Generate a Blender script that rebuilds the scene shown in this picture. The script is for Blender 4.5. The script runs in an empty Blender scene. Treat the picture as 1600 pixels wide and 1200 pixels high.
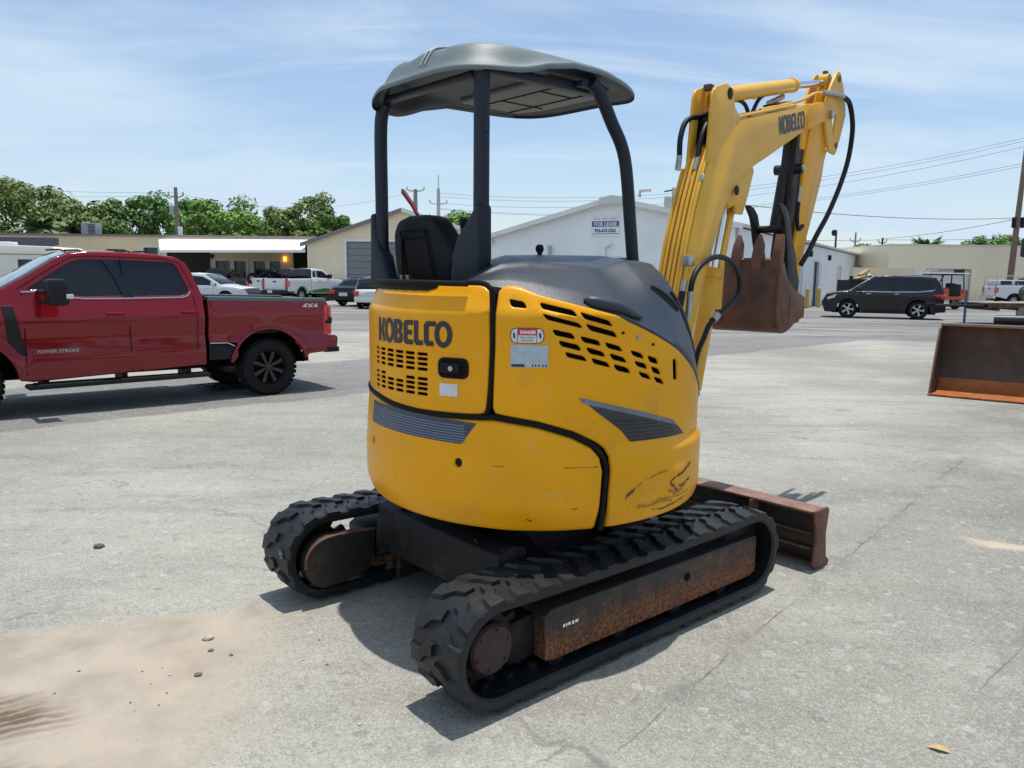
import bpy, bmesh, math, random
import numpy as np
from mathutils import Vector, Matrix
from mathutils.geometry import delaunay_2d_cdt
rnd = random.Random(7)
C = bpy.context.scene.collection
S = bpy.context.scene
# ---------------------------------------------------------------- camera
cam = bpy.data.cameras.new('camera'); camo = bpy.data.objects.new('camera', cam); C.objects.link(camo)
pit, rol = .1379, .0111
fw = Vector((0, math.cos(pit), -math.sin(pit))); rx = Vector((1, 0, 0)); up = Vector((0, math.sin(pit), math.cos(pit)))
r2 = rx*math.cos(rol)+up*math.sin(rol); u2 = up*math.cos(rol)-rx*math.sin(rol)
M = Matrix.Identity(4)
for i in range(3):
    M[i][0] = r2[i]; M[i][1] = u2[i]; M[i][2] = -fw[i]
M[2][3] = 1.68
camo.matrix_world = M
cam.sensor_width = 36; cam.lens = 36*1225.3/1600; cam.clip_end = 3000; cam.clip_start = .05
S.camera = camo
# ---------------------------------------------------------------- world + sun
SUN = Vector((.06, .12, 1)).normalized()
W = bpy.data.worlds.new('World'); S.world = W; W.use_nodes = True
nt = W.node_tree; nt.nodes.clear()
def N(nt, typ, **k):
    n = nt.nodes.new(typ)
    for a, b in k.items():
        if a in n.bl_rna.properties.keys(): setattr(n, a, b)
    return n
out = N(nt, 'ShaderNodeOutputWorld'); bg = N(nt, 'ShaderNodeBackground'); bg.inputs[1].default_value = .135
sky = N(nt, 'ShaderNodeTexSky'); sky.sky_type = 'NISHITA'; sky.sun_disc = False
sky.sun_elevation = math.asin(SUN.z); sky.sun_rotation = math.atan2(SUN.x, SUN.y)
sky.air_density = 1.0; sky.dust_density = .6; sky.ozone_density = 2.2; sky.altitude = 0
tc = N(nt, 'ShaderNodeTexCoord'); sep = N(nt, 'ShaderNodeSeparateXYZ'); nt.links.new(tc.outputs['Generated'], sep.inputs[0])
# project direction on a cloud layer: xy / (z+.12)
ad = N(nt, 'ShaderNodeMath', operation='ADD'); ad.inputs[1].default_value = .16; nt.links.new(sep.outputs[2], ad.inputs[0])
cb = N(nt, 'ShaderNodeCombineXYZ')
for i in (0, 1):
    dv = N(nt, 'ShaderNodeMath', operation='DIVIDE'); nt.links.new(sep.outputs[i], dv.inputs[0]); nt.links.new(ad.outputs[0], dv.inputs[1]); nt.links.new(dv.outputs[0], cb.inputs[i])
mp = N(nt, 'ShaderNodeMapping'); mp.inputs['Rotation'].default_value = (0, 0, math.radians(62)); mp.inputs['Scale'].default_value = (.55, 1.0, 1); mp.inputs['Location'].default_value = (1.3, .4, 0)
nt.links.new(cb.outputs[0], mp.inputs[0])
n1 = N(nt, 'ShaderNodeTexNoise'); n1.inputs['Scale'].default_value = 1.0; n1.inputs['Detail'].default_value = 6; n1.inputs['Roughness'].default_value = .55; n1.inputs['Distortion'].default_value = .45
nt.links.new(mp.outputs[0], n1.inputs['Vector'])
cr = N(nt, 'ShaderNodeMapRange'); cr.inputs[1].default_value = .42; cr.inputs[2].default_value = .66; cr.inputs[3].default_value = .14; cr.inputs[4].default_value = 1.0; cr.interpolation_type = 'SMOOTHSTEP'
nt.links.new(n1.outputs[0], cr.inputs[0])
mx = N(nt, 'ShaderNodeMix', data_type='RGBA'); nt.links.new(cr.outputs[0], mx.inputs[0]); nt.links.new(sky.outputs[0], mx.inputs[6]); mx.inputs[7].default_value = (4.3, 5.3, 6.4, 1)
mp3 = N(nt, 'ShaderNodeMapping'); mp3.inputs['Rotation'].default_value = (0, 0, math.radians(35)); mp3.inputs['Scale'].default_value = (.30, 1.9, 1); nt.links.new(cb.outputs[0], mp3.inputs[0])
n3 = N(nt, 'ShaderNodeTexNoise'); n3.inputs['Scale'].default_value = 1.25; n3.inputs['Detail'].default_value = 8; n3.inputs['Roughness'].default_value = .6; n3.inputs['Distortion'].default_value = .8; nt.links.new(mp3.outputs[0], n3.inputs['Vector'])
c3 = N(nt, 'ShaderNodeMapRange'); c3.inputs[1].default_value = .50; c3.inputs[2].default_value = .74; c3.inputs[3].default_value = 0; c3.inputs[4].default_value = .75; c3.interpolation_type = 'SMOOTHSTEP'; nt.links.new(n3.outputs[0], c3.inputs[0])
mx3 = N(nt, 'ShaderNodeMix', data_type='RGBA'); nt.links.new(c3.outputs[0], mx3.inputs[0]); nt.links.new(mx.outputs[2], mx3.inputs[6]); mx3.inputs[7].default_value = (5.0, 5.7, 6.5, 1)
nt.links.new(mx3.outputs[2], bg.inputs[0]); nt.links.new(bg.outputs[0], out.inputs[0])
sl = bpy.data.lights.new('sun', 'SUN'); sl.energy = 4.0; sl.angle = math.radians(.55); sl.color = (1, .96, .9)
so = bpy.data.objects.new('sun', sl); C.objects.link(so); so.rotation_euler = SUN.to_track_quat('Z', 'Y').to_euler(); so.location = (0, 0, 30)
S.view_settings.view_transform = 'Standard'; S.view_settings.look = 'None'; S.view_settings.gamma = 1; S.view_settings.exposure = .12
S.render.engine = 'CYCLES'
# ---------------------------------------------------------------- materials
def mat(name, col, rough=.5, metal=0, coat=0, var=0, vscale=8, spots=(), bump=0, bscale=60, spec=None, trans=0, ior=None, stretch=None, emit=None, alpha=None):
    m = bpy.data.materials.new(name); m.use_nodes = True; t = m.node_tree; b = t.nodes['Principled BSDF']
    b.inputs['Roughness'].default_value = rough; b.inputs['Metallic'].default_value = metal; b.inputs['Coat Weight'].default_value = coat; b.inputs['Coat Roughness'].default_value = .08
    if spec is not None: b.inputs['Specular IOR Level'].default_value = spec
    if trans: b.inputs['Transmission Weight'].default_value = trans
    if emit: b.inputs['Emission Color'].default_value = (*emit[:3], 1); b.inputs['Emission Strength'].default_value = emit[3]
    b.inputs['Base Color'].default_value = (*col, 1)
    tc = N(t, 'ShaderNodeTexCoord'); src = tc.outputs['Object']
    if stretch:
        mp = N(t, 'ShaderNodeMapping'); mp.inputs['Scale'].default_value = stretch; t.links.new(src, mp.inputs[0]); src = mp.outputs[0]
    cur = None
    if var:
        n = N(t, 'ShaderNodeTexNoise'); n.inputs['Scale'].default_value = vscale; n.inputs['Detail'].default_value = 5; t.links.new(src, n.inputs['Vector'])
        r = N(t, 'ShaderNodeMapRange'); r.inputs[1].default_value = .3; r.inputs[2].default_value = .7; r.inputs[3].default_value = 1-var; r.inputs[4].default_value = 1+var; t.links.new(n.outputs[0], r.inputs[0])
        v = N(t, 'ShaderNodeVectorMath', operation='SCALE'); v.inputs[0].default_value = col; t.links.new(r.outputs[0], v.inputs['Scale']); cur = v.outputs[0]
    for k, (c2, sc, th, soft, amt) in enumerate(spots):
        n = N(t, 'ShaderNodeTexNoise'); n.inputs['Scale'].default_value = sc; n.inputs['Detail'].default_value = 7; n.inputs['Roughness'].default_value = .62; n.noise_dimensions = '4D'; n.inputs['W'].default_value = 3.7*k+1
        t.links.new(src, n.inputs['Vector'])
        r = N(t, 'ShaderNodeMapRange'); r.inputs[1].default_value = th; r.inputs[2].default_value = th+soft; r.inputs[4].default_value = amt; t.links.new(n.outputs[0], r.inputs[0])
        x = N(t, 'ShaderNodeMix', data_type='RGBA'); t.links.new(r.outputs[0], x.inputs[0])
        if cur: t.links.new(cur, x.inputs[6])
        else: x.inputs[6].default_value = (*col, 1)
        x.inputs[7].default_value = (*c2, 1); cur = x.outputs[2]
    if cur: t.links.new(cur, b.inputs['Base Color'])
    if bump:
        n = N(t, 'ShaderNodeTexNoise'); n.inputs['Scale'].default_value = bscale; n.inputs['Detail'].default_value = 4; t.links.new(src, n.inputs['Vector'])
        bp = N(t, 'ShaderNodeBump'); bp.inputs['Strength'].default_value = bump; bp.inputs['Distance'].default_value = .01; t.links.new(n.outputs[0], bp.inputs['Height']); t.links.new(bp.outputs[0], b.inputs['Normal'])
    return m
RUST = (.16, .055, .022); DIRT = (.20, .15, .10)
Y1 = (.82, .365, .004)
m_yel = mat('yellow_paint', Y1, .38, coat=.12, spec=.2, var=.06, vscale=3, spots=((DIRT, 5, .56, .25, .34), ((.10, .045, .02), 38, .69, .02, .85), ((.40, .2, .03), 2.2, .5, .4, .30), ((.62, .42, .16), 14, .60, .1, .30), ((.30, .17, .05), 90, .66, .04, .5)), bump=.03, bscale=14)
m_yelf = mat('faded_yellow_paint', (.76, .42, .055), .42, coat=.05, spec=.2, var=.07, vscale=5, spots=((DIRT, 7, .62, .2, .35), (RUST, 22, .70, .03, .9)), bump=.03, bscale=20)
m_hood = mat('textured_grey_plastic', (.022, .030, .042), .38, var=.10, vscale=6, bump=.22, bscale=260, spots=(((.12, .12, .11), 9, .6, .2, .2),))
m_post = mat('dark_blue_grey_paint', (.012, .019, .034), .5, spec=.35, var=.1, vscale=5, bump=.08, bscale=150)
m_roofu = mat('grey_canopy_lining', (.16, .17, .17), .6, var=.1, vscale=4)
m_black = mat('black_rubber_gasket', (.006, .006, .006), .7, spec=.2, var=.2, vscale=30)
m_dark = mat('dark_cavity', (.006, .006, .006), .8, spec=.1)
m_rub = mat('worn_track_rubber', (.010, .011, .013), .5, spec=.4, var=.3, vscale=9, spots=(((.085, .088, .092), 14, .58, .18, .28), ((.09, .085, .08), 60, .62, .1, .3)), bump=.35, bscale=45)
m_frame = mat('rusty_dark_steel', (.03, .026, .023), .6, .2, var=.3, vscale=12, spots=(((.22, .070, .020), 5, .45, .18, .85), ((.35, .16, .05), 30, .62, .06, .6), ((.03, .02, .018), 16, .6, .1, .7)), bump=.3, bscale=60)
m_under = mat('greasy_black_steel', (.010, .010, .011), .6, 0, spec=.25, var=.3, vscale=12, spots=(((.09, .06, .04), 9, .55, .2, .5),), bump=.2, bscale=50)
m_cover = mat('rust_stained_steel', (.035, .032, .028), .55, .3, var=.2, vscale=16, spots=(((.20, .07, .02), 4.5, .53, .2, .7), ((.03, .025, .02), 20, .58, .1, .6)), bump=.25, bscale=70)
m_bucket = mat('rusty_bucket_steel', (.12, .052, .032), .62, .15, var=.25, vscale=8, spots=(((.03, .022, .020), 5, .52, .14, .85), ((.30, .10, .03), 5, .52, .2, .75), ((.25, .2, .15), 40, .64, .08, .35)), bump=.25, bscale=40)
m_rustred = mat('red_brown_rust', (.15, .062, .042), .65, .1, var=.25, vscale=10, spots=(((.38, .2, .12), 14, .56, .15, .6), ((.05, .03, .025), 7, .6, .1, .6)), bump=.2, bscale=50)
m_chrome = mat('chrome_rod', (.75, .76, .78), .12, 1, var=.05)
m_steel = mat('plain_steel_fitting', (.42, .40, .37), .35, .8, var=.15, vscale=30)
m_hose = mat('black_hydraulic_hose', (.007, .007, .009), .5, spec=.3, var=.2, vscale=20)
m_thumb = mat('black_thumb_steel', (.012, .011, .012), .5, 0, spec=.35, var=.3, vscale=10, spots=(((.11, .05, .03), 8, .56, .15, .7),), bump=.15, bscale=40)
m_seat = mat('black_seat_plastic', (.006, .006, .006), .6, spec=.25, bump=.12, bscale=180)
m_navy = mat('navy_lettering', (.012, .016, .030), .4)
m_decal = mat('slate_stripe_decal', (.035, .048, .085), .35, var=.2, vscale=20, spots=(((.20, .21, .23), 30, .62, .06, .5),), stretch=(1, 1, 5))
m_decal2 = mat('charcoal_stripe_decal', (.035, .037, .045), .4, var=.2, vscale=20, spots=(((.22, .22, .22), 24, .66, .04, .5),))
m_decalg = mat('grey_stripe_decal', (.16, .18, .22), .4, var=.2, vscale=20)
m_white = mat('white_sticker', (.62, .65, .68), .5, var=.08, vscale=30)
m_redst = mat('red_sticker', (.55, .02, .03), .45)
m_redl = mat('red_grip', (.12, .008, .008), .6, spec=.25)
m_txt = mat('black_print', (.02, .02, .025), .5)
m_wtxt = mat('white_print', (.85, .85, .85), .5)
# ---------------------------------------------------------------- object helpers
def link(name, me, m=None, parent=None):
    o = bpy.data.objects.new(name, me); C.objects.link(o)
    if m and me is not None and not me.materials: me.materials.append(m)
    if parent: o.parent = parent
    return o
def tag(o, label=None, cat=None, group=None, kind=None):
    if label: o['label'] = label
    if cat: o['category'] = cat
    if group: o['group'] = group
    if kind: o['kind'] = kind
    return o
def thing(name, label, cat, loc=(0, 0, 0), rz=0, group=None, scale=1):
    o = bpy.data.objects.new(name, None); C.objects.link(o); o.location = loc; o.rotation_euler = (0, 0, rz); o.scale = (scale,)*3
    o.empty_display_size = .2
    return tag(o, label, cat, group)
class MB:
    """collects geometry in one bmesh"""
    def __init__(s): s.bm = bmesh.new(); s.mi = 0
    def faces(s, vs, fs, f=None):
        vv = [s.bm.verts.new(f(*v) if f else v) for v in vs]
        for q in fs:
            try: s.bm.faces.new([vv[i] for i in q]).material_index = s.mi
            except ValueError: pass
        return vv
    def box(s, x0, x1, y0, y1, z0, z1, f=None, bev=0):
        v = [(x, y, z) for x in (x0, x1) for y in (y0, y1) for z in (z0, z1)]
        fs = [(0, 1, 3, 2), (4, 6, 7, 5), (0, 4, 5, 1), (2, 3, 7, 6), (0, 2, 6, 4), (1, 5, 7, 3)]
        if bev:
            b = bmesh.new(); vv = [b.verts.new(p) for p in v]
            for q in fs: b.faces.new([vv[i] for i in q])
            bmesh.ops.recalc_face_normals(b, faces=b.faces)
            bmesh.ops.bevel(b, geom=b.edges[:], offset=bev, segments=2, affect='EDGES', profile=.5)
            s.merge(b, f)
        else: s.faces(v, fs, f)
        return s
    def merge(s, b, f=None):
        b.verts.index_update()
        vv = [s.bm.verts.new(f(*v.co) if f else v.co) for v in b.verts]
        for q in b.faces:
            try: s.bm.faces.new([vv[v.index] for v in q.verts]).material_index = s.mi
            except ValueError: pass
        b.free()
    def plate(s, poly, a0, a1, f=None, bev=0):
        """poly in (x,z), extruded in y from a0 to a1"""
        b = bmesh.new(); n = len(poly)
        A = [b.verts.new((p[0], a0, p[1])) for p in poly]; B = [b.verts.new((p[0], a1, p[1])) for p in poly]
        b.faces.new(A); b.faces.new(B[::-1])
        for i in range(n): b.faces.new((A[i], B[i], B[(i+1) % n], A[(i+1) % n]))
        bmesh.ops.recalc_face_normals(b, faces=b.faces)
        if bev:
            es = [e for e in b.edges if e.calc_face_angle(0) > .6]
            bmesh.ops.bevel(b, geom=es, offset=bev, segments=2, affect='EDGES', profile=.5)
        s.merge(b, f); return s
    def tube(s, pts, r, seg=10, f=None, cap=True):
        pts = [Vector(p) for p in pts]; rs = r if hasattr(r, '__len__') else [r]*len(pts)
        rings = []; nrm = None
        for i, p in enumerate(pts):
            t = (pts[min(i+1, len(pts)-1)]-pts[max(i-1, 0)]).normalized()
            if nrm is None: nrm = t.orthogonal().normalized()
            nrm = (nrm-t*nrm.dot(t)); nrm = nrm.normalized() if nrm.length > 1e-6 else t.orthogonal().normalized()
            bn = t.cross(nrm)
            rings.append([s.bm.verts.new(f(*(p+(nrm*math.cos(a)+bn*math.sin(a))*rs[i])) if f else p+(nrm*math.cos(a)+bn*math.sin(a))*rs[i]) for a in [2*math.pi*k/seg for k in range(seg)]])
        for A, B in zip(rings, rings[1:]):
            for k in range(seg): s.bm.faces.new((A[k], A[(k+1) % seg], B[(k+1) % seg], B[k])).material_index = s.mi
        if cap:
            s.bm.faces.new(rings[0][::-1]).material_index = s.mi; s.bm.faces.new(rings[-1]).material_index = s.mi
        return s
    def lathe(s, prof, seg=24, f=None, axis='y', c=(0, 0, 0), cap=True):
        """prof list of (radius, along-axis)"""
        rings = []
        for r, a in prof:
            ring = []
            for k in range(seg):
                t = 2*math.pi*k/seg; u, v = r*math.cos(t), r*math.sin(t)
                p = (c[0]+u, c[1]+a, c[2]+v) if axis == 'y' else ((c[0]+u, c[1]+v, c[2]+a) if axis == 'z' else (c[0]+a, c[1]+u, c[2]+v))
                ring.append(s.bm.verts.new(f(*p) if f else p))
            rings.append(ring)
        for A, B in zip(rings, rings[1:]):
            for k in range(seg): s.bm.faces.new((A[k], A[(k+1) % seg], B[(k+1) % seg], B[k])).material_index = s.mi
        if cap: s.bm.faces.new(rings[0]).material_index = s.mi; s.bm.faces.new(rings[-1][::-1]).material_index = s.mi
        else:
            for k in range(seg): s.bm.faces.new((rings[-1][k], rings[-1][(k+1) % seg], rings[0][(k+1) % seg], rings[0][k]))
        return s
    def build(s, name, m, parent=None, smooth=35, mats=None):
        bmesh.ops.recalc_face_normals(s.bm, faces=s.bm.faces)
        me = bpy.data.meshes.new(name); s.bm.to_mesh(me); s.bm.free()
        for x in (mats or [m]): me.materials.append(x)
        if smooth and len(me.polygons):
            me.polygons.foreach_set('use_smooth', [True]*len(me.polygons)); me.set_sharp_from_angle(angle=math.radians(smooth))
        return link(name, me, None, parent)
def catmull(pts, n=6):
    pts = [Vector(p) for p in pts]; P = [pts[0]*2-pts[1]]+pts+[pts[-1]*2-pts[-2]]; o = []
    for i in range(1, len(P)-2):
        for k in range(n):
            t = k/n; a, b, c, d = P[i-1], P[i], P[i+1], P[i+2]
            o.append(.5*((2*b)+(c-a)*t+(2*a-5*b+4*c-d)*t*t+(3*b-a-3*c+d)*t**3))
    o.append(pts[-1]); return o
def chaikin(p, n=2, q=.25):
    for _ in range(n):
        o = []
        for i in range(len(p)):
            a, b = p[i], p[(i+1) % len(p)]
            o.append((a[0]*(1-q)+b[0]*q, a[1]*(1-q)+b[1]*q)); o.append((a[0]*q+b[0]*(1-q), a[1]*q+b[1]*(1-q)))
        p = o
    return p
def roundpoly(p, r, n=4):
    """round the corners of a polygon with radius-like cut r"""
    o = []; L = len(p)
    for i in range(L):
        a, b, c = Vector(p[i-1]), Vector(p[i]), Vector(p[(i+1) % L])
        d1 = (a-b); d2 = (c-b); k = min(r, d1.length*.45, d2.length*.45)
        if k < 1e-5: o.append(tuple(b)); continue
        A = b+d1.normalized()*k; B = b+d2.normalized()*k
        for j in range(n+1):
            t = j/n; o.append(tuple(A*(1-t)**2+b*2*t*(1-t)+B*t*t))
    return o
def resample(p, step, closed=True):
    o = []; L = len(p)
    for i in range(L if closed else L-1):
        a, b = p[i], p[(i+1) % L]; d = math.hypot(b[0]-a[0], b[1]-a[1]); k = max(1, int(math.ceil(d/step)))
        for j in range(k): o.append((a[0]+(b[0]-a[0])*j/k, a[1]+(b[1]-a[1])*j/k))
    return o
def inpoly(P, poly):
    x, y = P[:, 0], P[:, 1]; r = np.zeros(len(P), bool); n = len(poly)
    for i in range(n):
        x1, y1 = poly[i]; x2, y2 = poly[(i+1) % n]
        if y1 == y2: continue
        c = ((y1 > y) != (y2 > y)) & (x < (x2-x1)*(y-y1)/(y2-y1)+x1); r ^= c
    return r
def pdist(P, polys):
    D = np.full(len(P), 1e9)
    for poly in polys:
        n = len(poly)
        for i in range(n):
            a = np.array(poly[i]); b = np.array(poly[(i+1) % n]); ab = b-a; L2 = max(ab@ab, 1e-12)
            t = np.clip(((P-a)@ab)/L2, 0, 1); D = np.minimum(D, np.hypot(*(P-a-t[:, None]*ab).T))
    return D
def cdt(outer, holes=(), step=.03, rings=(), rings_h=None):
    """triangulated 2D region -> verts Nx2, tris, distance to the border"""
    outer = resample(outer, step); holes = [resample(h, step) for h in holes]
    if rings_h is None: rings_h = rings
    V = list(outer); Ed = [(i, (i+1) % len(outer)) for i in range(len(outer))]
    for h in holes:
        b = len(V); V += h; Ed += [(b+i, b+(i+1) % len(h)) for i in range(len(h))]
    polys = [outer]+holes; ar = np.array(outer)
    x0, y0 = ar.min(0); x1, y1 = ar.max(0); ex = []
    for pl, rr in [(outer, rings)]+[(h, rings_h) for h in holes]:
        n = len(pl)
        for r in rr:
            for i in range(n):
                a, b, c = pl[i-1], pl[i], pl[(i+1) % n]; t = (c[0]-a[0], c[1]-a[1]); l = math.hypot(*t) or 1
                for sg in (1, -1): ex.append((b[0]-t[1]/l*r*sg, b[1]+t[0]/l*r*sg))
    if ex:
        E = np.array(ex); k = inpoly(E, outer)
        for h in holes: k &= ~inpoly(E, h)
        D = pdist(E, polys); k &= D > min(list(rings)+list(rings_h))*.8; E = E[k]
    else: E = np.zeros((0, 2))
    gx, gy = np.meshgrid(np.arange(x0+step*.5, x1, step), np.arange(y0+step*.5, y1, step)); G = np.stack([gx.ravel(), gy.ravel()], 1)
    if len(G):
        k = inpoly(G, outer)
        for h in holes: k &= ~inpoly(G, h)
        G = G[k]
    if len(G):
        D = pdist(G, polys); G = G[D > max([step*.45]+[max(r)+step*.3 for r in (rings, rings_h) if len(r)])]
    allv = [Vector(v) for v in V]+[Vector(v) for v in E]+[Vector(v) for v in G]
    ov, oe, of, _, _, _ = delaunay_2d_cdt(allv, Ed, [], 0, 1e-6)
    P = np.array([tuple(v) for v in ov]); T = np.array([tuple(f) for f in of])
    cen = P[T].mean(1); k = inpoly(cen, outer)
    for h in holes: k &= ~inpoly(cen, h)
    return P, T[k], pdist(P, polys)
def shell(name, outer, holes, fmap, m, parent, step=.03, thick=.004, rd=.01, rdh=.003, drop=None, smooth=40, mirror=False):
    """thick curved panel: fmap(a,b,h) -> xyz with h outward offset; edges rolled over by rd"""
    rings = (rd*.25, rd*.6, rd) if rd else (); rh = (rdh*.5, rdh) if rdh and len(holes) else ()
    P, T, D = cdt(outer, holes, step, rings, rh)
    if rd:
        Do = pdist(P, [outer]); h = np.where(Do < rd, -(rd*(1-np.sqrt(np.clip(1-(1-Do/rd)**2, 0, 1)))), 0)
        if len(holes) and rdh:
            Dh = pdist(P, holes); h = np.minimum(h, np.where(Dh < rdh, -(rdh*(1-np.sqrt(np.clip(1-(1-Dh/rdh)**2, 0, 1)))), 0))
    else: h = np.zeros(len(P))
    bm = bmesh.new()
    A = [bm.verts.new(fmap(p[0], p[1], hh)) for p, hh in zip(P, h)]
    top = []
    for t in T:
        try: top.append(bm.faces.new([A[i] for i in t]))
        except ValueError: pass
    if thick:
        B = [bm.verts.new(fmap(p[0], p[1], min(hh, 0)-thick)) for p, hh in zip(P, h)]
        be = [e for e in bm.edges if len(e.link_faces) == 1]; idx = {v: i for i, v in enumerate(A)}
        for t in T:
            try: bm.faces.new([B[i] for i in t[::-1]])
            except ValueError: pass
        for e in be:
            i, j = idx[e.verts[0]], idx[e.verts[1]]
            try: bm.faces.new((A[i], A[j], B[j], B[i]))
            except ValueError: pass
    loose = [v for v in bm.verts if not v.link_faces]; bmesh.ops.delete(bm, geom=loose, context='VERTS')
    bmesh.ops.recalc_face_normals(bm, faces=bm.faces)
    me = bpy.data.meshes.new(name); bm.to_mesh(me); bm.free(); me.materials.append(m)
    me.polygons.foreach_set('use_smooth', [True]*len(me.polygons)); me.set_sharp_from_angle(angle=math.radians(smooth))
    return link(name, me, None, parent)
def textgeo(s, size=1, align='CENTER', bold=0):
    cu = bpy.data.curves.new('t', 'FONT'); cu.body = s; cu.size = size; cu.align_x = align; cu.offset = bold; cu.resolution_u = 3
    o = bpy.data.objects.new('t', cu); C.objects.link(o); dg = bpy.context.evaluated_depsgraph_get(); dg.update()
    me = bpy.data.meshes.new_from_object(o.evaluated_get(dg)); vs = [tuple(v.co) for v in me.vertices]; fs = [tuple(p.vertices) for p in me.polygons]
    bpy.data.objects.remove(o); bpy.data.curves.remove(cu); bpy.data.meshes.remove(me); return vs, fs
def text(name, s, size, fmap, m, parent, bold=0, sx=1, align='CENTER'):
    vs, fs = textgeo(s, size, align, bold); b = MB(); b.faces([fmap(v[0]*sx, v[1], 0) for v in vs], fs)
    return b.build(name, m, parent, smooth=0)
# the machine maker's lettering, unit height, 4.9 wide
def ring(cx, cy, rx_, ry_, n=28): return [(cx+rx_*math.cos(2*math.pi*k/n), cy+ry_*math.sin(2*math.pi*k/n)) for k in range(n)]
LET = [([(0, 0), (.25, 0), (.25, 1), (0, 1)], []), ([(.30, .5), (.48, 1), (.74, 1), (.54, .5), (.74, 0), (.48, 0)], []),
       (ring(1.1, .5, .42, .54), [ring(1.1, .5, .19, .32)]),
       ([(1.5, 0), (1.95, 0), (2.1, .08), (2.15, .2), (2.13, .4), (2.03, .52), (2.12, .62), (2.13, .84), (2.05, .95), (1.92, 1), (1.5, 1)], [[(1.75, .6), (1.88, .61), (1.9, .7), (1.88, .8), (1.75, .81)], [(1.75, .2), (1.88, .2), (1.91, .3), (1.89, .41), (1.75, .42)]]),
       ([(2.34, 0), (2.82, 0), (2.82, .2), (2.5, .2), (2.47, .24), (2.47, .4), (2.76, .4), (2.76, .6), (2.47, .6), (2.47, .76), (2.5, .8), (2.82, .8), (2.82, 1), (2.34, 1), (2.22, .88), (2.22, .12)], []),
       ([(3.02, 0), (3.4, 0), (3.4, .2), (3.18, .2), (3.14, .24), (3.14, 1), (2.88, 1), (2.88, .14)], []),
       ([(3.6, 0), (3.98, 0), (3.98, .2), (3.76, .2), (3.72, .25), (3.72, .75), (3.76, .8), (4.1, .8), (4.1, 1), (3.62, 1), (3.46, .86), (3.46, .14)], []),
       (ring(4.46, .5, .44, .54), [ring(4.46, .5, .2, .32)])]
def logo(name, fmap, m, parent, w, h, step=.12):
    b = MB()
    for o, hs in LET:
        P, T, D = cdt(o, hs, step)
        b.faces([fmap(p[0]/4.9*w, p[1]*h, 0) for p in P], [tuple(t) for t in T])
    return b.build(name, m, parent, smooth=0)
# ================================================================ EXCAVATOR
YAW = .8561
EX = thing('mini_excavator', 'yellow mini excavator with grey canopy and black rubber tracks in the middle of the lot', 'excavator', (.079, 4.0333, 0), math.pi/2-YAW)
def L(F, R, Z): return (F, -R, Z)          # local frame: forward, right, up
# --- tracks
m_beam = mat('rusty_track_beam', (.026, .023, .021), .62, .1, var=.3, vscale=12, spots=(((.05, .035, .025), 16, .5, .2, .8),), bump=.35, bscale=70)
_t = m_beam.node_tree; _b = _t.nodes['Principled BSDF']; _src = _b.inputs['Base Color'].links[0].from_socket
_tc = N(_t, 'ShaderNodeTexCoord'); _sp = N(_t, 'ShaderNodeSeparateXYZ'); _t.links.new(_tc.outputs['Object'], _sp.inputs[0])
_n = N(_t, 'ShaderNodeTexNoise'); _n.inputs['Scale'].default_value = 9; _n.inputs['Detail'].default_value = 9; _n.inputs['Roughness'].default_value = .72; _t.links.new(_tc.outputs['Object'], _n.inputs['Vector'])
_m1 = N(_t, 'ShaderNodeMath', operation='MULTIPLY_ADD'); _t.links.new(_n.outputs[0], _m1.inputs[0]); _m1.inputs[1].default_value = .42; _t.links.new(_sp.outputs[2], _m1.inputs[2])
_r = N(_t, 'ShaderNodeMapRange'); _r.inputs[1].default_value = .50; _r.inputs[2].default_value = .35; _r.inputs[4].default_value = .9; _t.links.new(_m1.outputs[0], _r.inputs[0])
_n2 = N(_t, 'ShaderNodeTexNoise'); _n2.inputs['Scale'].default_value = 60; _n2.inputs['Detail'].default_value = 5; _t.links.new(_tc.outputs['Object'], _n2.inputs['Vector'])
_cr = N(_t, 'ShaderNodeMix', data_type='RGBA'); _cr.inputs[6].default_value = (.085, .030, .016, 1); _cr.inputs[7].default_value = (.32, .115, .035, 1); _r2 = N(_t, 'ShaderNodeMapRange'); _r2.inputs[1].default_value = .42; _r2.inputs[2].default_value = .62; _t.links.new(_n2.outputs[0], _r2.inputs[0]); _t.links.new(_r2.outputs[0], _cr.inputs[0])
_x = N(_t, 'ShaderNodeMix', data_type='RGBA'); _t.links.new(_r.outputs[0], _x.inputs[0]); _t.links.new(_src, _x.inputs[6]); _t.links.new(_cr.outputs[2], _x.inputs[7]); _t.links.new(_x.outputs[2], _b.inputs['Base Color'])
HL, RB, TW = .87, .210, .30
def loop(s, w, h, Rin):
    """s along the loop (0 at bottom rear), w across, h outward"""
    r = RB+h; st = 2*HL; ar = math.pi*RB; s = s % (2*st+2*ar)
    cz = RB+.03
    if s < st: return (-HL+s, cz-r, w)
    s -= st
    if s < ar: a = s/RB; return (HL+r*math.sin(a), cz-r*math.cos(a), w)
    s -= ar
    if s < st: return (HL-s, cz+r, w)
    s -= st; a = s/RB; return (-HL-r*math.sin(a), cz+r*math.cos(a), w)
PER = 4*HL+2*math.pi*RB
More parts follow.
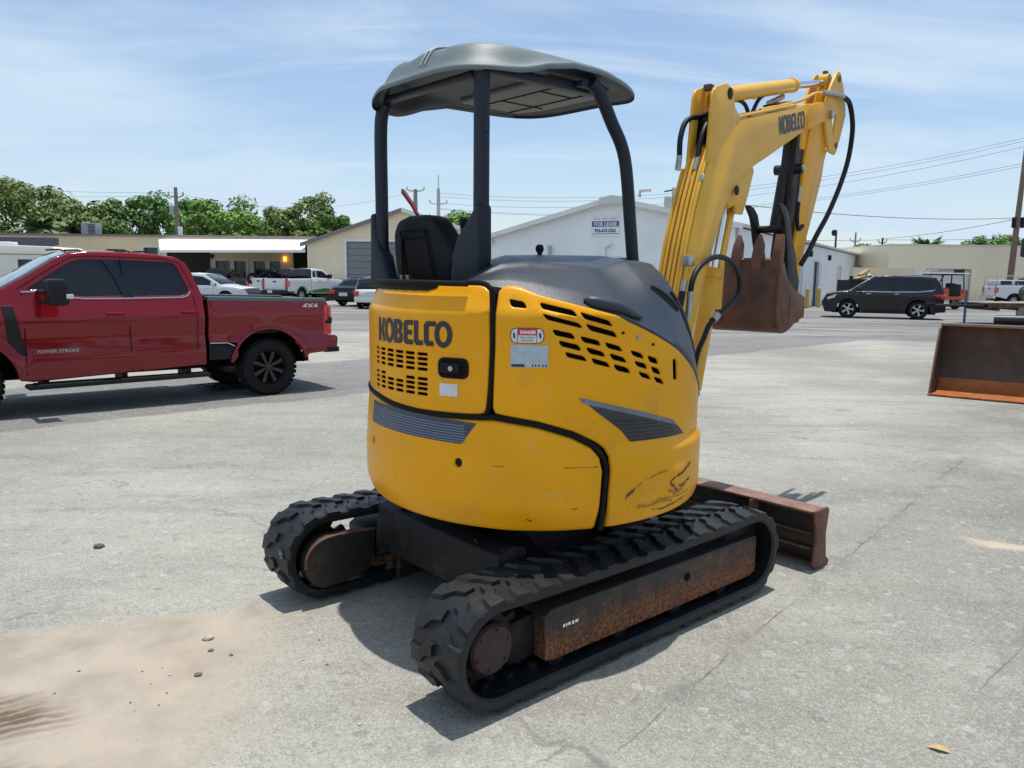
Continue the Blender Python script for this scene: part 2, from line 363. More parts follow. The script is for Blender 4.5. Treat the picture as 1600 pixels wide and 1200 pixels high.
def track(sign):
    Rc = sign*(.8474-.149)
    b = MB()
    def P(s, w, h):
        x, z, _ = loop(s, w, h, 0); return L(x, Rc+w*sign, z-(0.012*math.sin((x+HL)/(2*HL)*math.pi) if z > RB+.05 and abs(x) < HL else 0))
    n = 140; sec = [(-.146, .004), (-.151, -.004), (-.150, -.030), (-.138, -.040), (-.10, -.028), (.10, -.028), (.138, -.040), (.150, -.030), (.151, -.004), (.146, .004)]
    rows = [[b.bm.verts.new(P(PER*i/n, w, h)) for w, h in sec] for i in range(n)]
    for i in range(n):
        A, B = rows[i], rows[(i+1) % n]
        for k in range(len(sec)): b.bm.faces.new((A[k], A[(k+1) % len(sec)], B[(k+1) % len(sec)], B[k]))
    N_ = 37; p = PER/N_
    for i in range(N_):
        for side in (1, -1):
            s0 = i*p+(p*.5 if side < 0 else 0)
            # chevron lug: centre line points (w, ds) and half widths
            cl = [(.004, -.036, .026), (.05, -.028, .031), (.085, .008, .034), (.150, .016, .050)]
            vs = []
            for (w, ds, hw) in cl:
                w *= side
                tp = .62 if abs(w) > .14 else .78
                hh = .021 if abs(w) < .14 else .014
                vs += [(s0+ds-hw, w, -.001), (s0+ds-hw*tp, w, hh), (s0+ds+hw*tp, w, hh), (s0+ds+hw, w, -.001)]
            fs = [(0, 1, 2, 3), (15, 14, 13, 12)]
            for q in range(3):
                for k in range(3): fs.append((q*4+k, q*4+k+1, q*4+k+5, q*4+k+4))
                fs.append((q*4+3, q*4, q*4+4, q*4+7))
            b.faces([P(*v) for v in vs], fs)
    # inner drive lugs
    for i in range(N_):
        s0 = i*p
        for side in (1, -1):
            vs = [(s0+a, side*c, h) for h, sc in ((-.027, 1), (-.052, .6)) for a in (-.02*sc, .02*sc) for c in (.02, .045)]
            b.faces([P(*v) for v in vs], [(0, 1, 3, 2), (4, 6, 7, 5), (0, 4, 5, 1), (2, 3, 7, 6), (0, 2, 6, 4), (1, 5, 7, 3)])
    o = b.build('rubber_track', m_rub, EX, smooth=28)
    # frame beam
    g = MB(); R0 = sign*.80
    g.plate([(-.60, .11), (-.61, .30), (-.57, .325), (.93, .318), (.95, .30), (.95, .115), (.90, .10), (-.56, .10)], -sign*.58, -R0, bev=.006)
    fr = g.build('track_frame', m_beam, EX)
    h = MB(); h.lathe([(.022, -R0-sign*.0025), (.022, -R0-sign*.001)], 16, axis='y', c=(.345, 0, .235)); h.build('grease_port', m_dark, fr)
    if sign > 0:
        g = MB()
        for (x0, w) in ((-.505, .012), (-.487, .006), (-.475, .014), (-.452, .012), (-.432, .016)):
            g.box(x0, x0+w, -R0-.004, -R0-.002, .228+rnd.random()*.004, .243)
        g.build('painted_mark', m_wtxt, fr)
        g = MB(); g.plate(ring(-.70, .20, .10, .09, 20)[5:16]+[(-.60, .115), (-.60, .30)], -.60, -.735, bev=.004); g.build('motor_mount', m_under, EX)
    # sprocket, idler
    g = MB(); c = (-HL, 0, .24); ym = -Rc
    for k in range(11):
        a = 2*math.pi*k/11; g.box(-.018, .018, ym-.02, ym+.02, .12, .19, f=lambda x, y, z, a=a: (c[0]+x*math.cos(a)-z*math.sin(a), y, c[2]+x*math.sin(a)+z*math.cos(a)), bev=.004)
    g.lathe([(.06, ym-.045), (.135, ym-.04), (.135, ym+.04), (.06, ym+.045)], 28, c=c)
    g.build('drive_sprocket', m_under, EX)
    g = MB(); yo = -sign*.79
    g.lathe([(.05, -Rc), (.104, -Rc), (.104, yo+sign*.012), (.097, yo+sign*.004), (.093, yo), (.02, yo-sign*.004)], 32, c=c); cp = g.build('hub_cover', mat('maroon_rusted_hub', (.045, .022, .022), .6, .1, var=.3, vscale=20, spots=(((.03, .02, .02), 25, .6, .1, .6),), bump=.2, bscale=60), EX)
    for k in range(6):
        a = k*math.pi/3+.3; g = MB(); g.lathe([(.005, yo-sign*.004), (.007, yo-sign*.009)], 8, c=(c[0]+.08*math.cos(a), 0, c[2]+.08*math.sin(a))); g.build('bolt', cp.data.materials[0], cp)
    g = MB(); ci = (HL, 0, .24)
    g.lathe([(.04, -Rc-.06), (.165, -Rc-.05), (.182, -Rc-.02), (.182, -Rc+.02), (.165, -Rc+.05), (.04, -Rc+.06)], 32, c=ci); g.build('front_idler', m_under, EX)
    for x in (-.52, -.12, .28, .66):
        g = MB(); g.lathe([(.03, -Rc-.09), (.05, -Rc-.085), (.05, -Rc-.05), (.045, -Rc-.045), (.045, -Rc+.045), (.05, -Rc+.05), (.05, -Rc+.085), (.03, -Rc+.09)], 20, c=(x, 0, .105)); g.build('track_roller', m_under, EX)
    g = MB(); g.box(.52, .90, -Rc-.05, -Rc+.05, .335, .378, bev=.012); g.build('carrier_slide', m_under, EX)
track(1); track(-1)
# left motor cover seen on the inner side of the far track
g = MB()
tp = [(-.91+.085*0, 0)]
pts = [(-.80, .345), (-.64, .335), (-.62, .20), (-.64, .125), (-.78, .085)]+[(-.87+.14*math.cos(a), .215+.14*math.sin(a)) for a in [math.radians(v) for v in (255, 235, 215, 195, 175, 155, 135, 115, 95)]]
pts = pts[::-1]
g.plate(pts, .60, .515, bev=.014); mc = g.build('motor_cover', m_cover, EX)
g = MB(); rim = [Vector((p[0], .515, p[1])) for p in pts if p[1] > .2 or p[0] < -.9]
rim = [Vector((-.62, .512, .343)), Vector((-.72, .512, .349)), Vector((-.83, .512, .352)), Vector((-.91, .512, .345)), Vector((-.97, .512, .315)), Vector((-1.005, .512, .265)), Vector((-1.01, .512, .21))]
g.tube(catmull(rim, 4), .008, 6); g.build('cover_rim', m_rustred, mc)
g = MB(); g.plate([(x, z) for x, z in ((-.80, .345), (-.64, .335), (-.62, .20), (-.64, .125), (-.78, .085), (-.95, .12), (-1.0, .22), (-.95, .32))], -.60, -.53, bev=.012); g.build('motor_cover', m_cover, EX)
# undercarriage centre
g = MB()
g.plate([(-.50, .30), (-.46, .44), (-.20, .52), (.35, .52), (.55, .44), (.62, .26), (.52, .2), (.2, .27), (-.2, .27), (-.42, .2)], -.30, .30, bev=.02)
for sg in (-1, 1):
    g.plate([(-.60, .13), (-.58, .36), (-.42, .47), (-.25, .50), (.3, .50), (.5, .40), (.6, .30), (.6, .13)], sg*.30, sg*.34, bev=.008)
    for x0, x1 in ((-.58, -.30), (.2, .5)):
        vs = [(x0, sg*.30, .5), (x1, sg*.30, .5), (x1, sg*.60, .30), (x0, sg*.60, .30), (x0, sg*.30, .30), (x1, sg*.30, .30), (x1, sg*.60, .14), (x0, sg*.60, .14)]
        g.faces(vs, [(0, 1, 2, 3), (4, 7, 6, 5), (0, 4, 5, 1), (3, 2, 6, 7), (0, 3, 7, 4), (1, 5, 6, 2)])
g.plate([(-.62, .25), (-.60, .47), (-.52, .50), (-.44, .48), (-.44, .2)], -.50, .50, bev=.01)
g.build('undercarriage_frame', m_under, EX)
g = MB(); g.lathe([(.30, .45), (.40, .46), (.40, .54), (.36, .57), (.36, .64)], 40, axis='z', c=(0, 0, 0)); g.build('swing_bearing', m_under, EX)
# dozer blade
g = MB()
prof = [(1.50, .345), (1.53, .30), (1.505, .2), (1.515, .1), (1.56, .02)]
out_ = [(p[0]+.022, p[1]) for p in prof[::-1]]
g.plate(prof+out_, -.84, .84)
bl = None
bl = g.build('dozer_blade', mat('dark_blade_steel', (.028, .022, .02), .6, .2, var=.3, vscale=12, spots=(((.12, .045, .02), 5, .55, .2, .5),), bump=.2, bscale=60), EX)
g = MB(); g.box(1.455, 1.60, -.84, .84, .343, .356, bev=.003); g.build('blade_top_rail', mat('worn_rust_edge', (.24, .13, .09), .6, .1, var=.3, vscale=9, spots=(((.10, .045, .03), 7, .5, .2, .7), ((.42, .34, .28), 30, .62, .08, .5)), bump=.2, bscale=50), bl)
for sg in (-1, 1):
    g = MB(); g.plate([(1.455, .357), (1.61, .36), (1.625, .34), (1.60, .2), (1.62, .06), (1.655, .03), (1.65, .005), (1.50, .005), (1.475, .03), (1.50, .18), (1.475, .3)], sg*.84, sg*.858, bev=.003); g.build('blade_end_plate', m_rustred, bl)
g = MB(); g.box(1.56, 1.585, -.84, .84, .005, .08, bev=.003); g.build('cutting_edge', m_rustred, bl)
g = MB()
for sg in (-.3, .3):
    g.plate([(.55, .20), (.60, .30), (1.0, .26), (1.5, .26), (1.5, .12), (1.0, .12)], sg-.04, sg+.04, bev=.006)
g.box(.9, .98, -.3, .3, .14, .24, bev=.004)
g.build('blade_arm', m_under, bl)
g = MB()
for z in (.12, .21):
    g.box(1.485, 1.515, -.82, .82, z, z+.006)
g.box(1.42, 1.515, -.46, -.452, .02, .345); g.box(1.42, 1.515, .452, .46, .02, .345)
g.build('blade_rib', m_rustred, bl)
g = MB(); g.tube([(.75, 0, .42), (1.05, 0, .36)], .035, 14); g.tube([(1.05, 0, .36), (1.45, 0, .28)], .018, 12); g.build('blade_cylinder', m_yelf, bl)
# --- upper body
R0_, F0_, RR0 = .838, .03, .017
def sm(t): t = min(1, max(0, t)); return t*t*(3-2*t)
def gs(x, w): return math.exp(-(x/w)**2)
def rup(th, z):
    r = .838
    r -= .55*max(0, z-1.52)
    if th < 113: 
        k = sm((113-th)/5)
        r += .018*k*sm((.955+(th-90)*.0002-z)/.022)
        r -= .020*k*gs(th-93, 11)*gs(z-.745-(th-93)*.0016, .045)
        r += .010*k*gs(th-83, 6)*gs(z-.80, .04)
        r -= .03*sm((.70-z)/.12)
    if th < 60: r -= .10*sm((60-th)/20)
    return r
def rcw(th, z):
    r = .853-.012*sm((z-.93)/.2)+.004*sm((.9-z)/.01)-.035*sm((.72-z)/.14)
    return r
def cyl(rf):
    def f(a, z, h):
        th = a/.838; td = math.degrees(th); r = rf(td, z)+h
        return L(F0_+r*math.cos(th), RR0+r*math.sin(th), z)
    return f
AR = lambda pts: [(math.radians(t)*.838, z) for t, z in pts]
def densify(pts, n=5): return [tuple(p) for p in catmull([Vector((a, b)) for a, b in pts], n)]
door_holes = []
rows_top = (1.3385, 1.3175, 1.2955, 1.273); rows_bot = (1.2305, 1.2085, 1.1875, 1.1650)
cols = ((195.0, 191.9), (190.6, 186.9), (185.7, 181.5), (180.4, 176.3), (175.2, 171.0), (169.9, 165.7))
for rw, zz in [(k, z) for k, z in enumerate(rows_top)]+[(k+4, z) for k, z in enumerate(rows_bot)]:
    for ci, (a, c) in enumerate(cols):
        if rw == 4 and ci in (2, 3): continue
        z = zz; door_holes.append(roundpoly(AR([(a, z+.0065), (c, z+.0065), (c, z-.0065), (a, z-.0065)]), .005, 2))
dout = AR([(222, 1.14), (205, 1.133), (198, 1.125), (192.8, 1.12), (181, 1.102), (170, 1.093), (158, 1.093), (149.5, 1.096), (147, 1.103), (146.1, 1.12), (145.6, 1.2), (145.1, 1.39), (145.4, 1.585), (146.3, 1.615), (148.3, 1.633), (151, 1.640), (180, 1.640), (222, 1.64)])
door = shell('rear_door', dout, door_holes, cyl(rup), m_yel, EX, step=.024, rd=.012, rdh=.003)
slots = [[(140.2, 1.582), (135.8, 1.572), (134.7, 1.545), (139.4, 1.551)], [(131.1, 1.57), (121.4, 1.539), (120.3, 1.513), (130.6, 1.545)], [(119.7, 1.533), (110.7, 1.497), (109.5, 1.472), (118.4, 1.505)],
 [(130.5, 1.526), (119.9, 1.487), (118.7, 1.466), (129.1, 1.502)], [(118.0, 1.486), (109.0, 1.451), (107.9, 1.426), (116.6, 1.458)],
 [(127.6, 1.463), (121.8, 1.445), (120.8, 1.421), (126.7, 1.438)], [(119.6, 1.435), (113.9, 1.415), (113.1, 1.393), (118.5, 1.41)], [(112.1, 1.409), (107.0, 1.389), (106.0, 1.366), (111.0, 1.384)], [(103.5, 1.372), (99.1, 1.355), (98.1, 1.33), (102.4, 1.348)], [(97.1, 1.346), (92.9, 1.329), (92.1, 1.303), (96.0, 1.318)],
 [(125.8, 1.417), (120.0, 1.398), (119.0, 1.373), (124.9, 1.393)], [(117.7, 1.389), (112.5, 1.368), (111.6, 1.346), (116.7, 1.363)], [(110.5, 1.362), (105.5, 1.341), (104.4, 1.318), (109.3, 1.335)], [(102.0, 1.327), (97.5, 1.31), (96.6, 1.285), (100.9, 1.303)], [(95.5, 1.299), (91.6, 1.28), (90.8, 1.255), (94.4, 1.27)],
 [(123.9, 1.37), (118.2, 1.35), (117.2, 1.329), (123.1, 1.348)], [(116.1, 1.344), (111.0, 1.323), (109.9, 1.301), (115.2, 1.32)], [(109.1, 1.316), (104.0, 1.296), (103.0, 1.272), (108.0, 1.289)], [(100.4, 1.281), (96.2, 1.262), (95.0, 1.238), (99.1, 1.255)], [(94.2, 1.253), (90.3, 1.236), (89.0, 1.21), (93.0, 1.228)],
 [(85.3, 1.322), (82.9, 1.315), (82.1, 1.224), (84.6, 1.227)]]
sout = AR([(143.8, 1.61), (142.8, 1.634), (140, 1.637)]+densify([(137, 1.631), (131.6, 1.607), (120, 1.567), (107.4, 1.519), (94.7, 1.447), (82.7, 1.368), (69.9, 1.26), (60, 1.16), (48, 1.02)], 3)+
          [(46, .66), (50, .63), (64.8, .618), (88, .612), (102, .607), (109.6, .604), (110.1, .62), (109.7, .75), (109.3, .86), (109.9, .92), (111.2, .955), (113.8, .983), (121, 1.033), (131, 1.074), (141, 1.097), (143.6, 1.105), (144.4, 1.13), (144.3, 1.2), (143.9, 1.39)])
side = shell('side_panel', sout, [roundpoly(AR(s), .012, 3) for s in slots], cyl(rup), m_yel, EX, step=.024, rd=.014, rdh=.006)
cout = AR([(235, 1.13), (212, 1.12), (197, 1.108), (181.3, 1.088), (170.2, 1.077), (157.7, 1.077), (147, 1.08), (143.5, 1.082), (131.3, 1.055), (121.7, 1.012), (115.5, .965), (112.8, .92), (111.9, .86), (112.3, .754), (113.0, .61), (114, .599), (125, .597), (140, .596), (160, .603), (180, .612), (212, .625), (235, .63)])
cw = shell('counterweight', cout, [ring(math.radians(t0)*.838, z0, .0175, .019, 18) for t0, z0 in ((154.3, .887), (195.3, .895))], cyl(rcw), m_yel, EX, step=.022, rd=.022, rdh=.006, thick=.022)
# left side cover + front and inner liner
lout = AR([(224, .66), (300, .66), (300, 1.05), (262, 1.05), (240, 1.3), (224, 1.60)])
shell('left_side_panel', lout, [], cyl(lambda t, z: .835), m_yel, EX, step=.06, rd=.014)
g = MB()
hl = [(50, 1.04), (60, 1.15), (66, 1.23), (70, 1.27), (82.7, 1.378), (94.7, 1.453), (107.4, 1.528), (120, 1.571), (131.6, 1.611), (144, 1.60), (150, 1.61), (225, 1.61), (240, 1.3), (262, 1.02), (300, 1.0)]
def ztop(t): return float(np.interp(t, [h[0] for h in hl], [h[1] for h in hl]))
ths = list(range(44, 305, 4)); n = len(ths)
bot = [L(F0_+.80*math.cos(math.radians(t)), RR0+.80*math.sin(math.radians(t)), .635) for t in ths]
top = [L(F0_+.795*math.cos(math.radians(t)), RR0+.795*math.sin(math.radians(t)), max(.8, ztop(t)-.03)) for t in ths]
g.faces(bot+top, [(i, i+1, n+i+1, n+i) for i in range(n-1)]+[tuple(range(n))[::-1], (n-1, 0, n, 2*n-1)])
cen = g.bm.verts.new(L(-.1, .1, 1.3)); g.bm.verts.ensure_lookup_table()
for i in range(n-1): g.bm.faces.new((g.bm.verts[n+i], g.bm.verts[n+i+1], cen))
g.bm.faces.new((g.bm.verts[2*n-1], g.bm.verts[n], cen))
g.build('inner_body', m_dark, EX)
# deck under seat
g = MB(); g.plate([(-.50, 1.22), (-.50, 1.64), (-.30, 1.64), (-.12, 1.30), (-.02, 1.22), (-.02, .9), (-.5, .9)], -.02, .60, bev=.01); g.lathe([(.02,1.60),(.79,1.60),(.79,1.638),(.02,1.638)],64,axis='z',c=(F0_,-RR0,0),f=lambda x,y,z:(min(x,-.30),max(y,-.22),z))
g.build('seat_deck', m_seat, EX)
g = MB(); g.box(-.1, .62, .02, .70, .70, .76, bev=.01); g.build('floor_plate', m_under, EX)
g = MB(); g.plate([(.35, .66), (.80, .66), (.95, .80), (.95, 1.0), (.80, 1.05), (.5, 1.05)], -.36, .10, bev=.02); g.build('swing_bracket', m_yelf, EX)
# gaskets
def seam(pts, r, rad, name='rubber_seal'):
    q = densify(pts, 6); g = MB(); g.tube([Vector(L(F0_+rad*math.cos(math.radians(t)), RR0+rad*math.sin(math.radians(t)), z)) for t, z in q], r, 8); return g.build(name, m_black, EX)
seam([(152, 1.648), (147.5, 1.645), (145.6, 1.628), (144.8, 1.60), (144.5, 1.39), (145.0, 1.213), (145.6, 1.13), (146.5, 1.09)], .0115, .829)
seam([(225, 1.137), (198, 1.119), (192.8, 1.114), (181, 1.095), (170, 1.085), (157.7, 1.085), (147, 1.088), (143.5, 1.090), (131.2, 1.064), (121.5, 1.021), (115, .972), (111.7, .92), (110.6, .86), (111.0, .754), (111.5, .65), (111.8, .60)], .0125, .835)
# top edge strip under the seat deck
seam([(153, 1.642), (170, 1.644), (190, 1.644), (210, 1.644), (225, 1.64)], .012, .805)
# lettering and decals on cylinder
def on(rf, th0, z0, off=.0025):
    f = cyl(rf)
    return lambda x, y, h: f(math.radians(th0)*.838-x, z0+y, off)
logo('brand_lettering', on(rup, 191.5, 1.376), m_navy, door, math.radians(34.8)*.838, .106)
def sticker(name, pts, rf, m, parent, off=.0022, r=.004, step=.02):
    P, T, D = cdt(roundpoly(AR(pts), r, 3), [], step); g = MB(); f = cyl(rf); g.faces([f(p[0], p[1], off) for p in P], [tuple(t) for t in T]); return g.build(name, m, parent, smooth=0)
sticker('notice_sticker', [(161.1, 1.222), (155, 1.222), (155, 1.168), (161.1, 1.168)], rup, m_white, door)
st = sticker('danger_sticker', [(139.3, 1.467), (129.8, 1.467), (129.8, 1.404), (139.3, 1.404)], rup, m_black, side, r=.03)
sticker('sticker_ground', [(139.1, 1.4645), (130.0, 1.4645), (130.0, 1.4065), (139.1, 1.4065)], rup, m_white, st, off=.0030, r=.028)
sticker('red_banner', [(137.2, 1.464), (131.9, 1.464), (131.9, 1.437), (137.2, 1.437)], rup, m_redst, st, off=.0036, r=.001)
for t0 in (137.25, 131.85): sticker('divider', [(t0+.08, 1.464), (t0-.08, 1.464), (t0-.08, 1.407), (t0+.08, 1.407)], rup, m_txt, st, off=.0038, r=.0002)
text('danger_word', 'DANGER', .0185, on(rup, 134.35, 1.4435, .0042), m_wtxt, st, bold=.0006, sx=.86)
text('small_print', 'KEEP CLEAR OF', .0095, on(rup, 134.55, 1.425, .0042), m_txt, st, sx=.9)
text('small_print', 'SWING AREA', .0095, on(rup, 134.55, 1.413, .0042), m_txt, st, sx=.9)
for t0 in (138.2, 130.9):
    sticker('pictogram', [(t0+.35, 1.446), (t0-.1, 1.449), (t0-.35, 1.43), (t0, 1.421), (t0+.3, 1.432)], rup, m_txt, st, off=.0038, r=.002)
st2 = sticker('instruction_sticker', [(139.2, 1.397), (128.6, 1.397), (128.6, 1.305), (139.2, 1.305)], rup, mat('faded_sticker', (.40, .47, .53), .5, var=.12, vscale=40, spots=(((.25, .3, .36), 30, .6, .08, .6),)), side)
sticker('sticker_band', [(138.9, 1.318), (135.2, 1.318), (135.2, 1.307), (138.9, 1.307)], rup, m_txt, st2, off=.003, r=.001)
for t0 in (133, 132.1, 131.2, 130.1, 129.2): sticker('sticker_mark', [(t0+.25, 1.318), (t0-.1, 1.318), (t0-.3, 1.308), (t0+.1, 1.308)], rup, m_txt, st2, off=.003, r=.001)
sp = sticker('stripe_decal', [(119.4, 1.178), (84.2, 1.044), (76.9, .970), (102.8, .978), (106.2, 1.032), (114.1, 1.116)], rup, m_decal2, side, off=.002)
sticker('stripe_edge', [(119.6, 1.180), (101, 1.113), (84.4, 1.047), (81.7, 1.017), (100, 1.088), (118.4, 1.154)], rup, m_decalg, sp, off=.003)
for k in range(6):
    z = 1.075-k*.018; a = 109.3-k*1.35; c = 89-k*1.6 if k > 1 else 96-k*4
    sticker('stripe_line', [(a, z), (c, z-.008), (c, z-.013), (a, z-.005)], rup, mat('dull_black_band', (.012, .013, .018), .4) if k == 0 else bpy.data.materials['dull_black_band'], sp, off=.003, r=.001)
cs = sticker('stripe_decal', [(196.5, 1.086), (175.3, 1.084), (159.3, 1.072), (148.9, 1.062), (153.4, .970), (165.8, .975), (181.4, .98), (196.5, .985)], rcw, m_decal, cw, off=.002)
for k in range(7):
    z = 1.052-k*.0115
    sticker('stripe_line', [(195.8, z+.014), (175, z+.006), (152.5-k*.1, z-.004), (152.6-k*.1, z-.0075), (175, z+.0025), (195.8, z+.0105)], rcw, mat('pale_line', (.16, .21, .32), .4) if k == 0 else bpy.data.materials['pale_line'], cs, off=.003, r=.0005)
for t0, z0 in ((154.6, .887), (195.6, .895)):
    f = cyl(rcw); a = math.radians(t0-.3)*.838; g = MB(); g.tube([Vector(f(a, z0, -.04)), Vector(f(a, z0, -.014))], .0185, 18); g.build('bolt_plug', m_under, cw)
for t0, z0, rr_, mm in ((106.4, 1.446, .006, m_under), (100.9, 1.424, .0105, m_steel), (95.2, 1.392, .006, m_under)):
    f = cyl(rup); a = math.radians(t0); p0 = Vector(f(a*.838, z0, -.004)); p1 = Vector(f(a*.838, z0, .006)); g = MB(); g.tube([p0, p1], rr_, 14); g.build('panel_lock', mm, side)
# door handle
hd = shell('door_handle', roundpoly(AR([(161.5, 1.333), (151.5, 1.333), (151.5, 1.245), (161.5, 1.245)]), .032, 6), [], lambda a, z, h: cyl(rup)(a, z, h+.010), m_black, door, step=.02, rd=.006, thick=.009)
sticker('handle_recess', [(160.6, 1.325), (152.4, 1.325), (152.4, 1.253), (160.6, 1.253)], rup, m_dark, hd, off=.0112, r=.026)
shell('handle_paddle', roundpoly(AR([(160.2, 1.312), (154.0, 1.312), (154.0, 1.268), (160.2, 1.268)]), .012, 4), [], lambda a, z, h: cyl(rup)(a, z, h+.019), m_seat, hd, step=.02, rd=.004, thick=.006)
f = cyl(rup); a = math.radians(156.6)*.838; g = MB(); g.tube([Vector(f(a, 1.289, .012)), Vector(f(a, 1.289, .024))], .011, 16); g.build('key_lock', m_steel, hd)
# chipped paint / rust scars
def scar(pts, m=None, rf=rup, parent=None, off=.0022):
    sticker('paint_chip', pts, rf, m or m_rustred, parent or side, off=off, r=.003, step=.01)
rr = random.Random(3)
def jag(pts, w, parent=side, rf=rup):
    """thin ragged chip along a line"""
    q = densify(pts, 6); up_, dn = [], []
    for i, (t, z) in enumerate(q):
        k = w*(.25+rr.random())*(1 if 0 < i < len(q)-1 else .1); up_.append((t+rr.uniform(-.15, .15), z+k)); dn.append((t+rr.uniform(-.15, .15), z-k*rr.random()))
    P, T, D = cdt(AR(up_+dn[::-1]), [], .02); g = MB(); f = cyl(rf); g.faces([f(p[0], p[1], .0018) for p in P], [tuple(t) for t in T]); g.build('paint_chip', m_chip, parent, smooth=0)
m_chip = mat('exposed_rust', (.13, .05, .025), .7, var=.3, vscale=40)
jag([(104.6, .728), (103.4, .745), (101.5, .755), (100.8, .765)], .011); jag([(101, .765), (99, .785), (96.8, .81)], .0025)
jag([(86, .77), (84.6, .745), (83.2, .738), (82.2, .72), (80.5, .71)], .011); jag([(85.5, .775), (82, .79), (79.5, .795), (76, .812), (73, .82)], .010)
jag([(81, .735), (78, .73), (75.5, .745), (73.5, .75)], .008); jag([(94, .66), (90, .652), (86, .65)], .003); jag([(88, .655), (83, .665)], .002)
jag([(88, .70), (84, .69), (79, .69), (74, .70)], .002); jag([(124, .885), (120, .886), (117, .884), (113.5, .886)], .0022, cw, rcw); jag([(146, .886), (140, .888)], .001, cw, rcw)
jag([(134, .660), (132.6, .650)], .005, cw, rcw); jag([(121.5, .706), (119.5, .71)], .003, cw, rcw); jag([(113.2, .70), (113.0, .72)], .006, cw, rcw); jag([(113.3, .66), (113.1, .64)], .005, cw, rcw)
m_st8 = mat('rust_stained_yellow', (.40, .17, .015), .5, var=.2, vscale=30)
m_chip_keep = m_chip; m_chip = m_st8
jag([(100, .69), (95, .68), (90, .69), (84, .675)], .012); jag([(86, .725), (82, .705), (78, .715)], .016); jag([(96, .80), (92, .82), (88, .825)], .006); jag([(90, .645), (84, .652), (76, .67)], .009)
m_chip = m_chip_keep
for _ in range(26):
    t = rr.uniform(112, 126) if rr.random() < .5 else rr.uniform(88, 112); z = rr.uniform(1.0, 1.28); l = rr.uniform(.5, 2.2)
    jag([(t, z), (t-l*.5, z-.002), (t-l, z-.003)], .0006)
# --- engine hood (right)
E_ = [(153, 1.652), (150.2, 1.650), (143.9, 1.642), (131.6, 1.614), (120, 1.574), (107.4, 1.531), (94.7, 1.456), (82.7, 1.381), (69.9, 1.273), (62, 1.19), (56, 1.12)]
def hoodpt(u, v, off=0):
    th = 153-97*u; ze = float(np.interp(th, [e[0] for e in E_[::-1]], [e[1] for e in E_[::-1]]))
    r = .842-.55*max(0, ze-1.52); a = math.radians(th); Fo, Ro = F0_+r*math.cos(a), RR0+r*math.sin(a)
    Fi = -.565+1.40*u; Ri = .215-.165*sm(u/.3)
    zi = float(np.interp(u, [0, .06, .14, .25, .4, .55, .65, .8, .9, 1], [1.66, 1.70, 1.75, 1.775, 1.782, 1.785, 1.785, 1.75, 1.64, 1.46]))
    k = v; F = Fo+(Fi-Fo)*k; R = Ro+(Ri-Ro)*k
    w = 1-(1-k)**(2.1+3.2*sm((u-.5)/.35))
    z = ze+(zi-ze)*w
    z += .012*math.exp(-((k-.46)/.05)**2)*sm(u/.1)*sm((1-u)/.2)         # crease
    out_n = max(0, 1-k*9); z -= .012*out_n
    return L(F, R, z+off)
nu, nv = 150, 60
g = MB()
grid = [[hoodpt(i/nu, j/nv) for j in range(nv+1)] for i in range(nu+1)]
vs = [p for row in grid for p in row]; nn = nv+1
fs = [(i*nn+j, i*nn+j+1, (i+1)*nn+j+1, (i+1)*nn+j) for i in range(nu) for j in range(nv)]
# skirt downwards
bd = [(i, 0) for i in range(nu+1)]+[(nu, j) for j in range(1, nn)]+[(i, nv) for i in range(nu-1, -1, -1)]+[(0, j) for j in range(nv-1, 0, -1)]
b0 = len(vs); vs += [(grid[i][j][0]*.985, grid[i][j][1]*.985, grid[i][j][2]-(.03 if j == 0 else .12)) for i, j in bd]
for k in range(len(bd)):
    a, c = bd[k], bd[(k+1) % len(bd)]; fs.append((a[0]*nn+a[1], c[0]*nn+c[1], b0+(k+1) % len(bd), b0+k))
g.faces(vs, fs); hood = g.build('engine_hood', m_hood, EX, smooth=50)
for (ua, ka), (ub, kb) in (((.675, .215), (.79, .115)), ((.775, .185), (.875, .085)), ((.85, .165), (.935, .065))):
    A, B = [], []
    for q in range(13):
        t = q/12; w_ = .030*math.sin(math.pi*min(1, t*.9+.05))**.6; u, k = ua+(ub-ua)*t, ka+(kb-ka)*t-.012*math.sin(math.pi*t)
        A.append(hoodpt(u+.004, k+w_*.6, .003)); B.append(hoodpt(u-.004, k-w_*.6, .003))
    g = MB(); g.faces(A+B, [(i, i+1, 13+i+1, 13+i) for i in range(12)]); gg = g.build('hood_gill', m_dark, hood)
    g = MB(); g.tube([Vector(a)+Vector((0, 0, .003)) for a in A], .006, 8); g.build('gill_lip', m_hood, gg)
# hood grip blister
g = MB(); P0 = [hoodpt(u, .035, .01) for u in (.365, .39, .43, .47, .51, .54, .56)]
g.tube(catmull([Vector(p) for p in P0], 4), [.006, .012, .018, .022, .024, .026, .027, .027, .027, .027, .026, .026, .025, .024, .023, .022, .021, .02, .018, .016, .014, .011, .008, .006, .005][:25], 12); g.build('hood_grip', m_hood, hood)
g = MB(); q = hoodpt(.415, .97); g.tube([Vector(q)+Vector((0, 0, -.01)), Vector(q)+Vector((0, 0, .035))], [.012, .012], 12); g.lathe([(.01, -.012), (.021, -.010), (.022, .008), (.012, .016)], 20, axis='x', c=(q[0], q[1], q[2]+.03)); g.build('round_mirror_knob', m_seat, EX)
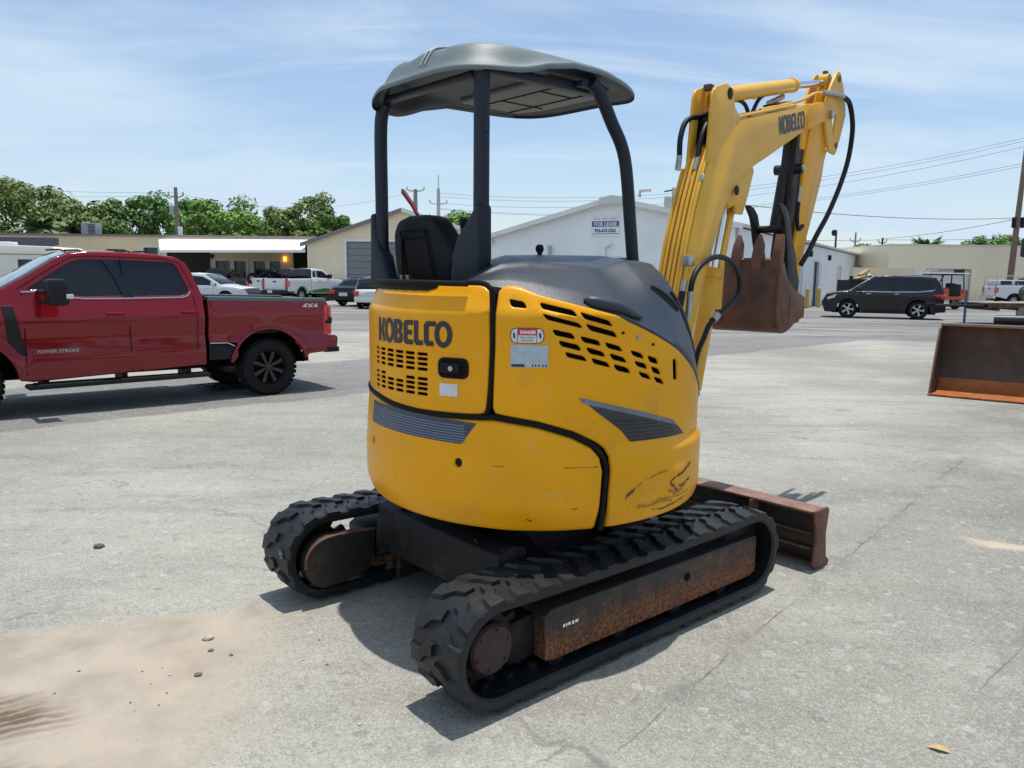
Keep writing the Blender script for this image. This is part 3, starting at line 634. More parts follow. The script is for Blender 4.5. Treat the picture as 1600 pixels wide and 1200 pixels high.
# --- canopy
def cpt(a): n_ = 4.2; c, s = math.cos(a), math.sin(a); return (math.copysign(abs(c)**(2/n_), c), math.copysign(abs(s)**(2/n_), s))
CF, CR, CA, CB = -.01, -.190, .60, .495
def rimz(a):
    F, R = cpt(a); z = 2.625
    z -= .045*sm((-F-.1)/.5)+.050*sm((-R-.4)/.5)*sm((-F+.1)/.7)   # drooping rear edge and left corner
    z += .035*gs(F-.15, .42)*sm((R-.6)/.35)              # arch on the right side
    z -= .03*sm((F-.5)/.5)*sm((R-.2)/.6)*.6
    return z
def roofpt(rho, a, top):
    x, y = cpt(a); F, R = CF+CA*x*rho, CR+CB*y*rho; zr = rimz(a)
    if top:
        D_ = 2.668+.072*(1-rho**2.1); z = zr+(D_-zr)*sm((1-rho)/.17)+.02*(1-rho)
        # raised spine and grooves
        z += .012*sm((.10-abs(R-CR-.02))/.03)*sm((1-rho)/.25)
        z -= .010*gs(abs(R-CR-.02)-.13, .012)*sm((.93-rho)/.08)
    else:
        k = sm((.97-rho)/.17); z = zr-.012+(2.625-zr+.012)*k*1.0
        z += .02*sm((.35-abs(R-CR))/.05)*sm((.7-rho)/.05)*0
    return L(F, R, z)
na, nr = 96, 30
g = MB(); vs = []; fs = []
for lay in (1, 0):
    for i in range(nr):
        rho = ((i+1)/nr)**.8
        for k in range(na): vs.append(roofpt(rho, 2*math.pi*k/na, lay))
o1 = nr*na
for base in (0, o1):
    for i in range(nr-1):
        for k in range(na): fs.append((base+i*na+k, base+i*na+(k+1) % na, base+(i+1)*na+(k+1) % na, base+(i+1)*na+k))
    fs.append(tuple(base+k for k in range(na)))
# rolled rim between layers
b0 = len(vs)
for t in (.35, .75):
    for k in range(na):
        a = 2*math.pi*k/na; x, y = cpt(a); zr = rimz(a); vs.append(L(CF+CA*x*(1+.012*math.sin(math.pi*t)), CR+CB*y*(1+.012*math.sin(math.pi*t)), zr-.034*t))
def rr3(A, B):
    for k in range(na): fs.append((A+k, A+(k+1) % na, B+(k+1) % na, B+k))
rr3((nr-1)*na, b0); rr3(b0, b0+na); rr3(b0+na, o1+(nr-1)*na)
g.faces(vs, fs); roof = g.build('canopy_roof', mat('weathered_canopy_plastic', (.125, .155, .158), .50, var=.10, vscale=5, bump=.18, bscale=220, spots=(((.2, .19, .16), 8, .6, .2, .25),)), EX, smooth=40)
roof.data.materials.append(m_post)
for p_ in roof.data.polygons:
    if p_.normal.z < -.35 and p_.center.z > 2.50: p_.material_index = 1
g = MB()
g.plate([(F, R) for F, R in ((-.02, -.56), (.40, -.56), (.45, -.40), (.45, .0), (.40, .15), (-.02, .15))], 2.605, 2.63, f=lambda x, y, z: L(x, z, y), bev=.008); lin = g.build('roof_lining', m_roofu, EX)
g = MB()
for x0, x1, y0, y1 in ((.1, .104, -.56, .15), (.1, .40, -.35, -.346), (.1, .33, -.05, -.046), (.33, .334, -.56, .15)): g.box(x0, x1, -y1, -y0, 2.600, 2.606)
g.build('lining_seam', m_black, lin)
for dy in (0, .035):
    g = MB(); g.tube([Vector(roofpt(r_, math.pi-.02-.0*dy, 1))+Vector((0, -(.02-dy)*1.0, .004)) for r_ in np.linspace(.70, .93, 7)], .005, 6); g.build('roof_rib', mat('pale_rib', (.28, .30, .30), .5) if dy == 0 else bpy.data.materials['pale_rib'], roof)
g = MB(); g.box(-.44, .25, .16, .22, 2.56, 2.60, bev=.01, f=lambda x, y, z: L(x, y, z)); g.box(-.50, -.44, -.60, .16, 2.54, 2.57, bev=.01, f=lambda x, y, z: L(x, y, z)); g.build('roof_support_frame', m_post, EX)
def post(pts, r, n=6):
    g = MB(); g.tube(catmull([Vector(L(*p)) for p in pts], n), r, 16); return g.build('canopy_post', m_post, EX)
post([(-.47, -.637, 1.55), (-.47, -.637, 2.0), (-.47, -.637, 2.44), (-.46, -.60, 2.54)], .034)
post([(-.47, .198, 1.55), (-.47, .198, 2.0), (-.47, .198, 2.555)], .036)
post([(.60, .27, 1.3), (.50, .27, 1.70), (.462, .27, 1.92), (.40, .27, 2.27), (.29, .27, 2.44), (.20, .27, 2.56), (.14, .27, 2.60)], .032)
g = MB(); g.box(.08, .24, .18, .27, 2.575, 2.605, f=lambda x, y, z: L(x, y, z), bev=.006); g.build('post_bracket', m_post, EX)
g = MB(); g.box(-.49, -.455, .228, .240, 2.30, 2.35, f=lambda x, y, z: L(x, y, z), bev=.006); g.build('post_clip', m_post, EX)
# post fairings
def fair(name, pts, F0, F1, m=m_hood):
    g = MB(); b = bmesh.new(); A = [b.verts.new(L(F0, p[0], p[1])) for p in pts]; B = [b.verts.new(L(F1, p[0], p[1])) for p in pts]; k = len(pts)
    b.faces.new(A); b.faces.new(B[::-1])
    for i in range(k): b.faces.new((A[i], B[i], B[(i+1) % k], A[(i+1) % k]))
    bmesh.ops.recalc_face_normals(b, faces=b.faces); bmesh.ops.bevel(b, geom=[e for e in b.edges if e.calc_face_angle(0) > .3], offset=.016, segments=3, affect='EDGES', profile=.5)
    g.merge(b); return g.build(name, m, EX)
fair('post_fairing', [(.02, 1.645), (.035, 1.77), (.07, 1.85), (.15, 1.925), (.20, 1.98), (.215, 1.995), (.242, 1.985), (.245, 1.75), (.225, 1.68), (.22, 1.62), (.03, 1.61)], -.515, -.44, mat('slate_plastic', (.012, .018, .030), .55, spec=.3, bump=.15, bscale=200))
fair('post_fairing', [(-.70, 1.61), (-.69, 1.76), (-.688, 1.99), (-.65, 1.995), (-.64, 1.90), (-.60, 1.80), (-.57, 1.775), (-.525, 1.66), (-.49, 1.64), (-.49, 1.61)], -.515, -.44, bpy.data.materials['slate_plastic'])
# --- seat
g = MB(); sc = [(-.68, 1.62), (-.70, 1.80), (-.70, 1.90), (-.66, 1.965), (-.56, 1.985), (-.40, 1.985), (-.33, 1.965), (-.20, 1.83), (-.155, 1.76), (-.18, 1.66), (-.22, 1.60)]
b = bmesh.new(); A = [b.verts.new(L(-.36-.03*(p[1]-1.6), p[0], p[1])) for p in sc]; B = [b.verts.new(L(-.22-.05*(p[1]-1.6), p[0], p[1])) for p in sc]
b.faces.new(A); b.faces.new(B[::-1])
for i in range(len(sc)): b.faces.new((A[i], B[i], B[(i+1) % len(sc)], A[(i+1) % len(sc)]))
bmesh.ops.recalc_face_normals(b, faces=b.faces); bmesh.ops.bevel(b, geom=[e for e in b.edges if e.calc_face_angle(0) > .25], offset=.035, segments=5, affect='EDGES', profile=.5); g.merge(b)
sb = g.build('seat_back', m_seat, EX, smooth=50)
g = MB(); rect = [(-.60, 1.88), (-.575, 1.905), (-.40, 1.905), (-.37, 1.87), (-.29, 1.60)]
g.tube(catmull([Vector(L(-.372-.03*(p[1]-1.6), p[0], p[1])) for p in rect], 5), .006, 8); g.tube([Vector(L(-.372, p[0], p[1])) for p in ((-.585, 1.60), (-.60, 1.80), (-.60, 1.88))], .006, 8)
g.tube([Vector(L(-.374, p[0], p[1])) for p in ((-.59, 1.865), (-.39, 1.868))], .004, 8)
g.build('backrest_ridge', m_black, sb)
g = MB(); g.box(-.36, .12, -.62, -.16, 1.50, 1.62, f=lambda x, y, z: L(x, y, z), bev=.04); g.build('seat_cushion', m_seat, EX)
g = MB(); g.lathe([(.012, 0), (.014, .03)], 12, axis='z', c=L(-.44, -.50, 1.645)); g.lathe([(.012, 0), (.014, .03)], 12, axis='z', c=L(-.44, -.44, 1.645)); g.build('seat_bolt', m_steel, EX)
g = MB(); g.box(-.10, .25, .05, .17, 1.30, 1.62, f=lambda x, y, z: L(x, y, z), bev=.03); g.build('control_console', m_seat, EX)
def lever(F, R, m1=m_seat):
    g = MB(); g.tube(catmull([Vector(L(F, R, 1.6)), Vector(L(F+.02, R, 1.75)), Vector(L(F, R, 1.86))], 4), .01, 8); o = g.build('control_lever', m_seat, EX)
    g = MB(); g.tube(catmull([Vector(L(F, R, 1.86)), Vector(L(F-.01, R, 1.92)), Vector(L(F-.015, R, 1.985)), Vector(L(F-.01, R, 2.0))], 3), [.016, .02, .022, .022, .024, .026, .028, .028, .026, .014], 12); g.build('lever_grip', m1, o)
lever(.12, -.68)
g = MB(); g.tube([Vector(L(.0, -.93, 1.92)), Vector(L(.0, -1.0, 2.03))], .010, 8); lo = g.build('safety_lever', m_seat, EX)
g = MB(); g.tube([Vector(L(.0, -1.0, 2.03)), Vector(L(.0, -1.05, 2.09)), Vector(L(.0, -1.15, 2.175)), Vector(L(.0, -1.165, 2.19))], [.011, .014, .0155, .008], 12); g.build('red_grip', m_redl, lo)
g = MB(); g.tube(catmull([Vector(L(.0, -.93, 1.92)), Vector(L(-.02, -.80, 1.75)), Vector(L(-.05, -.68, 1.55))], 4), .010, 8); g.build('lever_rod', m_seat, lo)
# --- boom assembly frame
d_ = .70-YAW
def Bf(F, y, Z):
    """boom frame: F forward, y = -right"""
    R = -y; return L(.85+F*math.cos(d_)-R*math.sin(d_), .18+F*math.sin(d_)+R*math.cos(d_), Z)
def bplate(name, poly, Ra, Rb, m, parent=None, bev=.006):
    g = MB(); g.plate(poly, -Rb, -Ra, f=Bf, bev=bev); return g.build(name, m, parent or EX)
def btube(name, pts, r, m, parent=None, seg=12, n=5):
    g = MB(); q = catmull([Vector(p) for p in pts], n) if len(pts) > 2 else [Vector(p) for p in pts]
    g.tube([Vector(Bf(p[0], -p[1], p[2])) for p in q], r, seg); return g.build(name, m, parent or EX)
boom_poly = [(-.10, .95), (-.06, 1.2), (.05, 1.588), (.131, 1.872), (.215, 2.10), (.299, 2.29), (.369, 2.408), (.445, 2.50), (.569, 2.585), (.702, 2.63), (1.328, 2.783), (1.828, 2.903), (2.156, 2.98), (2.23, 2.96), (2.24, 2.90), (2.146, 2.843),
             (1.824, 2.737), (1.588, 2.637), (1.128, 2.45), (.978, 2.392), (.789, 2.301), (.678, 2.231), (.617, 2.157), (.50, 1.984), (.409, 1.805), (.33, 1.65), (.20, 1.30), (.12, .95)]
boom = bplate('boom', boom_poly, -.05, .09, m_yelf, bev=.008)
bplate('boom_reinforcement', [(1.84, 2.905), (2.18, 2.985), (2.25, 2.97), (2.26, 2.89), (2.15, 2.835), (1.80, 2.72)], -.095, .10, m_yel, boom)
logo('brand_lettering', lambda x, y, h: Bf(1.33+x*.968+y*-.23, -.0925, 2.625+x*.235+y*.97), m_navy, boom, .47, .118)
ear = [(.30, 2.33), (.338, 2.707), (.345, 2.735), (.37, 2.76), (.50, 2.805), (.56, 2.80), (.605, 2.775), (.622, 2.72), (.640, 2.69), (.72, 2.64), (.55, 2.50), (.40, 2.35)]
for a, c in ((.074, .092), (-.045, -.027)):
    e = bplate('cylinder_ear', ear, a, c, m_yelf, boom, bev=.004)
    g = MB(); ss = 1 if a > 0 else -1; yy = -(c if a > 0 else a)
    g.lathe([(.034, yy), (.034, yy-ss*.004), (.022, yy-ss*.006)], 20, f=Bf, c=(.555, 0, 2.755)); g.build('pin_boss', m_under, e)
g = MB(); g.tube([Vector(Bf(.555, .048, 2.755)), Vector(Bf(.555, -.095, 2.755))], .02, 12); g.build('pivot_pin', m_steel, boom)
bplate('ear_gap_dark', [(.38, 2.45), (.40, 2.60), (.50, 2.66), (.50, 2.5)], -.028, .07, m_dark, boom)  # black plate painted in as the darkness between the ears
g = MB(); g.box(.43, .48, -.03, .02, 2.765, 2.80, f=Bf, bev=.006); g.build('bump_stop', m_rustred, boom)
# lower cylinder bracket with pin
bplate('lower_ear', [(.62, 2.17), (.70, 2.26), (.86, 2.34), (.97, 2.39), (1.0, 2.36), (.93, 2.20), (.86, 2.075), (.76, 2.075), (.75, 2.13), (.66, 2.10)], .05, .072, m_yelf, boom, .004)
bplate('lower_ear', [(.62, 2.17), (.70, 2.26), (.86, 2.34), (.97, 2.39), (1.0, 2.36), (.93, 2.20), (.86, 2.075), (.76, 2.075), (.75, 2.13), (.66, 2.10)], -.072, -.05, m_yelf, boom, .004)
g = MB(); g.lathe([(.03, -.095), (.03, -.1), (.018, -.103)], 18, f=Bf, c=(.70, 0, 2.21)); g.build('pivot_boss', m_under, boom)
# boom cylinder in front of the boom
btube('boom_cylinder', [(.42, .0, 1.0), (.52, .0, 1.35), (.62, .0, 1.70)], .055, m_yelf)
bc = btube('cylinder_collar', [(.61, 0, 1.675), (.625, 0, 1.73)], .062, m_yelf)
btube('cylinder_rod', [(.62, .0, 1.70), (.76, .0, 2.18)], .026, m_chrome, bc)
bplate('cylinder_shield', [(.62, 1.5), (.66, 1.80), (.84, 2.25), (.88, 2.24), (.72, 1.78), (.70, 1.48)], -.06, .035, m_yelf, bc, .004)
# arm cylinder on top
ac = btube('arm_cylinder', [(.66, .028, 2.775), (1.70, .014, 3.02)], .046, m_yelf, seg=20)
btube('cylinder_gland', [(1.67, .015, 3.015), (1.72, .014, 3.025)], .050, m_yelf, ac, 20)
btube('cylinder_rod', [(1.70, .014, 3.02), (2.42, 0, 3.175)], .026, m_chrome, ac)
btube('rod_eye', [(2.38, .035, 3.18), (2.38, -.035, 3.18)], .05, m_yelf, ac)
btube('cylinder_eye', [(.56, .07, 2.755), (.56, -.02, 2.755)], .052, m_yelf, ac)
btube('feed_pipe', [(.98, .06, 2.80), (1.0, .055, 2.83), (1.3, .055, 2.905), (1.62, .055, 2.975)], .010, m_yelf, ac)
# arm (dipper)
armL = [(2.37, 3.225), (2.412, 3.245), (2.45, 3.24), (2.534, 3.15), (2.60, 3.05), (2.627, 2.954), (2.55, 2.80), (2.47, 2.66), (2.435, 2.63), (2.31, 2.64), (2.25, 2.70), (2.19, 2.82), (2.15, 2.93), (2.27, 3.12)]
for a, c in ((.075, .092), (-.092, -.075)):
    shell('arm_plate', armL, [roundpoly([(2.315, 2.90), (2.43, 2.93), (2.375, 2.75)], .015, 3)], lambda x, z, h, s=(1 if a > 0 else -1), k=max(abs(a), abs(c)): Bf(x, -s*(k+h), z), m_yelf, EX, step=.05, rd=.003, thick=.017)
arm = bplate('arm', [(2.10, 2.93), (2.20, 2.97), (2.27, 2.88), (2.30, 2.75), (2.29, 2.60), (2.25, 2.436), (2.13, 2.20), (2.02, 2.00), (1.86, 1.55), (1.80, 1.42), (1.72, 1.42), (1.72, 1.6), (1.81, 2.10), (1.884, 2.551), (1.96, 2.80)], -.07, .07, m_yel, bev=.010)
bplate('arm_top_web', [(2.22, 2.97), (2.36, 3.2), (2.44, 3.22), (2.52, 3.1), (2.46, 2.99), (2.33, 2.97)], -.03, .03, m_yel, arm, .004)
g = MB(); g.tube([Vector(Bf(2.26, .12, 2.90)), Vector(Bf(2.26, -.12, 2.90))], .03, 14); g.build('arm_pivot_pin', m_steel, arm)
g = MB(); g.lathe([(.022, -.094), (.022, -.099)], 14, f=Bf, c=(2.44, 0, 2.70)); g.lathe([(.026, -.094), (.026, -.099)], 14, f=Bf, c=(2.42, 0, 3.19)); g.build('pin_cap', m_rustred, arm)
g = MB(); g.box(2.37, 2.41, -.015, .02, 3.20, 3.255, f=Bf, bev=.006); g.build('bump_stop', m_rustred, arm)
# bucket cylinder on outer side of arm
bk = btube('bucket_cylinder', [(2.38, 0, 2.66), (2.0, 0, 1.97)], .045, m_yel, seg=18)
btube('cylinder_gland', [(2.03, 0, 2.03), (1.985, 0, 1.945)], .052, m_yel, bk, 18)
btube('cylinder_rod', [(2.0, 0, 1.97), (1.80, 0, 1.52)], .024, m_chrome, bk)
for a in (-.105, .085):
    bplate('bucket_link', [(1.70, 1.62), (1.76, 1.62), (1.90, 1.45), (1.885, 1.38), (1.83, 1.40), (1.70, 1.55)], a, a+.02, m_under, bk, .004)
# thumb
th_b = bplate('thumb_bracket', [(1.78, 2.82), (1.90, 2.83), (1.92, 2.58), (1.86, 2.2), (1.76, 1.80), (1.66, 1.66), (1.60, 1.70), (1.66, 2.0), (1.70, 2.3)], -.05, .05, m_thumb, bev=.008)
bplate('worn_yellow_patch', [(1.80, 2.90), (1.95, 2.92), (1.95, 2.66), (1.90, 2.60), (1.80, 2.60)], -.058, .058, m_yel, th_b, .006)
btube('thumb_cylinder', [(1.72, -.02, 2.42), (1.60, -.02, 2.02)], .036, m_thumb, th_b)
btube('thumb_cylinder_eye', [(1.76, -.10, 2.455), (1.76, .10, 2.455)], .036, m_thumb, th_b)
g = MB(); g.lathe([(.024, -.10), (.024, -.112), (.012, -.116)], 16, f=Bf, c=(1.76, 0, 2.455)); g.build('cylinder_pin_cap', m_steel, th_b)
btube('thumb_hose_fitting', [(1.78, .085, 2.33), (1.76, .085, 2.22)], .013, m_steel, th_b)
btube('thumb_hose', [(1.76, .085, 2.22), (1.74, .09, 2.10), (1.78, .09, 2.03), (1.84, .095, 2.06)], .014, m_hose, th_b)
tine = [(1.60, 1.52), (1.55, 1.62), (1.52, 1.75), (1.50, 1.88), (1.46, 1.97), (1.44, 2.03), (1.40, 2.10), (1.335, 2.155), (1.325, 2.175), (1.36, 2.18), (1.43, 2.165), (1.50, 2.12), (1.545, 2.04), (1.57, 1.97), (1.60, 1.92), (1.66, 1.86), (1.70, 1.76), (1.76, 1.66), (1.74, 1.55), (1.68, 1.48)]
tm = bplate('hydraulic_thumb', tine, .10, .125, m_thumb, None, .004)
bplate('thumb_tine', tine, -.125, -.10, m_thumb, tm, .004)
g = MB(); g.tube([Vector(Bf(1.52, .10, 2.02)), Vector(Bf(1.52, -.10, 2.02))], .026, 14); g.build('thumb_cross_tube', m_thumb, tm); g = MB(); g.tube([Vector(Bf(1.62, .12, 1.62)), Vector(Bf(1.62, -.12, 1.62))], .035, 14); g.build('thumb_pivot_tube', m_thumb, tm)
# bucket, curled with teeth up
bo = [(1.13, 1.80), (1.115, 1.70), (1.10, 1.55), (1.105, 1.42), (1.14, 1.345), (1.21, 1.315), (1.32, 1.33), (1.47, 1.385), (1.60, 1.41)]
bi = [(p[0]+.018, p[1]+.012) for p in bo]
bo = [tuple(p) for p in catmull([Vector(p) for p in bo], 4)]; bi = [tuple(p) for p in catmull([Vector(p) for p in bi], 4)]
g = MB(); k = len(bo); vs = []
for Rr in (-.235, .215):
    for p in bo+bi: vs.append((p[0], -Rr, p[1]))
fs = []
for i in range(k-1): fs += [(i, i+1, 2*k+i+1, 2*k+i), (k+i, 3*k+i, 3*k+i+1, k+i+1)]
fs += [(0, 2*k, 3*k, k), (k-1, 2*k-1, 4*k-1, 3*k-1)]; fs += [tuple(range(k))+tuple(range(2*k-1, k-1, -1)), tuple(range(2*k, 3*k))[::-1]+tuple(range(3*k, 4*k))]
g.faces(vs, fs, f=Bf); bucket = g.build('bucket', m_bucket, EX, smooth=30)
sidep = bo+[(1.60, 1.55), (1.40, 1.60), (1.26, 1.68), (1.19, 1.78)]
for a, c in ((.215, .232), (-.252, -.235)): bplate('bucket_side', sidep, a, c, m_bucket, bucket, .004)
for Rr in (-.205, -.075, .070, .205):
    g = MB(); w = .032
    pf = [(1.118, 1.74), (1.10, 1.80), (1.125, 1.90), (1.15, 1.965), (1.165, 1.965), (1.18, 1.90), (1.16, 1.79), (1.15, 1.74)]
    b = bmesh.new(); A = []; B = []
    for x, z in pf:
        ww = w if z < 1.88 else (.027 if z < 1.95 else (.008 if Rr < .1 else .026)); A.append(b.verts.new((x, -Rr-ww, z))); B.append(b.verts.new((x, -Rr+ww, z)))
    b.faces.new(A); b.faces.new(B[::-1])
    for i in range(len(pf)): b.faces.new((A[i], B[i], B[(i+1) % len(pf)], A[(i+1) % len(pf)]))
    bmesh.ops.recalc_face_normals(b, faces=b.faces); g.merge(b, Bf); g.build('bucket_tooth', m_rustred, bucket)
for a in (-.10, .085): bplate('bucket_ear', [(1.45, 1.39), (1.55, 1.52), (1.72, 1.62), (1.80, 1.60), (1.80, 1.44), (1.88, 1.42), (1.86, 1.36), (1.6, 1.34)], a, a+.018, m_bucket, bucket, .004)
g = MB()
for q in range(7): g.box(1.30+.002*q, 1.312+.002*q, -.2345, -.233, 1.42+.022*q, 1.43+.022*q, f=Bf)
g.build('side_perforation', m_dark, bucket)
# hydraulic tubes on the boom back
def bk_pt(s, R, off):
    """point along the back edge of the boom, offset outward"""
    P = [(-.08, 1.1), (.05, 1.588), (.131, 1.872), (.215, 2.10), (.299, 2.29), (.369, 2.408), (.445, 2.50), (.569, 2.585), (.702, 2.63), (1.328, 2.783), (1.9, 2.92)]
    i = min(int(s), len(P)-2); t = s-i; a, b = Vector(P[i]), Vector(P[i+1]); p = a+(b-a)*t; n_ = Vector((-(b-a).y, (b-a).x)).normalized(); p = p+n_*off; return (p[0], R, p[1])
for Rr, s1, r in ((-.050, 4.4, .011), (-.026, 4.6, .011), (.006, 4.9, .012), (.034, 5.2, .011)):
    btube('hydraulic_pipe', [bk_pt(s, Rr, .022) for s in np.arange(0, s1, .5)], r, m_yelf, boom, n=3)
btube('hydraulic_pipe', [bk_pt(s, .062, .020) for s in np.arange(0, 9.4, .5)], .011, m_yelf, boom, n=3)
btube('hydraulic_pipe', [bk_pt(s, .080, .016) for s in np.arange(0, 9.9, .5)], .009, m_yelf, boom, n=3)
for Rr in (-.038, .020, .074):
    g = MB(); g.box(-.028, .028, -.018, .018, -.02, .02, bev=.004, f=lambda x, y, z: Bf(.262+x*.4+z*.4, -Rr+y*1.3, 2.245+z)); cl = g.build('pipe_clamp', m_steel, boom)
for s_, Rr in ((9.0, .03), (9.35, .03)):
    g = MB(); p = bk_pt(s_, Rr, .02); g.box(-.04, .04, -.045, .045, -.012, .03, bev=.004, f=lambda x, y, z: Bf(p[0]+x, -p[1]+y, p[2]+z+x*.24)); g.build('pipe_clamp', m_steel if s_ > 9.2 else m_under, boom)
btube('hydraulic_hose', [(.225, -.045, 2.36), (.24, -.05, 2.48), (.30, -.045, 2.58), (.42, -.01, 2.62)], .016, m_hose, boom)
btube('hose_fitting', [(.21, -.045, 2.29), (.226, -.045, 2.37)], .017, m_steel, boom)
btube('hydraulic_hose', [(.30, .03, 2.36), (.35, .03, 2.50), (.44, .02, 2.60)], .016, m_hose, boom)
btube('hose_fitting', [(.275, .03, 2.29), (.305, .03, 2.37)], .017, m_steel, boom)
btube('hydraulic_hose', [(.64, .03, 2.72), (.78, .03, 2.765), (.90, .03, 2.76), (.98, .03, 2.70)], .013, m_hose, boom)
btube('hydraulic_hose', [(1.02, .03, 2.73), (1.12, .03, 2.83), (1.28, .03, 2.90), (1.40, .03, 2.92)], .013, m_hose, boom)
btube('hose_fitting', [(1.36, .03, 2.915), (1.50, .03, 2.95)], .015, m_steel, boom)
btube('hose_fitting', [(1.42, -.03, 2.86), (1.64, -.03, 2.94)], .022, m_steel, boom)
btube('hydraulic_pipe', [(1.05, .07, 2.745), (1.5, .07, 2.855), (1.75, .075, 2.925), (1.95, .08, 3.0), (2.12, .085, 3.035)], .011, m_yelf, boom)
btube('hose_fitting', [(2.10, .085, 3.035), (2.30, .11, 3.055), (2.44, .125, 3.06)], .020, m_steel, boom)
btube('arm_hose', [(2.44, .125, 3.06), (2.56, .135, 3.03), (2.64, .14, 2.92), (2.66, .14, 2.80), (2.60, .14, 2.60), (2.44, .14, 2.38), (2.22, .14, 2.16), (2.04, .13, 2.0), (1.93, .12, 1.88), (1.84, .10, 1.78)], .019, m_hose, boom)
btube('hydraulic_hose', [(.045, .15, 1.50), (.05, .15, 1.55), (.07, .15, 1.655), (.152, .15, 1.739), (.334, .15, 1.797), (.535, .15, 1.78), (.67, .15, 1.692), (.675, .15, 1.583), (.486, .15, 1.487), (.315, .15, 1.413), (.24, .15, 1.33), (.163, .15, 1.23), (.12, .14, 1.0)], .016, m_hose, boom)
btube('hose_fitting', [(.04, .15, 1.45), (.055, .15, 1.60)], .019, m_steel, boom)
btube('hydraulic_hose', [(-.05, .11, 1.40), (.0, .115, 1.50), (.035, .115, 1.62)], .017, m_hose, boom)
btube('hose_fitting', [(.03, .115, 1.60), (.045, .115, 1.66)], .018, m_steel, boom)
btube('hydraulic_pipe', [(.045, .115, 1.66), (.07, .115, 1.76)], .012, m_yelf, boom)
g = MB(); g.box(.05, .12, -.135, -.09, 1.74, 1.80, f=Bf, bev=.006); g.build('pipe_block', m_steel, boom)
btube('hose_clamp', [(.40, .15, 1.46), (.34, .15, 1.43)], .024, m_steel, boom)
# ================================================================ GROUND
from mathutils import noise as MN
gm = bpy.data.materials.new('worn_pavement'); gm.use_nodes = True; T = gm.node_tree; B = T.nodes['Principled BSDF']; B.inputs['Roughness'].default_value = .85; B.inputs['Specular IOR Level'].default_value = .3
lk = T.links.new
tcn = N(T, 'ShaderNodeTexCoord'); OC = tcn.outputs['Object']; sx = N(T, 'ShaderNodeSeparateXYZ'); lk(OC, sx.inputs[0])
def noise(sc, det=5, ro=.6, vec=None, dist=0, w=0):
    n = N(T, 'ShaderNodeTexNoise'); n.noise_dimensions = '4D'; n.inputs['W'].default_value = w; n.inputs['Scale'].default_value = sc; n.inputs['Detail'].default_value = det; n.inputs['Roughness'].default_value = ro; n.inputs['Distortion'].default_value = dist; lk(vec or OC, n.inputs['Vector']); return n.outputs[0]
def mth(op, a, b=None, c=None):
    n = N(T, 'ShaderNodeMath', operation=op)
    for i, v in enumerate((a, b, c)):
        if v is None: continue
        if isinstance(v, (int, float)): n.inputs[i].default_value = v
        else: lk(v, n.inputs[i])
    return n.outputs[0]
def rng(v, a, b, c=0, d=1, t='SMOOTHSTEP'):
    n = N(T, 'ShaderNodeMapRange'); n.interpolation_type = t; lk(v, n.inputs[0]); n.inputs[1].default_value = a; n.inputs[2].default_value = b; n.inputs[3].default_value = c; n.inputs[4].default_value = d; return n.outputs[0]
def mixc(f, a, b):
    n = N(T, 'ShaderNodeMix', data_type='RGBA')
    for i, v in ((0, f), (6, a), (7, b)):
        if isinstance(v, tuple): n.inputs[i].default_value = (*v, 1)
        elif isinstance(v, (int, float)): n.inputs[i].default_value = v
        else: lk(v, n.inputs[i])
    return n.outputs[2]
def lin(ax, ay, bx, by, wob=0, ws=1.):
    """signed distance to the line a-b (positive on the left of a->b), with a wobble"""
    l = math.hypot(bx-ax, by-ay); nx, ny = -(by-ay)/l, (bx-ax)/l
    v = mth('ADD', mth('MULTIPLY', sx.outputs[0], nx), mth('MULTIPLY', sx.outputs[1], ny)); v = mth('SUBTRACT', v, ax*nx+ay*ny)
    if wob: v = mth('ADD', v, mth('MULTIPLY', mth('SUBTRACT', noise(ws, 4, .6, w=ax), .5), wob))
    return v
mpn = N(T, 'ShaderNodeMapping'); mpn.inputs['Scale'].default_value = (.35, 1.6, 1); mpn.inputs['Rotation'].default_value = (0, 0, math.radians(-28)); lk(OC, mpn.inputs[0])
big = noise(.35, 6, .6, w=1); med = noise(1.6, 6, .62, mpn.outputs[0], .3, 2); fine = noise(60, 4, .75, w=3); grit = noise(190, 2, .8, w=4)
col = mixc(rng(big, .3, .7), (.240, .232, .190), (.41, .396, .332))
col = mixc(rng(med, .45, .75, 0, .6), col, (.175, .167, .148))
mp2 = N(T, 'ShaderNodeMapping'); mp2.inputs['Scale'].default_value = (.5, 2.6, 1); mp2.inputs['Rotation'].default_value = (0, 0, math.radians(38)); lk(OC, mp2.inputs[0])
col = mixc(rng(noise(1.1, 6, .68, mp2.outputs[0], .5, 61), .54, .72, 0, .5), col, (.15, .142, .128)); col = mixc(rng(noise(2.4, 6, .66, mpn.outputs[0], .4, 62), .56, .72, 0, .5), col, (.42, .405, .365))
col = mixc(rng(noise(5.5, 6, .7, None, .3, 63), .55, .70, 0, .35), col, (.16, .152, .138))
# worn greenish-grey asphalt on the right foreground
fgm = mth('MULTIPLY', rng(lin(-.3, 0, 7.0, 14, 2.0, .6), -1.6, .8, 1, 0), rng(noise(.9, 6, .66, w=9), .28, .66))
col = mixc(mth('MULTIPLY', fgm, .80), col, (.115, .110, .094))
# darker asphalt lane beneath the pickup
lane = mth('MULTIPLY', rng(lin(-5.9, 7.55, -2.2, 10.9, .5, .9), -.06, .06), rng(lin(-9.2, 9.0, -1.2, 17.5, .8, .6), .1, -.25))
col = mixc(mth('MULTIPLY', lane, .75), col, mixc(rng(noise(2.2, 5, .6, w=11), .3, .7), (.095, .095, .095), (.15, .147, .143)))
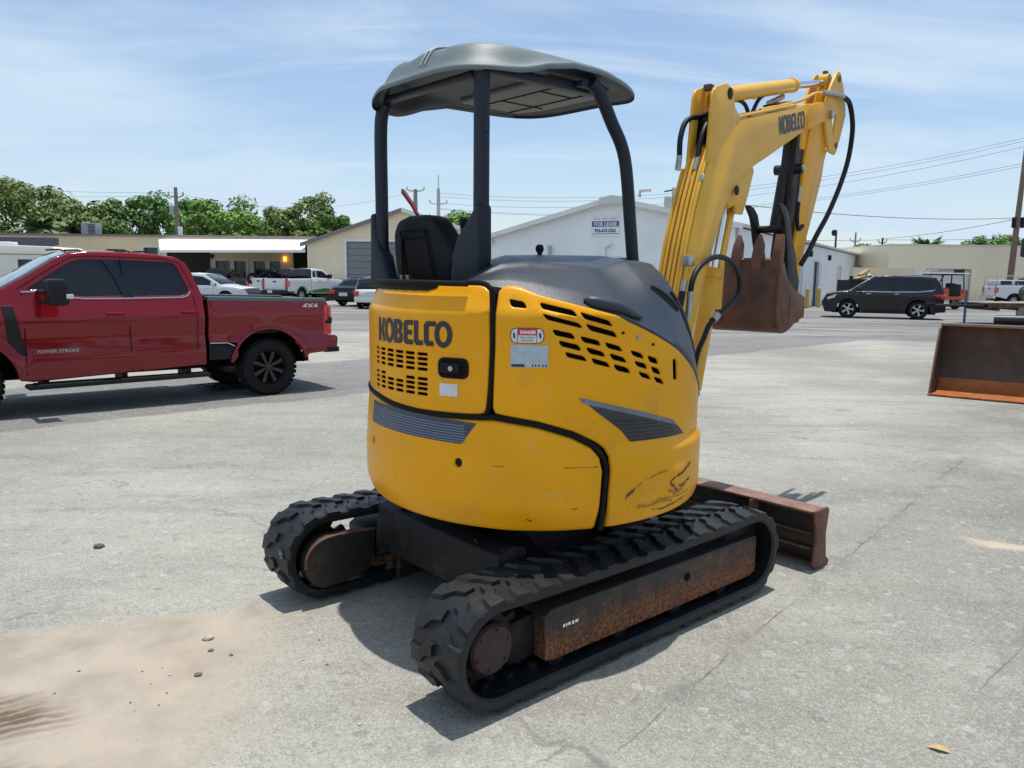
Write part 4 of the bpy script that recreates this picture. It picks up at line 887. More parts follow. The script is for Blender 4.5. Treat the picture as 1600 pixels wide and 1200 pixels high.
# dark parking asphalt beyond the concrete on the right, bleached in patches
pk = mth('MULTIPLY', rng(lin(0, 22.3, 12.5, 21.4, .9, .5), -.10, .10), rng(lin(0, 47, 30, 60, 1, .5), .2, -.2))
pkc = mixc(rng(noise(.45, 6, .65, mpn.outputs[0], w=14), .42, .60), (.10, .10, .098), (.25, .243, .225))
col = mixc(mth('MULTIPLY', pk, .85), col, pkc)
lb = mth('MULTIPLY', rng(lin(-14, 24.5, 0, 30.5, 1.2, .5), -.1, .1), rng(lin(-14, 30.5, 0, 36, 1.2, .5), .1, -.1)); col = mixc(mth('MULTIPLY', lb, .55), col, (.13, .127, .12))
# grit speckle
def cells(sc, w):
    v = N(T, 'ShaderNodeTexVoronoi'); v.inputs['Scale'].default_value = sc; v.inputs['Randomness'].default_value = 1; lk(OC, v.inputs['Vector']); s_ = N(T, 'ShaderNodeSeparateColor'); lk(v.outputs['Color'], s_.inputs[0]); return s_.outputs[0], s_.outputs[1]
ca, cb_ = cells(75, 0); cc, cd = cells(190, 1); ce, cf = cells(26, 2)
col = mixc(rng(ca, .70, 1.0, 0, .26), col, (.11, .106, .10)); col = mixc(rng(cb_, .80, 1.0, 0, .28), col, (.50, .49, .46))
col = mixc(rng(ce, .93, 1.0, 0, .3), col, (.10, .095, .09)); col = mixc(rng(cf, .95, 1.0, 0, .3), col, (.55, .54, .51))
col = mixc(rng(cc, .55, 1.0, 0, .40), col, (.09, .09, .09)); col = mixc(rng(cd, .62, 1.0, 0, .38), col, (.56, .55, .52))
# oil drips
oil = N(T, 'ShaderNodeTexVoronoi'); oil.inputs['Scale'].default_value = .62; lk(OC, oil.inputs['Vector']); col = mixc(mth('MULTIPLY', rng(oil.outputs['Distance'], .02, .11, .55, 0), rng(noise(9, 4, .6, w=21), .4, .6)), col, (.10, .095, .09))
# cracks
vo = N(T, 'ShaderNodeTexVoronoi'); vo.feature = 'DISTANCE_TO_EDGE'; vo.inputs['Scale'].default_value = .23
wv = N(T, 'ShaderNodeVectorMath', operation='ADD'); nv_ = N(T, 'ShaderNodeTexNoise'); nv_.inputs['Scale'].default_value = 1.3; nv_.inputs['Detail'].default_value = 6; lk(OC, nv_.inputs['Vector']); lk(OC, wv.inputs[0])
scv = N(T, 'ShaderNodeVectorMath', operation='SCALE'); scv.inputs['Scale'].default_value = .9; lk(nv_.outputs['Color'], scv.inputs[0]); lk(scv.outputs[0], wv.inputs[1]); lk(wv.outputs[0], vo.inputs['Vector'])
crk = mth('MULTIPLY', rng(vo.outputs['Distance'], .001, .004, 1, 0), rng(noise(.9, 3, .5, w=31), .50, .66)); col = mixc(mth('MULTIPLY', crk, .45), col, (.09, .085, .08))
def crack(ax, ay, bx, by, w=.006, wob=.07, st=.55):
    global col
    d = mth('ABSOLUTE', lin(ax, ay, bx, by, wob, 2.6)); l = math.hypot(bx-ax, by-ay); tx, ty = (bx-ax)/l, (by-ay)/l
    al = mth('ADD', mth('MULTIPLY', sx.outputs[0], tx), mth('MULTIPLY', sx.outputs[1], ty)); o = ax*tx+ay*ty
    m_ = mth('MULTIPLY', rng(d, w*.35, w, 1, 0), mth('MULTIPLY', rng(al, o, o+.15), rng(al, o+l-.3, o+l, 1, 0)))
    m_ = mth('MULTIPLY', m_, rng(noise(2.6, 3, .6, w=ax+5), .38, .64)); halo = mth('MULTIPLY', rng(d, 0, .10, .45, 0), mth('MULTIPLY', rng(al, o, o+.15), rng(al, o+l-.3, o+l, 1, 0)))
    col = mixc(mth('MULTIPLY', halo, rng(noise(7, 4, .6, w=ay), .45, .6)), col, (.15, .145, .135)); col = mixc(mth('MULTIPLY', m_, st), col, (.06, .055, .05))
crack(.18, 2.35, 4.4, 7.4, .007, .10, .6); crack(1.9, 3.0, 2.9, 3.9, .005, .05, .6); crack(-3.8, 5.2, -1.5, 5.9, .004, .15, .45); crack(2.2, 8.3, 5.5, 9.0, .006, .3, .5); crack(-.75, 2.3, -.05, 2.75, .006, .05, .3); crack(1.0, 9.0, 4.5, 7.6, .008, .2, .35)
# sand film
sd0 = lin(-3.4, 3.15, -.6, 3.98, .35, 2.0)                     # upper edge runs to the right and up
e1 = rng(sd0, -.16, .10, 1, 0)
rgt = lin(-.95, 4.2, -.62, 1.5, .5, 1.8)
e2 = rng(rgt, -.05, -.55, 0, 1)
smask = mth('MULTIPLY', e1, e2)
patch = mth('MULTIPLY', smask, rng(mth('ADD', noise(3.2, 6, .65, w=41), mth('MULTIPLY', e2, .22)), .36, .60))
sand = mixc(rng(noise(2.4, 5, .6, w=43), .35, .7), (.42, .36, .285), (.29, .245, .19))
# darker brown tyre ridges near the corner
rid = N(T, 'ShaderNodeTexWave'); rid.wave_type = 'BANDS'; rid.bands_direction = 'Y'; rid.inputs['Scale'].default_value = 6.5; rid.inputs['Distortion'].default_value = 3.2; rid.inputs['Detail'].default_value = 4; rid.inputs['Detail Scale'].default_value = 1.6
mpr = N(T, 'ShaderNodeMapping'); mpr.inputs['Rotation'].default_value = (0, 0, math.radians(-30)); lk(OC, mpr.inputs[0]); lk(mpr.outputs[0], rid.inputs['Vector'])
def blob(cx, cy, r0, r1, wob=.3):
    dx = mth('SUBTRACT', sx.outputs[0], cx); dy = mth('SUBTRACT', sx.outputs[1], cy); d = mth('SQRT', mth('ADD', mth('MULTIPLY', dx, dx), mth('MULTIPLY', mth('MULTIPLY', dy, dy), 3.0)))
    return rng(mth('ADD', d, mth('MULTIPLY', noise(3, 5, .65, w=cx), wob)), r0, r1, 1, 0)
bz = mth('MAXIMUM', blob(-1.97, 2.72, .30, .55), blob(-1.62, 2.36, .18, .45))
sand = mixc(mth('MULTIPLY', bz, rng(rid.outputs[0], .1, .8, .35, .95)), sand, (.115, .075, .045))
sand = mixc(rng(noise(70, 3, .7, w=47), .60, .70, 0, .5), sand, (.25, .2, .15)); sand = mixc(rng(noise(70, 3, .7, w=47), .36, .28, 0, .5), sand, (.66, .58, .47))
col = mixc(mth('MULTIPLY', patch, .94), col, sand)
# stray sand on the right and a thin spill of sand
ss = mth('MULTIPLY', rng(mth('ABSOLUTE', lin(2.95, 4.95, 4.4, 4.15, .22, 3)), .03, .11, 1, 0), rng(sx.outputs[0], 2.9, 3.1)); col = mixc(mth('MULTIPLY', ss, .8), col, (.52, .43, .31))
lk(col, B.inputs['Base Color'])
bpn = N(T, 'ShaderNodeBump'); bpn.inputs['Strength'].default_value = .45; bpn.inputs['Distance'].default_value = .012
hgt = mth('ADD', mth('MULTIPLY', fine, .5), mth('ADD', mth('MULTIPLY', cc, .25), mth('MULTIPLY', mth('MULTIPLY', rid.outputs[0], bz), 2.0))); lk(hgt, bpn.inputs['Height']); lk(bpn.outputs[0], B.inputs['Normal'])
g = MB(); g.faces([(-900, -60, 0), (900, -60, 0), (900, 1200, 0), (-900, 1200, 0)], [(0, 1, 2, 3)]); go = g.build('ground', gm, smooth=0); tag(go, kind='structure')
# sand drift as a real thin layer with wheel ruts
def sand_h(x, y):
    nx, ny = -.327, .945      # normal of the drift edge
    e = (x+3.4)*nx+(y-3.15)*ny+.10*MN.noise(Vector((x*2.2, y*2.2, 3)))
    h = .012*(1 if e < -.35 else max(0, min(1, -e/.35)))
    rt = (x+.78)+.25*(y-2.8)*-.2+.12*MN.noise(Vector((x*2, y*2, 9))); h *= max(0, min(1, -rt/.5))
    h *= .45+.9*max(0, MN.noise(Vector((x*3.1, y*4.5, 0)))+.45)
    h += .0025*MN.noise(Vector((x*30, y*30, 5)))
    for cx, cy, rx2, ry2 in ((-1.98, 2.74, .42, .17), (-1.62, 2.36, .3, .12)):
        u, v = x-cx, y-cy; a = .62; U, V = u*math.cos(a)+v*math.sin(a), -u*math.sin(a)+v*math.cos(a); k = max(0, 1-(U/rx2)**2-(V/ry2)**2)
        h += k*(.016*math.sin(V*95+1.5*MN.noise(Vector((U*5, V*9, 2))))+.012)*(.6+.6*MN.noise(Vector((U*6, V*3, 7))))
    return h-.003
g = MB(); NX, NY = 190, 150; vs = [(-2.9+2.5*i/NX, 1.75+2.3*j/NY) for i in range(NX+1) for j in range(NY+1)]
g.faces([(x, y, sand_h(x, y)) for x, y in vs], [(i*(NY+1)+j, (i+1)*(NY+1)+j, (i+1)*(NY+1)+j+1, i*(NY+1)+j+1) for i in range(NX) for j in range(NY)])
tag(g.build('sand_layer', gm, smooth=60), kind='structure')
# painted stall lines
ln = mat('worn_line_paint', (.62, .60, .54), .7, var=.2, vscale=6, spots=(((.3, .29, .27), 9, .5, .15, .8),))
for i, (a, b, c, d) in enumerate(((9.6, 27.0, 11.9, 25.3), (11.3, 30.4, 14.1, 28.0), (8.0, 24.4, 9.3, 23.3), (12.8, 33.6, 15.6, 31.2))):
    dx, dy = c-a, d-b; l = math.hypot(dx, dy); nx, ny = -dy/l*.05, dx/l*.05
    g = MB(); g.faces([(a+nx, b+ny, .004), (a-nx, b-ny, .004), (c-nx, d-ny, .004), (c+nx, d+ny, .004)], [(0, 1, 2, 3)]); tag(g.build('stall_line', ln, smooth=0), kind='structure')
# stones, leaf, drain grate
m_st = mat('pale_stone', (.45, .40, .36), .8, var=.2, vscale=30, bump=.3, bscale=80); m_st2 = mat('dark_stone', (.12, .10, .10), .8, var=.2, vscale=30)
def stone(x, y, s, m, label, group=None):
    b = bmesh.new(); bmesh.ops.create_icosphere(b, subdivisions=2, radius=s)
    q = Vector((rnd.random()*9, rnd.random()*9, 0))
    for v in b.verts:
        from mathutils import noise as mn
        v.co *= 1+.45*mn.noise(v.co/s*1.2+q); v.co.z = v.co.z*.55; v.co.x *= 1.25
    g = MB(); a = rnd.random()*6; g.merge(b, lambda X, Y, Z: (x+X*math.cos(a)-Y*math.sin(a), y+X*math.sin(a)+Y*math.cos(a), Z+s*.30+(max(0, sand_h(x, y)) if -2.9 < x < -.4 and 1.75 < y < 4.05 else 0))); o = g.build('stone', m, smooth=25); tag(o, label, 'stone', group); return o
stone(-1.385, 3.405, .022, m_st, 'pale stone on the sand left of the far track, largest of the scatter')
stone(-1.33, 3.30, .011, m_st2, 'small grey stone just below the largest pale stone on the sand')
stone(-2.52, 4.62, .030, m_st2, 'flat dark brown stone on bare pavement left of the far track')
stone(-1.30, 3.08, .013, m_st2, 'greyish pebble on the middle of the sand patch')
for _ in range(60):
    u, v = rnd.random(), rnd.random(); x = -2.6+2.1*u; y = 2.15+1.5*v
    stone(x, y, rnd.choice((.003, .004, .006, .0075))*rnd.uniform(.7, 1.1), m_st if rnd.random() < .45 else m_st2, 'tiny pebble scattered on the sandy patch at the lower left', 'pebbles on the sandy patch')
g = MB(); lf = [(-.035, 0), (-.02, .012), (.0, .017), (.022, .012), (.04, 0), (.022, -.010), (0, -.014), (-.02, -.009)]
b0 = [(p[0], p[1], .004+.010*(abs(p[1])/.017)) for p in lf]+[(-.018, 0, .004), (.02, 0, .010)]
g.faces(b0, [(0, 1, 8), (1, 2, 8), (2, 3, 9, 8), (3, 4, 9), (4, 5, 9), (5, 6, 8, 9), (6, 7, 8), (7, 0, 8)]); g2 = g.build('fallen_leaf', mat('dry_leaf', (.48, .33, .14), .7, var=.2, vscale=60)); g2.location = (1.55, 2.62, 0); g2.rotation_euler = (0, 0, -.5); tag(g2, 'dry tan leaf lying on the pavement at the lower right', 'leaf')
g = MB()
for i in range(9): g.box(i*.12, i*.12+.05, 0, .8, .002, .012)
for j in (0, .25, .5, .77): g.box(0, 1.01, j, j+.03, .002, .013)
gr = g.build('drain_grate', m_under, smooth=0); gr.location = (-4.25, 11.0, 0); gr.rotation_euler = (0, 0, .7); tag(gr, 'black iron drain grate set in the asphalt beside the red pickup rear wheel', 'drain grate')
# ================================================================ BUILDINGS
def siding(name, col, rib=.3, depth=.5, dirt=(.3, .28, .25)):
    m = mat(name, col, .55, var=.05, vscale=.6, spots=((dirt, .7, .56, .3, .25),)); t = m.node_tree; b = t.nodes['Principled BSDF']
    uv = N(t, 'ShaderNodeUVMap'); s_ = N(t, 'ShaderNodeSeparateXYZ'); t.links.new(uv.outputs[0], s_.inputs[0])
    md = N(t, 'ShaderNodeMath', operation='PINGPONG'); md.inputs[1].default_value = rib/2; t.links.new(s_.outputs[0], md.inputs[0])
    mr = N(t, 'ShaderNodeMapRange'); mr.inputs[1].default_value = 0; mr.inputs[2].default_value = .03; t.links.new(md.outputs[0], mr.inputs[0])
    bp = N(t, 'ShaderNodeBump'); bp.inputs['Strength'].default_value = depth; bp.inputs['Distance'].default_value = .03; t.links.new(mr.outputs[0], bp.inputs['Height']); t.links.new(bp.outputs[0], b.inputs['Normal']); return m
def wallmesh(name, base0, base1, prof, holes, m, parent, thick=.12):
    """wall from base0 to base1 (xy), outline prof in (s,z); outward = left of base0->base1 reversed; uv in metres"""
    a, b = Vector((*base0, 0)), Vector((*base1, 0)); d = (b-a).normalized(); n_ = Vector((d.y, -d.x, 0))
    P, Tt, D = cdt(prof, holes, 3.0); bm = bmesh.new(); uvl = bm.loops.layers.uv.new('UVMap'); A = [bm.verts.new(a+d*p[0]+Vector((0, 0, p[1]))) for p in P]; Bv = [bm.verts.new(a+d*p[0]-n_*thick+Vector((0, 0, p[1]))) for p in P]
    for t in Tt:
        f = bm.faces.new([A[i] for i in t])
        for l, i in zip(f.loops, t): l[uvl].uv = (P[i][0], P[i][1])
        bm.faces.new([Bv[i] for i in t[::-1]])
    for e in [e for e in bm.edges if len(e.link_faces) == 1 and e.verts[0] in A[:0]]: pass
    A_i = {v: i for i, v in enumerate(A)}
    for e in list(bm.edges):
        if len(e.link_faces) == 1 and e.verts[0] in A_i and e.verts[1] in A_i: i, j = A_i[e.verts[0]], A_i[e.verts[1]]; bm.faces.new((A[i], A[j], Bv[j], Bv[i]))
    bmesh.ops.recalc_face_normals(bm, faces=bm.faces); me = bpy.data.meshes.new(name); bm.to_mesh(me); bm.free(); me.materials.append(m); return link(name, me, None, parent)
def wf(base0, base1):
    a, b = Vector((*base0, 0)), Vector((*base1, 0)); d = (b-a).normalized(); n_ = Vector((d.y, -d.x, 0))
    return lambda s, y, z: tuple(a+d*s+n_*y+Vector((0, 0, z)))
def rect(s0, s1, z0, z1): return [(s0, z0), (s1, z0), (s1, z1), (s0, z1)]
m_wm = siding('pale_blue_metal_siding', (.84, .86, .86), .30, .22); m_wm2 = siding('white_metal_siding', (.84, .86, .87), .30, .35)
m_tan = siding('tan_metal_siding', (.84, .71, .50), .30, .4); m_trim = mat('white_metal_trim', (.74, .74, .72), .5, var=.06, vscale=2); m_roofw = mat('white_metal_roof', (.62, .62, .60), .6, var=.08, vscale=.5)
m_stuc = mat('tan_stucco', (.80, .64, .42), .8, var=.07, vscale=.4, bump=.2, bscale=30); m_stuc2 = mat('pale_tan_stucco', (.84, .73, .53), .8, var=.05, vscale=.3, bump=.2, bscale=20)
m_grd = mat('grey_roller_door', (.20, .21, .22), .5, var=.06, vscale=2); m_shade = mat('dark_interior', (.02, .02, .022), .8); m_glz = mat('dark_window_glass', (.03, .035, .045), .1, spec=.6)
m_flat = mat('weathered_flat_roof', (.22, .2, .2), .8, var=.1, vscale=1); m_pole = mat('grey_weathered_pole', (.20, .17, .14), .8, var=.15, vscale=3); m_conc = mat('concrete_pole', (.38, .37, .35), .8, var=.08, vscale=2)
# white gabled metal building
wb = thing('metal_building', 'pale blue metal building with white gable trim and a for lease sign behind the excavator', 'building', (8.95, 31.8, 0))
def wl(o, p): return (p[0]-o[0], p[1]-o[1])
o0 = (8.95, 31.8); cR = (0, 0); gd = Vector((-.87, .49)).normalized(); sdv = Vector((.49, .87)).normalized()
Wd = 11.75; cL = tuple(gd*Wd); pk_ = 5.35; zE, zP, zL = 3.70, 4.90, 3.34
s_pk = Wd-pk_
# front wall runs from left corner to right corner so that the outward side faces the camera
d1 = 8.8-.2
fr_h = [rect(Wd-d1-1.0, Wd-d1+.1, 0, 2.47), rect(Wd-4.9-.9, Wd-4.9+.5, .9, 2.47)]
fw_ = wallmesh('front_wall', cL, cR, [(0, 0), (Wd, 0), (Wd, zE), (s_pk, zP), (0, zL)], fr_h, m_wm, wb)
F1 = wf(cL, cR)
for r_ in fr_h:
    s0, z0, s1, z1 = r_[0][0], r_[0][1], r_[1][0], r_[2][1]
    g = MB()
    for bx in ((s0-.08, s0, z0, z1+.08), (s1, s1+.08, z0, z1+.08), (s0, s1, z1, z1+.08)): g.box(bx[0], bx[1], -.02, .04, bx[2], bx[3], f=F1)
    fo = g.build('opening_frame', m_trim, wb, smooth=0)
    g = MB(); g.box(s0, s1, -.11, -.09, z0, z1, f=F1); g.build('dark_opening', m_glz, fo, smooth=0)
LEN = 62
bk0 = tuple(Vector(cR)+sdv*LEN); sh = [rect(19.2, 21.0, 0, 2.7), rect(13.0, 15.2, 0, 3.0), rect(30, 32, 0, 2.6)]
wallmesh('side_wall', cR, bk0, rect(0, LEN, 0, zE-.05), sh, m_wm2, wb)
F2 = wf(cR, bk0)
for i, r_ in enumerate(sh):
    s0, z0, s1, z1 = r_[0][0], r_[0][1], r_[1][0], r_[2][1]; g = MB()
    for bx in ((s0-.1, s0, z0, z1+.1), (s1, s1+.1, z0, z1+.1), (s0, s1, z1, z1+.1)): g.box(bx[0], bx[1], -.02, .05, bx[2], bx[3], f=F2)
    fo = g.build('door_frame', m_trim, wb, smooth=0); g = MB(); g.box(s0, s1, -.11, -.08, z0, z1, f=F2); g.build('doorway' if i == 0 else 'shutter_door', m_shade if i == 0 else m_roofw, fo, smooth=0)
g = MB(); g.box(21.02, 22.1, .02, .07, .03, 2.65, f=F2); g.build('open_door_leaf', m_trim, wb, smooth=0)
for s_, z_ in ((17.2, 2.95), (25.0, 2.9)):
    g = MB(); g.box(s_, s_+.35, 0, .18, z_, z_+.35, f=F2, bev=.03); g.build('wall_lamp', m_under, wb)
# roof as two thick slopes with trim
def slope(name, s0, z0, s1, z1, m, th=.14, over=.25, L0=-.30, L1=LEN+.2, par=None):
    g = MB(); A = Vector(cL)
    def P(s, t, z): v = Vector(cL)-gd*s+sdv*t; return (v.x, v.y, z)
    g.faces([P(s, t, z+q) for q in (0, th) for t in (L0, L1) for s, z in ((s0, z0), (s1, z1))], [(0, 1, 3, 2), (4, 6, 7, 5), (0, 4, 5, 1), (2, 3, 7, 6), (0, 2, 6, 4), (1, 5, 7, 3)]); return g.build(name, m, par or wb, smooth=0)
sl_l, sl_r = (zP-zL)/s_pk, (zP-zE)/(Wd-s_pk)
slope('roof', -.25, zL-.25*sl_l+.02, s_pk, zP+.02, m_roofw); slope('roof', s_pk, zP+.02, Wd+.25, zE-.25*sl_r+.02, m_roofw)
slope('rake_trim', -.25, zL-.25*sl_l-.06, s_pk, zP-.06, m_trim, .21, L0=-.36, L1=-.31); slope('rake_trim', s_pk, zP-.06, Wd+.25, zE-.25*sl_r-.06, m_trim, .21, L0=-.36, L1=-.31)
g = MB()
def P3(s, t, z): v = Vector(cL)-gd*s+sdv*t; return (v.x, v.y, z)
g.faces([P3(s, -.38, z) for s, z in ((s_pk-.55, zP-.17), (s_pk+.55, zP-.17), (s_pk+.55, zP+.12), (s_pk, zP+.2), (s_pk-.55, zP+.08))]+[P3(s, -.365, z) for s, z in ((s_pk-.55, zP-.17), (s_pk+.55, zP-.17), (s_pk+.55, zP+.12), (s_pk, zP+.2), (s_pk-.55, zP+.08))], [(0, 1, 2, 3, 4), (9, 8, 7, 6, 5)]+[(i, (i+1) % 5, (i+1) % 5+5, i+5) for i in range(5)]); g.build('peak_cap', m_roofw, wb, smooth=0)
g = MB(); g.tube([P3(s_pk+.6, 1.5, 5.15), P3(s_pk+.6, 1.5, 5.42), P3(s_pk+1.1, 1.5, 5.42)], .07, 8); g.build('roof_vent', m_steel, wb)
g = MB(); g.box(0, Wd, .0, .02, zE-.02, zE, f=F1); g.bm.free()
# wall vents
for s_, z0, z1 in ((Wd-8.45+.1, 2.0, 2.95), (Wd-5.72, 1.6, 3.05)):
    g = MB(); g.tube([F1(s_, .12, z0), F1(s_, .12, z1-.12)], .07, 10); g.tube([F1(s_, .12, z1-.14), F1(s_+(.0 if z1 < 3 else .18), .12, z1), F1(s_+(.0 if z1 < 3 else .35), .12, z1+.06)], .085, 10); g.build('flue_pipe', m_steel if z1 < 3 else m_wm2, wb)
g = MB(); g.box(-.3, -.1, .0, .2, 3.1, 3.25, f=lambda s, y, z: F1(s+.55, y, z), bev=.03); g.build('wall_lamp', m_trim, wb)
# lease sign
sg_ = thing('lease_sign', 'white and blue for lease sign with a phone number on the gable wall', 'sign', (0, 0, 0)); sg_.location = (8.95, 31.8, 0)
Sx = lambda s, y, z: F1(s+Wd-5.0-1.35, y+.05, z+3.40)
m_sw = mat('white_sign_board', (.80, .80, .80), .5, var=.03, vscale=4); m_sb = mat('blue_sign_band', (.045, .09, .30), .5); m_sk = mat('dark_blue_print', (.04, .05, .12), .5)
SW = 1.30
g = MB(); g.box(0, SW, -.04, -.01, 0, .82, f=Sx); g.build('sign_board', m_sw, sg_, smooth=0)
g = MB(); g.box(.02, SW-.02, -.009, -.004, .40, .64, f=Sx); g.build('blue_band', m_sb, sg_, smooth=0)
g = MB(); g.box(.02, SW-.02, -.009, -.004, .09, .115, f=Sx); g.build('blue_line', m_sb, sg_, smooth=0)
text('sign_text', 'FOR LEASE', .235, lambda x, y, z: Sx(SW/2+x, 0, .435+y), m_sw, sg_, bold=.006, sx=.94)
text('phone_number', '954-633-2562', .205, lambda x, y, z: Sx(SW/2+x, 0, .17+y), m_sk, sg_, bold=.006, sx=.86)
for k in range(3):
    g = MB(); g.box(.1+k*.38, .1+k*.38+.30, -.009, -.004, .71, .755, f=Sx); g.build('faded_line', mat('faded_blue', (.45, .5, .62), .6) if k == 0 else bpy.data.materials['faded_blue'], sg_, smooth=0)
# bollards
for i, (x, y, h) in enumerate(((16.75, 44.9, 1.15), (18.05, 46.6, 1.15))):
    g = MB(); g.lathe([(.10, 0), (.10, h-.1), (.085, h-.03), (.05, h)], 14, axis='z'); o = g.build('bollard', mat('yellow_bollard_paint', (.68, .42, .03), .5, var=.1, vscale=4) if i == 0 else bpy.data.materials['yellow_bollard_paint']); o.location = (x, y, 0)
    tag(o, ('yellow steel bollard nearer the excavator bucket' if i == 0 else 'yellow steel bollard nearer the dark suv nose'), 'bollard', 'bollards along the metal building')
# tan gabled workshop
tb = thing('workshop_building', 'tan metal workshop with white roof and grey roller door left of the seat', 'building', (-13.1, 50, 0))
F3 = lambda s, y, z: (s, -y, z)
wd3, pk3 = 12.5, 6.1
wallmesh('front_wall', (0, 0), (wd3, 0), [(0, 0), (wd3, 0), (wd3, 3.75), (pk3, 5.62), (0, 3.50)], [rect(2.6, 6.6, 0, 3.66)], m_tan, tb)
g = MB()
for bx in ((2.42, 2.6, 0, 3.85), (6.6, 6.78, 0, 3.85), (2.6, 6.6, 3.66, 3.85)): g.box(bx[0], bx[1], -.02, .05, bx[2], bx[3], f=F3)
fo = g.build('door_frame', m_trim, tb, smooth=0); g = MB()
for k in range(9): g.box(2.6, 6.6, -.10, -.06, k*.405, k*.405+.39, f=F3, bev=.01)
g.build('roller_door', m_grd, fo, smooth=0)
for nm, m_, dz, th, y0, y1 in (('roof', m_roofw, .02, .12, .25, -30), ('rake_trim', m_trim, -.12, .25, .32, .26)):
    for (sa, za, sb_, zb) in ((-.25, 3.41, pk3, 5.62), (pk3, 5.62, wd3+.25, 3.68)):
        g = MB(); g.faces([F3(s, t, z+dz+q) for q in (0, th) for t in (y0, y1) for s, z in ((sa, za), (sb_, zb))], [(0, 1, 3, 2), (4, 6, 7, 5), (0, 4, 5, 1), (2, 3, 7, 6), (0, 2, 6, 4), (1, 5, 7, 3)]); g.build(nm, m_ if nm == 'roof' else m_flat if sa < 0 else m_trim, tb, smooth=0)
wallmesh('side_wall', (0, 30), (0, 0), rect(0, 30, 0, 3.4), [], m_tan, tb)
wallmesh('side_wall', (wd3, 0), (wd3, 30), rect(0, 30, 0, 3.6), [], m_tan, tb)
g = MB(); g.lathe([(.03, 0), (.11, .05), (.13, .14)], 12, axis='x', c=(5.9, -.15, 4.55)); g.lathe([(.02, 0), (.03, .2)], 8, axis='x', c=(5.65, -.1, 4.55)); g.build('flood_lamp', m_trim, tb)
# flat roofed tan row with awning
fb = thing('row_building', 'long tan flat roofed building with a white awning over dark bays at the left', 'building', (-36, 55, 0))
hs = [rect(12.0, 15.0, 0, 3.25), rect(15.35, 16.35, 0, 2.45), rect(16.65, 17.45, 0, 2.45), rect(18.0, 18.8, 0, 2.45), rect(19.1, 19.85, 0, 2.45), rect(20.75, 22.6, 0, 3.2), rect(10.4, 11.4, 0, 3.3)]
wallmesh('front_wall', (0, 0), (30, 0), rect(0, 30, 0, 4.05), hs, m_stuc, fb, .2)
for i, h in enumerate(hs):
    s0, s1, z1 = h[0][0], h[1][0], h[2][1]; sm_ = s1-s0 < 1.6
    g = MB(); t = .14 if sm_ else .06
    for bx in ((s0-t, s0, 0, z1+t), (s1, s1+t, 0, z1+t), (s0, s1, z1, z1+t)): g.box(bx[0], bx[1], -.03, .04, bx[2], bx[3], f=F3)
    fo = g.build('door_frame', m_trim if sm_ else m_stuc, fb, smooth=0); g = MB(); g.box(s0, s1, -.18, -.15, 0, z1, f=F3)
    if sm_: g.box((s0+s1)/2-.03, (s0+s1)/2+.03, -.15, -.12, 0, z1, f=F3)
    g.build('glass_door' if sm_ else 'dark_bay', m_glz if sm_ else m_shade, fo, smooth=0)
g = MB(); g.box(-.1, 30.1, -12, .15, 4.05, 4.17, f=F3); g.build('roof', m_flat, fb, smooth=0)
g = MB(); g.faces([(12.0, -1.2, 3.80), (22.4+.6, -1.2, 3.87), (23.0, -5.0, 3.12), (13.75, -5.0, 3.02)]+[(12.0, -1.2, 3.76), (23.0, -1.2, 3.83), (23.0, -5.0, 2.95), (13.75, -5.0, 2.86)], [(0, 1, 2, 3), (7, 6, 5, 4), (0, 4, 5, 1), (1, 5, 6, 2), (2, 6, 7, 3), (3, 7, 4, 0)]); g.faces([(12.0, -.12, 3.9), (23, -.12, 3.95), (23, -1.2, 3.87), (12, -1.2, 3.80)], [(0, 1, 2, 3)])
g.build('awning', mat('white_awning', (.86, .86, .84), .6), fb, smooth=0)
g = MB(); g.box(20.1, 20.3, .04, .22, 2.45, 2.78, f=F3, bev=.03); g.build('lit_wall_lamp', mat('amber_lamp', (.8, .35, .05), .4, emit=(1, .42, .06, 2.2)), fb)
g = MB(); g.box(15.05, 15.22, .04, .18, 2.6, 2.9, f=F3, bev=.03); g.build('wall_lamp', m_under, fb)
lb_ = thing('low_building', 'low building with a dark purple grey parapet at the far left edge', 'building', (-44, 49, 0))
wallmesh('front_wall', (0, 0), (15.6, 0), rect(0, 15.6, 0, 3.2), [], mat('purple_grey_wall', (.20, .18, .22), .7, var=.05, vscale=1), lb_, .2)
g = MB(); g.box(-.1, 15.65, -.6, .1, 3.2, 3.66, f=F3); g.build('parapet', mat('dark_parapet', (.10, .09, .13), .7), lb_, smooth=0)
# rooftop unit
ac_ = thing('rooftop_air_unit', 'grey box air conditioning unit on the tan flat roof', 'air conditioner', (-31.2, 57.5, 4.17))
g = MB(); g.box(0, 1.05, 0, .9, .05, .92, bev=.02); cs_ = g.build('casing', mat('grey_painted_metal', (.26, .29, .31), .5, var=.08, vscale=4), ac_)
g = MB()
for k in range(7): g.box(.5, 1.0, -.012, -.002, .15+k*.1, .2+k*.1)
g.build('grille', m_under, cs_, smooth=0)
